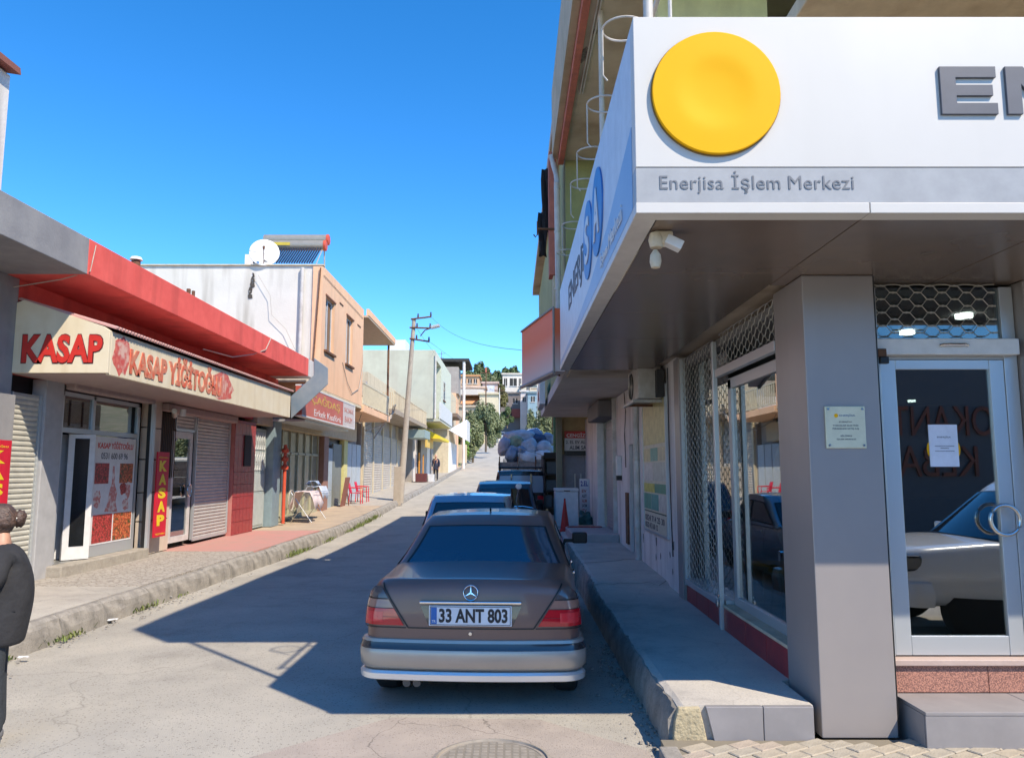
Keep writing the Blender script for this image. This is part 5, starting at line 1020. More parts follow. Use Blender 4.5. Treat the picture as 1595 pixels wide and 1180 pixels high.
def sedan(root, paint, S, paint2=None, detail=True, rear_glass=tintg, glassm=tintg):
    L, hw, zb_, deck, roof = S['L'], S['hw'], S['zb'], S['deck'], S['roof']
    ins = [(0, .07), (.06, .03), (.18, .004), (.5, 0), (.7, .012), (.85, .035), (.93, .06), (.975, .085), (1, .12)]
    zt = interp(L * .5, deck)
    B = Shell(lambda t: hw - interp(t, ins), lambda t: interp(t, S.get('rl', [(0, .05), (.3, .0), (.6, .005), (.88, .025), (.95, .04), (1, .085)])), lambda t: L - interp(t, [(0, .06), (.4, 0), (.8, .03), (1, .12)]), .16, .04, lambda y: zb_, lambda y: interp(y, deck), .022, [0, .03, .06, .12, .2, .3, .4, .5, .6, .7, .78, .85, .90, .935, .96, .98, .992, 1], lambda y: 1 - .05 * max(0, abs(y - L * .48) / (L / 2) - .25) ** 2)
    o = car_obj(B.mesh(), 'body', paint, root)
    cut = MB(); wy = S['wheels']; r = S['r']
    for y in wy:
        for sg_ in (-1, 1): cut.lathe([(r + .055, sg_ * (hw - .30)), (r + .055, sg_ * (hw + .2))], (0, y, r + .01), 'x', 36)
    c = cut.build('cut', paint, None); boolean_cut(o, c); me = o.data
    me.polygons.foreach_set('use_smooth', [True] * len(me.polygons)); me.set_sharp_from_angle(angle=R(35))
    o.parent = root
    C = S['cab']                                                  # cabin: base half width, top half width, rear base/top y, front base/top y
    wb, wt, rb, rt, fb, ft, zc = C
    e = lambda t: interp(t, [(0, 0), (.88, .80), (.95, .90), (.985, .97), (1, 1)])
    G = Shell(lambda t: wb + (wt - wb) * e(t), lambda t: rb + (rt - rb) * e(t), lambda t: fb + (ft - fb) * e(t), S.get('cr', .10), .05, lambda y: zc, lambda y: interp(y, roof), .03, [0, .1, .2, .3, .4, .5, .6, .7, .8, .86, .9, .935, .96, .98, .992, 1])
    car_obj(G.mesh(), 'cabin', paint, root, smooth=True, angle=50)
    def gpatch(t0, t1, k0, k1, off, front=False, nx=20, nt=14, inset=0):
        rows = []
        for i in range(nt + 1):
            t = t0 + (t1 - t0) * i / nt; row = []
            for j in range(nx + 1):
                k = k0 + (k1 - k0) * j / nx; h = G.hw(t); x = k * (h - G.Rc * .75); d = abs(x)
                kk = min(1, d / (h - G.Rc)); y = (G.yf(t) - G.bow * 1.5 * kk * kk + off * .6) if front else (G.yr(t) + G.bow * kk * kk - off * .6)
                row.append((x, y, G.z(t, x, y) + off * .8))
            rows.append(row)
        return MB().grid(rows)
    car_obj(gpatch(.10, .84, -1, 1, .004), 'rear_seal', sealm, root, smooth=True); car_obj(gpatch(.125, .815, -.965, .965, .0075), 'rear_window', rear_glass, root, smooth=True)
    car_obj(gpatch(.06, .84, -1.03, 1.03, .004, True), 'windscreen_seal', sealm, root, smooth=True); car_obj(gpatch(.09, .82, -1, 1, .0075, True), 'windscreen', glassm, root, smooth=True)
    def spatch(ya0, ya1, yb0, yb1, t0, t1, off, sgn):
        rows = []
        for i in range(9):
            q = i / 8; t = t0 + (t1 - t0) * q; ya = ya0 + (ya1 - ya0) * q; yb = yb0 + (yb1 - yb0) * q
            rows.append([(sgn * (G.hw(t) + off), ya + (yb - ya) * j / 8, G.z(t, G.hw(1), ya + (yb - ya) * j / 8)) for j in range(9)])
        return MB().grid(rows)
    m1 = S['bpillar']; sr = .78
    for sgn in (-1, 1):
        car_obj(spatch(rb + .22, rb + (rt - rb) * .9 + .12, m1 - .04, m1 - .04, .14, sr, .006, sgn), 'side_window', glassm, root, smooth=True)
        car_obj(spatch(m1 + .04, m1 + .04, fb - .42, fb + (ft - fb) * .9 - .06, .14, sr, .006, sgn), 'side_window', glassm, root, smooth=True)
        car_obj(spatch(rb + .16, rb + (rt - rb) * .9 + .06, fb - .34, fb + (ft - fb) * .9 - .0, .10, sr + .03, .003, sgn), 'window_surround', sealm, root, smooth=True)
        # mirror
        mx_, my = sgn * (hw + (.10 if sgn > 0 or not S.get('tuck') else -.02)), fb - .42; mr_ = car_obj(MB().box(mx_ - .09, mx_ + .09, my - .03, my + .06, zt + .0, zt + .13), 'side_mirror', S.get('mirror', sealm), root, bevel=.02); g_ = MB().box(mx_ - .075, mx_ + .075, my - .034, my - .031, zt + .015, zt + .115).build('mirror_glass', sealm, None); g_.parent = mr_
        car_obj(MB().obox((sgn * (hw - .04), my + .03, zt + .03), (.08, 0, 0), (0, .02, 0), (0, 0, .02)), 'mirror_stalk', sealm, root)
        for y in S['handles']:
            p = B.side(y, zt - .13, .012, sgn); car_obj(MB().obox(p, (.012, 0, 0), (0, .09, 0), (0, 0, .013)), 'door_handle', S.get('handle', chrome), root, bevel=.006)
        for y in S['seams']:
            mb = MB(); zz = [zb_ + .12 + (zt - .03 - zb_ - .12) * k / 10 for k in range(11)]; mb.grid([[B.side(y - .004, z, .002, sgn), B.side(y + .004, z, .002, sgn)] for z in zz]); car_obj(mb, 'door_seam', sealm, root, fix=False)
    for y in wy:
        for sgn in (-1, 1): wheel(root, sgn * (hw - .125), y, r, sgn, rimcol=S.get('rim'))
    car_obj(MB().box(-hw + .32, hw - .32, .2, L - .2, zb_ - .05, zb_ + .02), 'underbody', sealm, root)
    return B, G
def sweep_rear(B, prof, smax, n=40, front=False, L=0):
    rows = []
    for j in range(n + 1):
        d = -smax + 2 * smax * j / n; row = []
        for off, z in prof:
            x, y, nn = B.plan(.35, abs(d)); sg_ = -1 if d < 0 else 1; row.append((sg_ * (x + nn[0] * off), (y + nn[1] * off) if not front else L - (y + nn[1] * off), z))
        rows.append(row)
    mb = MB(); mb.grid(rows); k = len(prof); mb.add(rows[0], [tuple(range(k))]); mb.add(rows[-1], [tuple(range(k))[::-1]]); return mb
def rpoly(B, pts, off, nz=8, ns=10):                               # quad patch on the rear: (inner top, inner bottom, outer bottom, outer top) given as (d, z)
    (a, za), (b_, zb1), (c, zc), (d, zd) = pts; rows = []
    for i in range(nz + 1):
        q = i / nz; z0 = za + (zb1 - za) * q; z1 = zd + (zc - zd) * q; s0 = a + (b_ - a) * q; s1 = d + (c - d) * q
        rows.append([B.rear(s0 + (s1 - s0) * j / ns, z0 + (z1 - z0) * j / ns, off) for j in range(ns + 1)])
    return MB().grid(rows)
# ---- the brown sedan in front
brown = M('dark brown metallic paint', (.185, .105, .085), .34, metal=.15, coat=.3, col2=(.175, .10, .08), scale=2); silverb = M('champagne lower cladding', (.47, .425, .37), .36, metal=.4, coat=.25, col2=(.43, .39, .34), scale=3)
sed = thing('parked_sedan', 'dark brown and champagne saloon with tinted rear window parked nearest, licence plate 33 ANT 803', 'car', (-.325, 6.15, 0), 'cars parked along the right kerb', rz=R(-3.0))
S1 = dict(L=4.74, hw=.87, zb=.24, deck=[(0, .962), (.15, .972), (.6, .985), (1.0, 1.0), (1.6, .985), (3.2, .965), (3.6, .955), (4.4, .84), (4.74, .74)], roof=[(1.2, 1.30), (1.55, 1.365), (1.9, 1.392), (2.3, 1.402), (2.7, 1.39), (3.1, 1.34)], wheels=(.68, 3.56), r=.325, cab=(.825, .60, .93, 1.68, 3.72, 2.80, .94), bpillar=2.30, handles=(1.72, 2.62), seams=(1.42, 2.33, 3.30), rim=None, tuck=True)
B, G = sedan(sed, brown, S1, rear_glass=skyglass)
# trunk details
def seam_line(B, pts, w=.0035, off=.0025, n=14, name='panel_gap'):
    mb = MB()
    for (a, za), (b_, zb1) in zip(pts, pts[1:]):
        dz, ds = zb1 - za, b_ - a; ln = math.hypot(dz, ds) or 1; ux, uz = -dz / ln * w, ds / ln * w; rows = []
        for i in range(n + 1): q = i / n; s_, z_ = a + ds * q, za + dz * q; rows.append([B.rear(s_ - ux, z_ - uz, off), B.rear(s_ + ux, z_ + uz, off)])
        mb.grid(rows)
    return mb
for sg_ in (-1, 1):
    car_obj(seam_line(B, [(sg_ * .72, .955), (sg_ * .64, .83), (sg_ * .495, .625)], w=.006), 'panel_gap', sealm, sed, fix=False)
    a = lambda z: sg_ * interp(z, [(.62, .515), (.83, .655), (.95, .735)]); out = sg_ * .985
    tl = car_obj(rpoly(B, [(a(.925), .925), (a(.842), .842), (out * .96, .842), (sg_ * .80, .925)], .007), 'tail_light', lens_smoke, sed, smooth=True)
    for nm, m_, z1, z0, o2 in (('amber_lens', lens_amber, .832, .768, .995), ('red_lens', lens_red, .764, .640, .995)):
        p = rpoly(B, [(a(z1), z1), (a(z0), z0), (sg_ * o2, z0), (sg_ * o2, z1)], .010).build(nm, m_, None, smooth=True); p.parent = tl
    for z in (.836, .766, .700):
        p = rpoly(B, [(a(z + .004), z + .004), (a(z), z), (sg_ * .995, z), (sg_ * .995, z + .004)], .0125).build('lens_rib', sealm if z != .700 else M('dark red rib', (.25, .01, .015), .3), None); p.parent = tl
    p = rpoly(B, [(sg_ * .70, .74), (sg_ * .70, .665), (sg_ * .86, .665), (sg_ * .86, .74)], .0125).build('bright_reflector', M('bright red reflector', (.72, .03, .04), .2, coat=.5), None, smooth=True); p.parent = tl
car_obj(seam_line(B, [(-.495, .622), (.495, .622)], w=.005), 'panel_gap', sealm, sed, fix=False)
car_obj(seam_line(B, [(-.98, .622), (-.51, .622)], w=.004), 'panel_gap', sealm, sed, fix=False); car_obj(seam_line(B, [(.51, .622), (.98, .622)], w=.004), 'panel_gap', sealm, sed, fix=False)
car_obj(sweep_rear(B, [(-.02, .30), (.005, .305), (.035, .34), (.043, .42), (.038, .462), (.026, .485), (.022, .515), (.012, .535), (-.02, .54)], 1.18), 'rear_bumper', silverb, sed, smooth=True, angle=45)
car_obj(sweep_rear(B, [(.0, .462), (.0425, .463), (.033, .486), (.028, .512), (.0, .515)], 1.17), 'bumper_strip', M('bumper strip', (.03, .03, .035), .2, coat=.6), sed, smooth=True)
car_obj(sweep_rear(B, [(-.02, .225), (.01, .225), (.030, .235), (.034, .278), (.018, .297), (-.02, .30)], .98), 'bumper_lip', M('silver lip', (.88, .87, .84), .3, metal=.6), sed, smooth=True, angle=45)
recess = car_obj(rpoly(B, [(-.40, .79), (-.33, .64), (.33, .64), (.40, .79)], .004), 'plate_recess', M('plate recess shade', (.07, .056, .055), .25, metal=.4, coat=.8), sed, smooth=True)  # flat patch, the recess shade is put into its darker colour
yy = B.rear(0, .72)[1] - .012
car_obj(MB().box(-.40, .40, yy - .022, yy + .02, .812, .832), 'chrome_strip', chrome, sed, bevel=.006)
pl = car_obj(MB().box(-.325, .325, yy - .012, yy, .645, .80), 'licence_plate', plateM, sed, bevel=.004)
for nm, m_, q in (('plate_border', sealm, (-.315, .315, .652, .793)), ('plate_face', plateM, (-.310, .310, .657, .788)), ('blue_band', M('plate blue', (.01, .13, .45), .4), (-.308, -.262, .659, .786))):
    dy = {'plate_border': .0125, 'plate_face': .0135, 'blue_band': .0145}[nm]; b_ = MB().box(q[0], q[1], yy - dy, yy - .004, q[2], q[3]).build(nm, m_, None); b_.parent = pl
ink = M('plate ink', (.015, .015, .02), .5)
def ctext(s, nm, m_, x0, x1, z0, z1, y, par, **k):
    o = text(s, nm, m_, None, (x0, y, z0), x1 - x0, z1 - z0, depth=.002, **k); o.parent = par; return o
ctext('33 ANT 803', 'plate_lettering', ink, -.245, .292, .670, .778, yy - .0135, pl, bold=.035); ctext('TR', 'plate_lettering', plateM, -.300, -.270, .67, .69, yy - .0145, pl, bold=.01)
bd = car_obj(MB().tube([(.056 * math.cos(a), 0, .056 * math.sin(a)) for a in [k * PI / 20 for k in range(40)]], .0045, 8, True), 'boot_emblem', chrome, sed, smooth=True)
for k in range(3):
    a_ = PI / 2 + k * 2 * PI / 3; w1 = Vector((math.cos(a_), 0, math.sin(a_))); w2 = Vector((-math.sin(a_), 0, math.cos(a_))); q = MB().prism([w1 * .055, w2 * .007, w2 * -.007], (0, -.005, 0)).build('emblem_spoke', chrome, None); q.parent = bd
bp_ = B.rear(0, .893, .012); bd.location = bp_; bd.rotation_euler = (R(-8), 0, 0)
car_obj(MB().cyl((0, B.rear(0, .585)[1] - .012, .585), (0, B.rear(0, .585)[1] + .01, .585), .013, 16), 'boot_lock', chrome, sed)
for y_ in (-.18,): pass
car_obj(MB().lathe([(.0, -.03), (.03, -.03), (.036, .0), (.03, .1)], (-.50, .05, .205), 'y', 16).lathe([(0, -.03), (.03, -.03), (.036, 0), (.03, .1)], (-.42, .05, .205), 'y', 16), 'exhaust_pipe', M('sooty exhaust steel', (.10, .095, .09), .5, metal=.6), sed, smooth=True)
car_obj(seam_line(B, [(-.72, .957), (.72, .957)], w=.0, off=.0), 'boot_lip', sealm, sed, fix=False) if False else None
car_obj(MB().tube([(0.0, 1.95, 1.43), (0, 1.92, 1.45)], .01), 'roof_aerial', sealm, sed)
car_obj(MB().box(-.05, .05, 1.05, 1.06, 1.18, 1.2), 'shelf', sealm, sed) if False else None
for sg_ in (-1, 1): car_obj(MB().obox((sg_ * .62, 4.70, .66), (.17, 0, 0), (0, .03, 0), (0, 0, .08)), 'headlight', chrome, sed, bevel=.02)
car_obj(MB().box(-.34, .34, 4.66, 4.735, .52, .74), 'grille', black, sed, bevel=.02)
car_obj(sweep_rear(B, [(-.02, .22), (.06, .24), (.08, .40), (.05, .52), (-.02, .54)], 1.1, front=True, L=4.74), 'front_bumper', silverb, sed, smooth=True)
# ---- silver blue saloon ahead of it
def simple_rear(root, B, S, lampz=(.62, .8), plate='33', lamps=lens_red):
    for sg_ in (-1, 1): car_obj(rpoly(B, [(sg_ * .5, lampz[1]), (sg_ * .5, lampz[0]), (sg_ * .88, lampz[0]), (sg_ * .88, lampz[1])], .012), 'tail_light', lamps, root, smooth=True)
    y_ = B.rear(0, .7)[1] - .012; car_obj(MB().box(-.26, .26, y_ - .01, y_, lampz[0] - .02, lampz[0] + .09), 'licence_plate', plateM, root, bevel=.003)
    car_obj(sweep_rear(B, [(-.02, .24), (.06, .25), (.08, .32), (.075, .46), (.05, .5), (-.02, .51)], 1.12), 'rear_bumper', S.get('bumper', sealm), root, smooth=True)
    for sg_ in (-1, 1): car_obj(MB().obox((sg_ * .58, S['L'] - .06, .66), (.16, 0, 0), (0, .05, 0), (0, 0, .07)), 'headlight', chrome, root, bevel=.02)
c2 = thing('parked_sedan', 'silver blue saloon of which the roof and rear window show over the brown saloon', 'car', (-.74, 12.0, 0), 'cars parked along the right kerb', rz=R(-1))
c2.location.z = g(13)
silver = M('silver blue paint', (.36, .42, .48), .25, metal=.6, coat=.8)
S2 = dict(L=4.4, hw=.81, zb=.24, deck=[(0, .93), (.4, .95), (1.2, .96), (3.1, .94), (3.5, .92), (4.4, .72)], roof=[(1.1, 1.33), (1.5, 1.40), (1.9, 1.43), (2.4, 1.43), (2.9, 1.36)], wheels=(.8, 3.45), r=.31, cab=(.78, .68, .72, 1.5, 3.5, 2.6, .91), bpillar=2.1, handles=(1.6, 2.45), seams=(1.35, 2.15, 3.0), bumper=silver, cr=.14)
B2, G2 = sedan(c2, silver, S2); simple_rear(c2, B2, S2)
# ---- teal blue hatchback
c3 = thing('parked_hatchback', 'teal blue hatchback between the silver blue saloon and the dark van', 'car', (-.18, 18.3, 0), 'cars parked along the right kerb'); c3.location.z = g(20)
teal = M('teal blue paint', (.02, .10, .15), .32, metal=.1, coat=.5)
S3 = dict(L=3.9, hw=.83, zb=.26, deck=[(0, .98), (.3, 1.0), (2.6, .98), (3.0, .95), (3.9, .72)], roof=[(.2, 1.52), (.8, 1.60), (1.4, 1.62), (2.1, 1.58), (2.4, 1.52)], wheels=(.65, 3.15), r=.30, cab=(.78, .63, .06, .42, 3.1, 2.25, .95), bpillar=1.55, handles=(.95, 1.8), seams=(.75, 1.6, 2.5), rl=[(0, .05), (.4, 0), (1, .06)], bumper=teal, cr=.12)
B3, G3 = sedan(c3, teal, S3); simple_rear(c3, B3, S3, (.7, .95))
# ---- dark van with roof rack
c4 = thing('parked_van', 'black boxy van with a roof rack and pale rear windows', 'van', (.28, 23.4, 0), 'cars parked along the right kerb'); c4.location.z = g(25)
blk = M('black paint', (.012, .014, .016), .25, coat=.7)
S4 = dict(L=4.3, hw=.86, zb=.28, deck=[(0, 1.08), (.3, 1.10), (3.2, 1.05), (3.5, 1.0), (4.3, .78)], roof=[(.1, 1.76), (.6, 1.80), (2.5, 1.80), (3.0, 1.72)], wheels=(.75, 3.4), r=.31, cab=(.83, .72, .02, .16, 3.7, 2.9, 1.05), bpillar=1.9, handles=(1.1, 2.1), seams=(.9, 2.0, 3.0), rl=[(0, .04), (1, .03)], cr=.10)
pale_pane = M('pale van glass', (.34, .36, .38), .12, coat=.5)  # plain pale tone for the van's rear glass
B4, G4 = sedan(c4, blk, S4, rear_glass=pale_pane); simple_rear(c4, B4, S4, (.8, 1.05))
for x in (-.3, .3): car_obj(MB().box(x - .02, x + .02, .035, .06, 1.12, 1.70), 'window_bar', blk, c4)
car_obj(MB().cyl((-.68, .3, 1.90), (-.68, 2.8, 1.90), .02).cyl((.68, .3, 1.90), (.68, 2.8, 1.90), .02).cyl((-.7, .35, 1.90), (.7, .35, 1.90), .025).cyl((-.7, 1.5, 1.9), (.7, 1.5, 1.9), .02).cyl((-.7, 2.7, 1.9), (.7, 2.7, 1.9), .02).cyl((-.68, .35, 1.9), (-.66, .35, 1.78), .02).cyl((.68, .35, 1.9), (.66, .35, 1.78), .02).cyl((-.68, 2.7, 1.9), (-.66, 2.7, 1.74), .02).cyl((.68, 2.7, 1.9), (.66, 2.7, 1.74), .02), 'roof_rack', black, c4)
# ---- truck loaded with sacks
tk = thing('cargo_truck', 'open truck with weathered board sides piled high with blue grey sacks', 'truck', (.55, 29.5, 0)); tk.location.z = zt_ = g(31)
bed = M('weathered board', (.34, .30, .27), .8, col2=(.20, .17, .15), scale=6)
def tbox(nm, m_, *a, par=tk, bevel=0): o = MB().box(*a).build(nm, m_, None, bevel=bevel); o.parent = par; return o
tbox('bed_floor', bed, -1.05, 1.05, 0, 4.2, .95, 1.05)
for k in range(3): tbox('tailgate_board', bed, -1.05, 1.05, -.03, 0, 1.06 + k * .30, 1.06 + k * .30 + .28)
for k in range(3):
    for x in (-1.07, 1.04): tbox('side_board', bed, x, x + .03, .01, 4.2, 1.06 + k * .30, 1.06 + k * .30 + .28)
for x in (-1.05, -.35, .33, 1.01): tbox('stake', rust, x, x + .045, -.07, -.032, .95, 2.15)
tbox('cab', M('grey truck cab', (.30, .32, .34), .4), -.95, .95, 4.3, 6.0, .6, 2.2, bevel=.12); tbox('cab_rear_window', darkglass, -.6, .6, 4.285, 4.298, 1.5, 2.0); tbox('windscreen', darkglass, -.8, .8, 6.001, 6.012, 1.4, 2.0)
tbox('chassis', black, -.45, .45, .2, 5.6, .55, .94)
for y in (.9, 4.9):
    for sg_ in (-1, 1): wheel(tk, sg_ * .85, y, .42, sg_, w=.26)
for x in (-.85, .85): tbox('tail_light', lens_red, x - .12, x + .12, -.09, -.071, .80, .92)
tbox('licence_plate', plateM, -.26, .26, -.06, -.045, .72, .84)
tbox('shadow_block', black, .95, 1.35, .3, 1.6, .7, 2.0)  # added black block standing in for the shadow at the truck's right side
# sacks: every one on its own
def sack(x, y, z, rx, ry, rz_, col, lab, sd, tilt=0):
    bm = bmesh.new(); bmesh.ops.create_icosphere(bm, subdivisions=4, radius=1); q = Vector((sd * 3.1, sd * 1.7, 0))
    for v in bm.verts:
        c = v.co.copy(); f = 1 + .20 * noise.noise(c * 1.3 + q) - .16 * abs(noise.noise(c * 2.6 + q)) + .06 * noise.noise(c * 6 + q); s_ = [math.copysign(abs(a) ** .82, a) for a in c]; v.co = Vector((s_[0] * rx * f, s_[1] * ry * f, s_[2] * rz_ * f + .02 * noise.noise(c * 9 + q)))
    bm.transform(Matrix.Rotation(tilt, 4, 'Y')); me = bpy.data.meshes.new('sack'); bm.to_mesh(me); bm.free(); me.polygons.foreach_set('use_smooth', [True] * len(me.polygons)); me.materials.append(col)
    o = bpy.data.objects.new('sack', me); COL.objects.link(o); o.location = (x, y, z); props(o, lab, 'sack', 'sacks piled on the truck')
sk = {k: M('sack ' + k, c, .7, col2=tuple(v_ * .75 for v_ in c), scale=5, bump=.6, bscale=9) for k, c in (('blue', (.28, .36, .50)), ('grey', (.52, .54, .60)), ('white', (.74, .76, .80)), ('olive', (.34, .36, .22)), ('navy', (.05, .08, .15)), ('mauve', (.46, .43, .50)))}
for i, (px, py, Y, rw, rh, c, t, lab) in enumerate((
    (822, 713, 29.9, .42, .27, 'white', .1, 'pale rounded sack low in the middle of the tailgate, resting on the boards'), (846, 711, 29.9, .34, .25, 'white', -.1, 'pale sack low at the right of the load by the tailgate'), (797, 707, 29.9, .24, .34, 'blue', .3, 'blue sack standing low near the left corner of the load'), (785, 695, 30.0, .24, .38, 'mauve', .2, 'mauve grey sack at the upper left corner of the load'),
    (804, 689, 30.3, .34, .26, 'olive', 0, 'olive tinted sack in the upper left of the pile'), (824, 696, 30.2, .36, .34, 'grey', -.4, 'grey sack leaning in the centre of the pile'), (847, 697, 30.2, .32, .28, 'grey', -.3, 'light grey sack leaning at the right of the pile'), (812, 702, 30.0, .20, .22, 'blue', -.6, 'small blue sack wedged above the low middle sack'),
    (815, 680, 30.7, .55, .26, 'grey', .05, 'wide grey sack lying along the top of the pile'), (840, 684, 30.7, .36, .22, 'navy', .1, 'dark navy sack near the top right of the pile'), (854, 683, 30.8, .26, .24, 'blue', .4, 'blue sack at the top right edge'), (831, 677, 31.2, .4, .26, 'blue', 0, 'blue sack crowning the pile behind the wide grey one'),
    (795, 680, 31.2, .34, .24, 'mauve', -.2, 'mauve sack on top at the rear left'), (859, 705, 30.6, .2, .3, 'white', 0, 'narrow white sack hanging at the right edge of the load'), (808, 712, 30.3, .4, .3, 'navy', 0, 'dark sack in the gap behind the low front sacks'), (836, 703, 30.7, .4, .3, 'blue', 0, 'blue sack in the middle of the pile behind the pale ones'))):
    p = W(px, py, Y); sack(p.x, p.y, p.z, rw, .38, rh, sk[c], lab, i + 1, t)
# motorcycle between the parked cars: its mirror shows over the roofs
mt = thing('motorcycle', 'motorcycle wedged between the parked cars with one round mirror sticking up', 'motorcycle', (.12, 17.35, 0)); mt.location.z = g(17.3)
def mo(mb, nm, m_, **k): o = mb.build(nm, m_, None, **k); o.parent = mt; return o
for y in (-.62, .62): w_ = mo(MB().lathe([(.24, -.05), (.29, -.05), (.31, 0), (.29, .05), (.24, .05)], (0, y, .31), 'x', 24), 'wheel', rubber, smooth=True)
mo(MB().box(-.12, .12, -.4, .3, .35, .65), 'engine', steel, bevel=.03); mo(MB().lathe([(0, -.3), (.12, -.22), (.15, 0), (.12, .22), (0, .3)], (0, .18, .82), 'y'), 'fuel_tank', teal, smooth=True); mo(MB().box(-.13, .13, -.6, -.05, .78, .86), 'seat', black, bevel=.03)
mo(MB().cyl((-.06, .62, .31), (-.06, .42, 1.0), .025).cyl((.06, .62, .31), (.06, .42, 1.0), .025), 'fork', steel); mo(MB().tube([(-.36, .3, 1.05), (-.15, .42, 1.08), (.15, .42, 1.08), (.36, .3, 1.05)], .015), 'handlebar', chrome); mo(MB().lathe([(0, .1), (.09, .08), (.1, 0), (0, -.08)], (0, .52, .95), 'y', 16), 'headlight', chrome)
mm = W(808, 757, 17.4) - Vector((.12, 17.35, g(17.3))); st_ = mo(MB().tube([(.02, .33, 1.06), (-.02, .2, 1.2), (mm.x - .04, .1, mm.z - .22), (mm.x, .05, mm.z - .06)], .012), 'mirror_stem', chrome)
mo(MB().lathe([(0, -.02), (.062, -.018), (.07, 0), (.05, .03), (0, .035)], tuple(mm), 'y', 24), 'round_mirror', M('mirror face', (.75, .74, .72), .25), smooth=True)
# white off-roader outside the frame, mirrored in the glass door
c5 = thing('parked_offroader', 'white off-roader mirrored in the glass door, parked beside the corner', 'car', (8.6, 1.95, 0), rz=R(90))
wp = M('white car paint', (.74, .75, .76), .25, coat=.8)
S5 = dict(L=4.5, hw=.92, zb=.42, deck=[(0, 1.05), (3.0, 1.05), (3.4, 1.06), (4.2, 1.0), (4.5, .92)], roof=[(.3, 1.68), (.9, 1.75), (2.2, 1.75), (2.6, 1.68)], wheels=(.85, 3.6), r=.38, cab=(.86, .70, .1, .45, 3.35, 2.5, 1.02), bpillar=1.7, handles=(1.0, 2.0), seams=(.85, 1.8, 2.8), rl=[(0, .04), (1, .05)], mirror=wp)
B5, G5 = sedan(c5, wp, S5); simple_rear(c5, B5, S5, (.8, 1.0), )
for sg_ in (-1, 1): car_obj(MB().obox((sg_ * .68, 4.36, .86), (.2, -.03 * sg_, 0), (0, .12, 0), (0, 0, .085)), 'headlight', darkglass, c5, bevel=.03)
car_obj(sweep_rear(B5, [(-.02, .40), (.08, .42), (.10, .55), (.05, .66), (-.02, .68)], 1.1, front=True, L=4.5), 'front_bumper', wp, c5, smooth=True)
rb_ = thing('eatery_building', 'dark low restaurant front across the side road, seen mirrored in the glass door', 'building', (10, -8, 0))
box('wall', M('dark eatery front', (.10, .10, .11), .7), 1.5, 22, -12, -8, -.1, 4.6, rb_); nsg = M('red sign letters', (.20, .05, .025), .5)
text('LOKANTA', 'lettering', nsg, rb_, (12.4, -7.99, 2.7), 3.4, .75, right=(-1, 0, 0), depth=.05); text('KEBAP', 'lettering', nsg, rb_, (11.6, -7.99, 1.7), 2.4, .75, right=(-1, 0, 0), depth=.05)
# ============================================================ people
def skin(name, mat, parent, chains, sub=2, root=0):
    """chains: list of [(point, radius or (rx, ry)), ...]; equal points are shared, so the surface is one piece."""
    idx = {}; V = []; Rd = []; E = []
    for ch in chains:
        last = None
        for p, r_ in ch:
            k = tuple(round(c, 4) for c in p)
            if k not in idx: idx[k] = len(V); V.append(p); Rd.append(r_ if isinstance(r_, tuple) else (r_, r_))
            i = idx[k]
            if last is not None and last != i: E.append((last, i))
            last = i
    me = bpy.data.meshes.new(name); me.from_pydata([tuple(v) for v in V], E, []); me.materials.append(mat)
    o = bpy.data.objects.new(name, me); COL.objects.link(o); o.parent = parent; ORG[o.name] = Vector()
    m = o.modifiers.new('skin', 'SKIN'); m.use_smooth_shade = True
    if not me.skin_vertices: bpy.context.view_layer.objects.active = o
    for i, v in enumerate(me.skin_vertices[0].data): v.radius = Rd[i]; v.use_root = (i == root)
    s = o.modifiers.new('sub', 'SUBSURF'); s.levels = sub; s.render_levels = sub
    return o
skinm = M('skin', (.50, .27, .18), .55, col2=(.44, .23, .15), scale=12); hairm = M('dark hair', (.035, .022, .018), .5, col2=(.12, .07, .05), scale=9, stretch=(14, 2, 3), bump=.5, bscale=60)
sweater = M('black jersey', (.018, .018, .021), .9, col2=(.028, .028, .031), scale=5, bump=.8, bscale=11); jeans = M('dark slate trousers', (.035, .042, .05), .9, bump=.4, bscale=40)
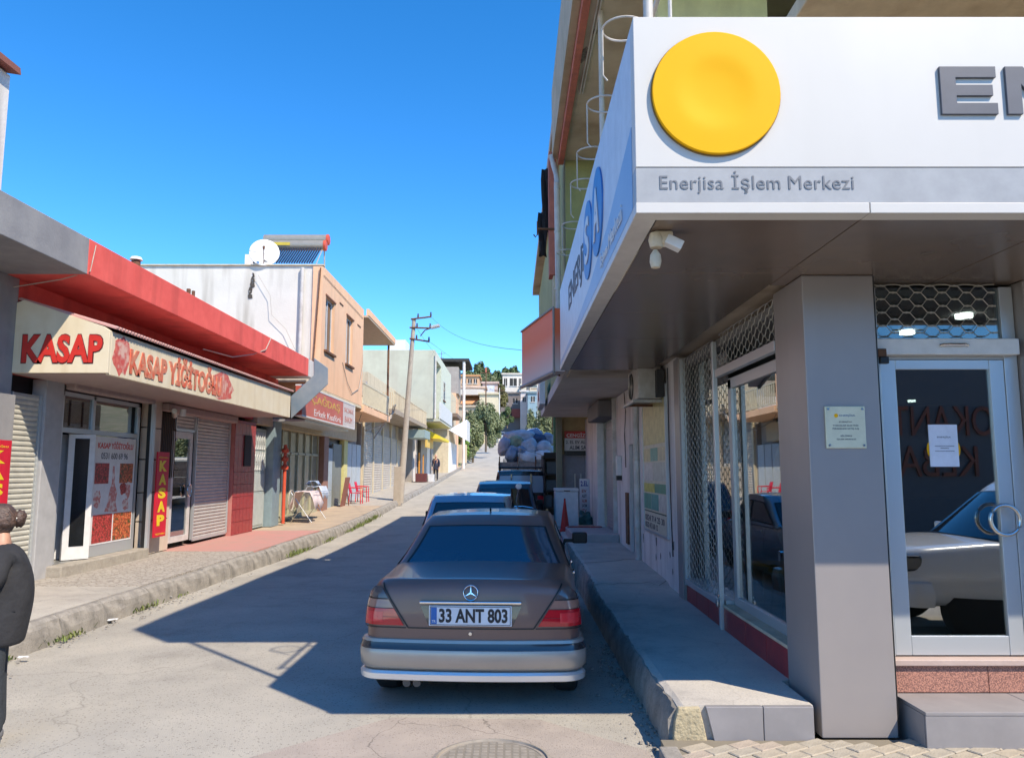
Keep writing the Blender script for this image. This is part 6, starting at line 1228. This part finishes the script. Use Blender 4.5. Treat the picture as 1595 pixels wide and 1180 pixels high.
def person(lab, x, y, z, rz, H, top, legs, hairc, mask=None, arms='folded', hair='bun', shoe=None, cat='person', bulk=1.0):
    t = thing('person', lab, cat, (x, y, z), rz=rz); k = H / 1.6; V = lambda a, b_, c: (a * k, b_ * k, c * k)
    # local: faces +y
    hipz, shz = .86, 1.33
    Lh, Rh = V(-.09, 0, .84), V(.09, 0, .84)
    if arms == 'folded':
        LA = [V(-.145, -.02, 1.27), V(-.235, .0, 1.12), V(-.235, .06, 1.06), V(-.12, .26, 1.14), V(-.04, .30, 1.20)]; RA = [V(.145, -.02, 1.27), V(.235, .0, 1.12), V(.235, .06, 1.06), V(.12, .25, 1.20), V(.06, .27, 1.33)]
    else:
        LA = [V(-.17, 0, 1.32), V(-.22, -.02, 1.08), V(-.23, .01, 1.02), V(-.23, .06, .84), V(-.22, .09, .76)]; RA = [V(.17, 0, 1.32), V(.22, -.02, 1.08), V(.23, .01, 1.02), V(.23, .06, .84), V(.22, .09, .76)]
    pel, wai, che, nk, hd = V(0, 0, .90), V(0, 0, 1.05), V(0, -.005, 1.22), V(0, -.01, 1.39), V(0, .01, 1.45)
    b = k
    body = skin('body', skinm, t, [[(pel, .12 * b), (wai, .11 * b), (che, .125 * b), (nk, .052 * b), (hd, .062 * b)], [(pel, .12 * b), (Lh, .08 * b), (V(-.09, -.02, .46), .052 * b), (V(-.09, -.05, .10), .036 * b)], [(pel, .12 * b), (Rh, .08 * b), (V(.09, -.02, .46), .052 * b), (V(.09, -.05, .10), .036 * b)],
        [(che, .125 * b), (LA[0], .05 * b), (LA[1], .042 * b), (LA[2], .04 * b), (LA[3], .028 * b), (LA[4], .026 * b)], [(che, .125 * b), (RA[0], .05 * b), (RA[1], .042 * b), (RA[2], .04 * b), (RA[3], .028 * b), (RA[4], .026 * b)]])
    # head
    bm = bmesh.new(); bmesh.ops.create_icosphere(bm, subdivisions=4, radius=1)
    for v in bm.verts:
        c = v.co; w = 1 - .22 * max(0, -c.z) ** 1.5; v.co = Vector((c.x * .073 * w, c.y * .092 * (1 - .10 * max(0, -c.z)) + (.012 if c.y > 0 and c.z < 0 else 0), c.z * .112))
        nz_ = math.exp(-((c.x / .16) ** 2 + ((c.z + .12) / .22) ** 2)) if c.y > 0 else 0; v.co.y += .022 * nz_
        ey = sum(math.exp(-(((c.x - e) / .17) ** 2 + ((c.z - .08) / .12) ** 2)) for e in (-.42, .42)) if c.y > 0 else 0; v.co.y -= .008 * ey
        v.co = (v.co + Vector((0, .02, 1.505))) * k
    me = bpy.data.meshes.new('head'); bm.to_mesh(me); bm.free(); me.polygons.foreach_set('use_smooth', [True] * len(me.polygons)); me.materials.append(skinm); ho = bpy.data.objects.new('head', me); COL.objects.link(ho); ho.parent = t
    def hp(mb, nm, m_, **kk): mb.v = [tuple(Vector(v) * k) for v in mb.v]; o = mb.build(nm, m_, None, **kk); o.parent = ho; return o
    for sx_ in (-1, 1):
        hp(MB().lathe([(0, -.008), (.012, -.006), (.016, .0), (.012, .006), (0, .008)], (sx_ * .030, .100, 1.515), 'y', 12), 'eye', M('eye', (.05, .03, .02), .3), smooth=True); hp(MB().lathe([(0, -.008), (.02, -.006), (.026, .002), (.014, .008), (0, .008)], (sx_ * .074, .012, 1.50), 'x', 12), 'ear', skinm, smooth=True)
    hp(MB().obox((0, .105, 1.455), (.022, 0, 0), (0, .006, 0), (0, 0, .005)), 'mouth', M('lips', (.40, .14, .11), .5), bevel=.003)
    bm = bmesh.new(); bmesh.ops.create_icosphere(bm, subdivisions=4, radius=1)
    for v in bm.verts:
        c = v.co.copy(); cut = c.y > .35 + .25 * (c.z) ; f = .86 if cut or (c.z < -.35 and hair != 'long') else 1.0; r_ = 1.07 + .035 * noise.noise(c * 3.5); v.co = (Vector((c.x * .079 * r_ * f, c.y * .096 * r_ * f - .004, c.z * .116 * r_ * f)) + Vector((0, .012, 1.512))) * k
    if hair == 'bun':
        m2 = bmesh.ops.create_icosphere(bm, subdivisions=3, radius=1)['verts']
        for v in m2: c = v.co.copy(); r_ = 1 + .35 * noise.noise(c * 3); v.co = (Vector((c.x * .040 * r_, c.y * .038 * r_ - .102, c.z * .058 * r_ + 1.525))) * k
    me = bpy.data.meshes.new('hair'); bm.to_mesh(me); bm.free(); me.polygons.foreach_set('use_smooth', [True] * len(me.polygons)); me.materials.append(hairc); o = bpy.data.objects.new('hair', me); COL.objects.link(o); o.parent = ho
    if hair == 'bun': hp(MB().tube([(.035 * math.cos(a), -.085 + .01 * math.sin(a * 2), 1.53 + .045 * math.sin(a)) for a in [q * PI / 6 for q in range(12)]], .006, 6, True), 'hair_clip', M('grey clip', (.12, .12, .13), .3))
    if mask:
        rows = [[((.060 * math.sin(a)) * (1 - .15 * abs(i - 3) / 3), .02 + .105 * math.cos(a) + .014 - .005 * abs(i - 3), 1.425 + i * .0125) for a in [(-1.25 + j * .25) for j in range(11)]] for i in range(7)]
        hp(MB().grid(rows), 'face_mask', mask, smooth=True).modifiers.new('t', 'SOLIDIFY').thickness = .003
    # clothes
    q = bulk * k
    skin('jersey', top, t, [[(V(0, -.01, .66), (.17 * q, .15 * q)), (V(0, -.01, .70), (.192 * q, .168 * q)), (V(0, -.03, .82), (.190 * q, .165 * q)), (V(0, -.05, 1.0), (.178 * q, .172 * q)), (V(0, -.045, 1.16), (.165 * q, .155 * q)), (V(0, -.03, 1.28), (.11 * q, .10 * q)), (V(0, -.012, 1.375), (.056 * q, .056 * q))],
        [(V(0, -.03, 1.28), (.11 * q, .10 * q)), (LA[0], .066 * q), (LA[1], .066 * q), (LA[2], .064 * q), (LA[3], .044 * q)], [(V(0, -.03, 1.28), (.11 * q, .10 * q)), (RA[0], .066 * q), (RA[1], .066 * q), (RA[2], .064 * q), (RA[3], .044 * q)]])
    skin('trousers', legs, t, [[(V(0, 0, .93), .13 * k), (V(-.09, 0, .82), .098 * k), (V(-.092, -.02, .46), .072 * k), (V(-.09, -.05, .07), .062 * k)], [(V(0, 0, .93), .13 * k), (V(.09, 0, .82), .098 * k), (V(.092, -.02, .46), .072 * k), (V(.09, -.05, .07), .062 * k)]])
    for sx_ in (-.09, .09):
        sm = skin('shoe', shoe or black, t, [[(V(sx_, -.10, .045), .045 * k), (V(sx_, -.03, .05), .05 * k), (V(sx_ * 1.1, .07, .035), (.034 * k, .045 * k)), (V(sx_ * 1.15, .15, .028), (.026 * k, .038 * k))]]); 
    # hands: palm, four fingers, thumb, curled
    for A, s_ in ((LA, -1), (RA, 1)):
        w0 = Vector(A[4]); d = (w0 - Vector(A[3])).normalized(); up_ = Vector((0, 0, 1)) if abs(d.z) < .8 else Vector((0, 1, 0)); sd_ = d.cross(up_).normalized(); nrm = sd_.cross(d).normalized(); pc = w0 + d * .045 * k
        ch_ = [[(tuple(w0), .024 * k), (tuple(pc), (.030 * k, .018 * k))]]
        for f in range(4):
            b0 = pc + sd_ * (f - 1.5) * .018 * k; L_ = (.07, .078, .072, .058)[f] * k
            ch_.append([(tuple(pc), (.030 * k, .018 * k)), (tuple(b0 + d * .03 * k), .0095 * k), (tuple(b0 + d * (.03 * k + L_ * .4) - nrm * .01 * k), .0085 * k), (tuple(b0 + d * (.03 * k + L_ * .7) - nrm * .03 * k), .0075 * k)])
        ch_.append([(tuple(pc), (.030 * k, .018 * k)), (tuple(w0 + sd_ * -s_ * .03 * k + d * .03 * k), .011 * k), (tuple(w0 + sd_ * -s_ * .042 * k + d * .06 * k - nrm * .015 * k), .009 * k)])
        skin('hand', skinm, t, ch_)
    return t
pd = person('woman with dark hair bun, black face mask and black jersey at the left edge', -3.56, 5.42, .0, R(118), 1.585, sweater, jeans, hairm, mask=M('black mask', (.015, .015, .017), .8), bulk=1.16, shoe=M('worn grey shoe', (.16, .16, .17), .7))
pf = person('distant person in dark clothes with a red scarf standing by the yellow awning', -5.15, 52.0, lz(52), R(170), 1.7, M('navy top', (.03, .035, .07), .9), M('dark skirt', (.03, .03, .04), .9), M('pale headscarf', (.55, .40, .32), .8), arms='down')
# ============================================================ trees, weeds, litter
def leafM(n_, c1, c2): return M(n_, c1, .6, col2=c2, scale=1.2, contrast=(.4, .6))
olivel = leafM('olive foliage', (.14, .17, .07), (.23, .26, .13)); brightl = leafM('bright citrus foliage', (.10, .20, .015), (.19, .30, .03)); pinel = leafM('pine foliage', (.06, .10, .035), (.11, .15, .055)); ochrel = leafM('ochre shrub foliage', (.12, .13, .04), (.2, .17, .06)); bark = M('bark', (.16, .12, .085), .95, col2=(.09, .07, .05), scale=6)
def foliage(rx, rz_, n_, size, sd, clumps=14, elong=1.0):
    q = random.Random(sd); C_ = []
    for _ in range(clumps):
        a, b_, c = q.gauss(0, 1), q.gauss(0, 1), q.gauss(0, 1); l_ = math.sqrt(a * a + b_ * b_ + c * c); r_ = q.uniform(.35, .85); C_.append((Vector((a / l_ * r_ * rx, b_ / l_ * r_ * rx, c / l_ * r_ * rz_)), q.uniform(.28, .5)))
    mb = MB()
    for i in range(n_):
        c, cr_ = C_[q.randrange(clumps)]; d = Vector((q.gauss(0, 1), q.gauss(0, 1), q.gauss(0, 1))).normalized() * (q.random() ** .4); p = c + Vector((d.x * cr_ * rx, d.y * cr_ * rx, d.z * cr_ * rz_))
        nn = (d + Vector((q.uniform(-.8, .8), q.uniform(-.8, .8), q.uniform(-.3, .9)))).normalized(); u = nn.cross(Vector((q.random(), q.random(), q.random()))).normalized(); w_ = nn.cross(u); s_ = size * q.uniform(.6, 1.3)
        mb.add([p - u * s_ * elong, p + w_ * s_ * .5, p + u * s_ * elong, p - w_ * s_ * .5], [(0, 1, 2, 3)])
    return mb
def tree(lab, x, y, z, h, rx, rz_, mat, sd, n_=3500, size=.12, group=None, nm='tree', trunk=.14, clumps=14):
    t = thing(nm, lab, 'tree', (x, y, z), group); q = random.Random(sd); cz = h - rz_
    mb = MB(); top_ = Vector((q.uniform(-.2, .2), q.uniform(-.2, .2), cz)); mb.tube([(0, 0, -.3), (q.uniform(-.1, .1), 0, cz * .5), top_, top_ + Vector((0, 0, rz_ * .5))], [trunk, trunk * .8, trunk * .6, trunk * .3], 8)
    for k in range(6): a = k * 1.05 + q.random(); e_ = top_ + Vector((math.cos(a) * rx * .6, math.sin(a) * rx * .6, rz_ * q.uniform(-.1, .6))); s0 = Vector((0, 0, cz * q.uniform(.55, .95))); mb.tube([s0, (s0 + e_) / 2 + Vector((0, 0, .1)), e_], [trunk * .45, trunk * .3, trunk * .12], 6)
    o = mb.build('trunk', bark, None, smooth=True); o.parent = t; f = foliage(rx, rz_, n_, size, sd, clumps).build('crown', mat, None, fix=False); f.parent = t; f.location = (0, 0, cz); return t
def tr_at(lab, px, py_base, py_top, Y, wpx, mat, sd, nm='tree', zb=None, **k):
    top_, w_ = W(px, py_top, Y), wpx / 1190 * Y; z0 = W(px, py_base, Y).z if zb is None else zb; h = top_.z - z0; return tree(lab, top_.x, Y, z0, h, w_ / 2, min(h * .46, h - .3), mat, sd, nm=nm, **k)
tr_at('bright yellow green citrus bush behind the low roadside wall', 719, 716, 662, 79.6, 34, brightl, 11, nm='citrus_tree', n_=7000, size=.13)
tr_at('grey green olive tree leaning over the verge right of the citrus bush', 737, 716, 640, 86, 44, olivel, 12, nm='olive_tree', n_=10000, size=.13)
tr_at('tall dark olive tree in front of the cream hillside wall', 757, 700, 618, 96, 44, olivel, 13, nm='olive_tree', n_=10000, size=.14)
tr_at('smaller olive tree nearest the uphill road on the left', 771, 690, 640, 108, 30, olivel, 14, nm='olive_tree', n_=7000, size=.14)
tr_at('olive tree overhanging the truck on the right of the street', 849, 730, 622, 44, 46, olivel, 15, nm='olive_tree', n_=10000, size=.075)
tr_at('pale olive tree behind the truck, left of the green post', 831, 720, 640, 52, 30, olivel, 16, nm='olive_tree', n_=8000, size=.08)
tr_at('loose olive tree hugging the right hand wall beyond the van', 866, 740, 640, 38, 30, olivel, 17, nm='olive_tree', n_=7000, size=.065)
q = random.Random(21)
protoP = [tree('p', 0, 0, 0, 9, 3.2, 4.2, pinel, 30 + i, n_=1600, size=.5, nm='pine_tree', group='pines on the hill crest', trunk=.25, clumps=9) for i in range(3)]
descr = ['small', 'broad', 'tall', 'ragged', 'dark', 'leaning', 'thin', 'round', 'lone', 'dense', 'flat-topped', 'pale']
pp = [(697, 585), (706, 580), (716, 577), (724, 574), (733, 576), (742, 571), (750, 565), (760, 569), (767, 575), (777, 579), (786, 576), (795, 568), (803, 571), (814, 577), (825, 580), (837, 575), (850, 580), (862, 577)]
ordn = ['first', 'second', 'third', 'fourth', 'fifth', 'sixth', 'seventh', 'eighth', 'ninth', 'tenth', 'eleventh', 'twelfth', 'thirteenth', 'fourteenth', 'fifteenth', 'sixteenth', 'seventeenth', 'eighteenth', 'nineteenth', 'twentieth', 'twenty-first', 'twenty-second', 'twenty-third', 'twenty-fourth']
for i, (x, y) in enumerate(pp):
    Y = q.uniform(330, 400); p = W(x, y, Y); t = protoP[i % 3] if i < 3 else copy_tree(protoP[i % 3]); s_ = q.uniform(1.0, 1.7); t.location = (p.x, Y, p.z - 9 * s_ * .97); t.scale = (s_, s_, s_); t.rotation_euler = (0, 0, q.uniform(0, 6)); t['label'] = descr[i % 12] + ' dark pine on the hill crest, ' + ordn[i] + ' from the left'
shp = [tree('s', 0, 0, 0, 5, 3.0, 2.4, m_, 40 + i, n_=1500, size=.4, nm='hillside_tree', group='trees on the hillside slope', trunk=.2, clumps=9) for i, m_ in enumerate((olivel, ochrel, pinel))]
ss = [(704, 592), (712, 590), (722, 586), (735, 585), (748, 592), (755, 583), (765, 585), (773, 592), (780, 600), (776, 588), (790, 582), (800, 579), (812, 586), (822, 590), (834, 588), (846, 590), (858, 592), (768, 605), (781, 612), (866, 596), (745, 578), (730, 581)]
for i, (x, y) in enumerate(ss):
    Y = q.uniform(235, 320); p = W(x, y, Y); t = shp[i % 3] if i < 3 else copy_tree(shp[i % 3]); s_ = q.uniform(.9, 1.6); t.location = (p.x, Y, p.z - 5 * s_); t.scale = (s_, s_, s_ * 1.1); t.rotation_euler = (0, 0, q.uniform(0, 6)); t['label'] = ('grey green', 'ochre', 'dark green')[i % 3] + ' tree on the upper slope below the pines, ' + ordn[i] + ' of the slope trees'
# weeds along the kerb
mb = MB(); q = random.Random(6)
for (px, py, Y, n_, s_) in ((90, 993, 8.75, 60, .13), (200, 950, 10.6, 50, .13), (258, 930, 11.7, 16, .08), (38, 1030, 7.6, 25, .1), (470, 853, 17.7, 80, .22), (485, 845, 18.6, 50, .2), (525, 826, 21.0, 50, .2), (560, 808, 25.0, 90, .28), (575, 801, 26.5, 90, .28), (590, 797, 28, 90, .26), (552, 812, 23.6, 50, .2)):
    p = W(px, py, Y)
    for _ in range(n_):
        a = q.uniform(0, 2 * PI); b0 = Vector((LK + .05 + abs(q.gauss(0, .05)), Y + q.gauss(0, s_ * 1.6), g(Y) + .005)); L_ = q.uniform(.4, 1) * s_; tip = b0 + Vector((math.cos(a) * L_ * .6, math.sin(a) * L_ * .6, L_ * .6)); w_ = Vector((-math.sin(a), math.cos(a), 0)) * .007
        mid = b0.lerp(tip, .5) + Vector((0, 0, L_ * .18)); mb.add([b0 - w_, b0 + w_, mid + w_, mid - w_, tip], [(0, 1, 2, 3), (3, 2, 4)])
mb.build('kerb_weeds', grassm, None, fix=False, kind='stuff')
for px, py, s_, lab in ((168, 968, .09, 'scrap of white litter in the gutter left of the big shadow'), (260, 932, .06, 'small white paper scrap close to the kerb weeds'), (36, 1028, .05, 'tiny white scrap in the gutter beside the pedestrian')):
    d = ray(px, py); Y = -CAM_Z / d.z * d.y; p = W(px, py, Y); o = MB().grid([[(p.x + (i - 1.5) * s_ * .8 , p.y + (j - 1) * s_ * .5, .02 + q.uniform(0, .02)) for i in range(4)] for j in range(3)]).build('paper_litter', white, None, label=lab, category='litter'); rebase(o, (p.x, p.y, .01))
# gravel crumbs by the right kerb
mb = MB()
for _ in range(260):
    y_ = q.uniform(4.2, 8.5); x_ = RKX - .02 - abs(q.gauss(0, .10)); s_ = q.uniform(.003, .011); mb.obox((x_, y_, s_ + .006), (s_, s_ * .3, 0), (-s_ * .3, s_, 0), (0, 0, s_ * .7))
for _ in range(90):
    y_ = q.uniform(6, 14); x_ = LK + .1 + abs(q.gauss(0, .15)); s_ = q.uniform(.004, .013); mb.obox((x_, y_, s_ + .0), (s_, s_ * .3, 0), (-s_ * .3, s_, 0), (0, 0, s_ * .7))
mb.build('road_grit', kerbm, None, kind='stuff')
# ============================================================ hillside houses
def hhouse(lab, x0, x1, yt, yb, Y, col, depth=9, wins=(), cat='building', roof=None, extra=None):
    a, b_ = W(x0, yt, Y), W(x1, yb, Y); t = thing('hillside_house', lab, cat, ((a.x + b_.x) / 2, Y, b_.z), 'houses on the hillside'); m_ = M('hill wall', col, .9, col2=tuple(c * .85 for c in col), scale=.4)
    box('wall', m_, a.x, b_.x, Y, Y + depth, b_.z - 6, a.z, t); box('roof_edge', roof or m_, a.x - .3, b_.x + .3, Y - .35, Y + depth, a.z + .01, a.z + .35, t)
    for (u0, u1, v0, v1) in wins:
        c, d = W(u0, v0, Y), W(u1, v1, Y); w_ = box('window', dark, c.x, d.x, Y - .02, Y + .05, d.z, c.z, t); box('frame', whitepl, (c.x + d.x) / 2 - .05, (c.x + d.x) / 2 + .05, Y - .06, Y - .021, d.z, c.z, w_); box('sill', whitepl, c.x - .1, d.x + .1, Y - .15, Y - .025, d.z - .12, d.z, w_)
    return t
terr = M('terracotta edge', (.58, .30, .14), .8)
t = hhouse('peach hillside house with a pergola terrace, highest on the left', 716, 746, 586, 604, 165, (.66, .42, .26), roof=terr, wins=((720, 726, 590, 597), (729, 735, 590, 597), (738, 743, 590, 597)))
t = hhouse('pale pink hillside house with a long white balcony wall', 717, 756, 604, 636, 150, (.62, .47, .38), wins=((722, 728, 624, 632), (734, 741, 624, 632)))
a, b_ = W(719, 599, 149), W(754, 617, 149); box('balcony_wall', M('pale balcony', (.60, .55, .50), .9), a.x, b_.x, 146, 149.9, b_.z, a.z - 1.2, t); a, b_ = W(719, 619, 148), W(757, 630, 148); MB().prism([(a.x, 150, a.z + .4), (b_.x, 150, a.z + .4), (b_.x, 145, b_.z), (a.x, 145, b_.z)], (0, 0, -.12)).build('awning', M('orange awning', (.66, .32, .14), .8), t)
t = hhouse('tan house wall behind the first olive trees', 714, 748, 634, 660, 135, (.50, .40, .30), wins=((722, 727, 640, 648),))
t = hhouse('cream gable wall beside the tall olive tree', 747, 776, 614, 660, 142, (.66, .58, .42))
t = hhouse('pink block with a blue and white sign on its front', 752, 775, 597, 614, 155, (.56, .42, .38)); a, b_ = W(757, 600, 154), W(770, 612, 154); box('sign_panel', M('blue white sign', (.45, .52, .66), .6, col2=(.7, .7, .7), scale=2), a.x, b_.x, 154.5, 154.9, b_.z, a.z, t)
t = hhouse('white house with wide dark verandas at the top of the street', 783, 813, 583, 612, 205, (.72, .66, .60), wins=((785, 790, 589, 601), (794, 805, 589, 601), (808, 812, 589, 601)))
t = hhouse('dark stone house at the head of the street', 780, 811, 613, 652, 190, (.22, .19, .18), wins=((786, 792, 620, 628), (799, 806, 620, 628), (790, 797, 636, 650)))
a, b_ = W(797, 637, 189), W(811, 650, 189); box('red_porch', M('rust red porch', (.30, .08, .06), .8), a.x, b_.x, 188, 189.9, b_.z, a.z, t)
t = hhouse('narrow white house right of the dark stone house', 811, 822, 610, 645, 180, (.68, .62, .60), wins=((814, 819, 618, 626),))
t = hhouse('blue painted house half hidden by the right hand trees', 822, 850, 612, 650, 175, (.26, .38, .46), wins=((827, 833, 617, 626), (839, 845, 617, 626)))
t = hhouse('low cream house behind the blue house', 812, 846, 600, 613, 200, (.66, .60, .48), wins=((820, 825, 603, 608),))
t = hhouse('grey house on the far right slope', 846, 880, 596, 650, 190, (.45, .42, .38), wins=((852, 858, 603, 611),))
for px, y0, y1, Y, lab, m_ in ((757, 576, 640, 100, 'dark slim pole with a red tip among the hillside houses', rust), (778, 604, 660, 120, 'pale utility pole left of the uphill road', whitepl), (837, 600, 670, 90, 'pale utility pole right of the uphill road', whitepl)):
    a, b_ = W(px, y0, Y), W(px, y1, Y); t = thing('utility_pole', lab, 'utility pole', (a.x, Y, b_.z)); MB().tube([(a.x, Y, b_.z - 4), (a.x, Y, a.z)], [.10, .06], 8).build('pole', m_, t); MB().cyl((a.x - .8, Y, a.z - .4), (a.x + .8, Y, a.z - .4), .05, 6).build('cross_arm', rust, t)
    if m_ == rust: box('red_tip', redtrim, a.x - .1, a.x + .1, Y - .1, Y + .1, a.z - .3, a.z + .3, t)
# verge, low wall and cars up the road
lw = thing('roadside_wall', 'low cream roadside wall in front of the bright citrus bush', 'wall', (-6, 79, 2)); a, b_ = W(708, 692, 79), W(727, 716, 79); box('wall', creamwall, a.x, b_.x, 79, 79.3, b_.z - .3, a.z, lw)
vg = MB()
for _ in range(3500):
    y_ = q.uniform(76, 150); x_ = -5.2 - abs(q.gauss(0, 1.0)); L_ = q.uniform(.15, .5); a_ = q.uniform(0, 6.28); b0 = Vector((x_, y_, ground_z(x_, y_) + .1)); vg.add([b0, b0 + Vector((.08 * math.cos(a_), .08 * math.sin(a_), 0)), b0 + Vector((q.uniform(-.15, .15), q.uniform(-.15, .15), L_))], [(0, 1, 2)])
vg.build('dry_verge', M('dry grass', (.36, .32, .14), .9, col2=(.2, .24, .08), scale=.8), None, fix=False, kind='stuff')
for i, (px, py, Y, m_, lab) in enumerate(((793, 668, 118, wp, 'white car driving down the top of the street'), (781, 664, 150, silver, 'distant grey car at the top of the street'))):
    p = W(px, py, Y); t = copy_tree(c5 if i == 0 else c2); t.location = (p.x, Y, g(Y + 2)); t.rotation_euler = (math.atan((g(Y + 4) - g(Y)) / 4), 0, 0); t.name = 'distant_car'; t['label'] = lab; t['category'] = 'car'
    if 'group' in t: del t['group']

tr_at('dark green bushy tree between the pink block and the white veranda house', 779, 640, 592, 158, 22, ochrel, 51, n_=6000, size=.22)
tr_at('low dark shrub tree in front of the dark stone house', 790, 664, 634, 140, 20, pinel, 52, n_=5000, size=.2)
tr_at('small round tree at the foot of the cream gable wall', 766, 672, 646, 118, 18, brightl, 53, n_=4000, size=.16)
for i, (x0, y0, x1, y1, Y, lab) in enumerate(((700, 596, 868, 612, 95, 'high thin wire spanning the far end of the street'), (757, 604, 866, 606, 98, 'thin wire from the red tipped pole towards the right'), (778, 612, 860, 618, 118, 'low thin wire from the pale pole across the uphill road'), (672, 494, 812, 545, 34, 'faint wire from the pole top towards the red and white sign'))):
    cable('overhead_wire', lab, [W(x0, y0, Y if i < 3 else 33.9), W(x1, y1, Y if i < 3 else 14)], .02 if i < 3 else .005, wire, sag=.5 if i < 3 else .3)
# clutter on the shop fronts
cable('facade_cable', 'sagging grey cables strung under the far balcony of the peach building', [(-5.85, 29.6, 4.0), (-6.2, 31, 3.85), (-6.4, 33, 3.7), (-6.6, 35.5, 4.0)], .012, wire)
cable('wall_cable', 'dark cable running down the old white wall beside the poster board', [(2.06, 10.05, 3.2), (2.065, 10.08, 2.2), (2.06, 10.02, 1.2), (2.065, 10.0, .75)], .008, wire)
cable('wall_cable', 'tangle of cables beside the air conditioner down the old white wall', [(2.05, 13.9, 3.25), (2.04, 13.7, 2.9), (2.06, 14.0, 2.5), (2.05, 13.85, 1.9)], .009, wire)
t = thing('wall_lamp', 'small white wall lamp on the old wall between the niche and the shutter', 'lamp', (2.0, 14.6, 2.0)); box('shade', white, 1.98, 2.078, 14.55, 14.68, 1.75, 2.12, t, bevel=.01); box('base', black, 1.98, 2.078, 14.55, 14.68, 1.66, 1.748, t)

ropem = M('pale rope', (.42, .38, .30), .9)
for lab, pts in (('pale rope tied across the sacks from the left stake to the right', [(-.52, 29.5, 2.05), (-.45, 29.55, 2.5), (0.0, 29.48, 2.75), (.55, 29.45, 2.6), (1.1, 29.5, 2.45), (1.55, 29.5, 2.0)]), ('second rope running up over the middle of the sack pile', [(.2, 29.42, 1.95), (.28, 29.42, 2.35), (.35, 29.6, 2.85), (.4, 30.3, 3.25)])):
    MB().tube([(a, b_, c) for a, b_, c in pts], .014, 5).build('load_rope', ropem, None, label=lab, category='rope')
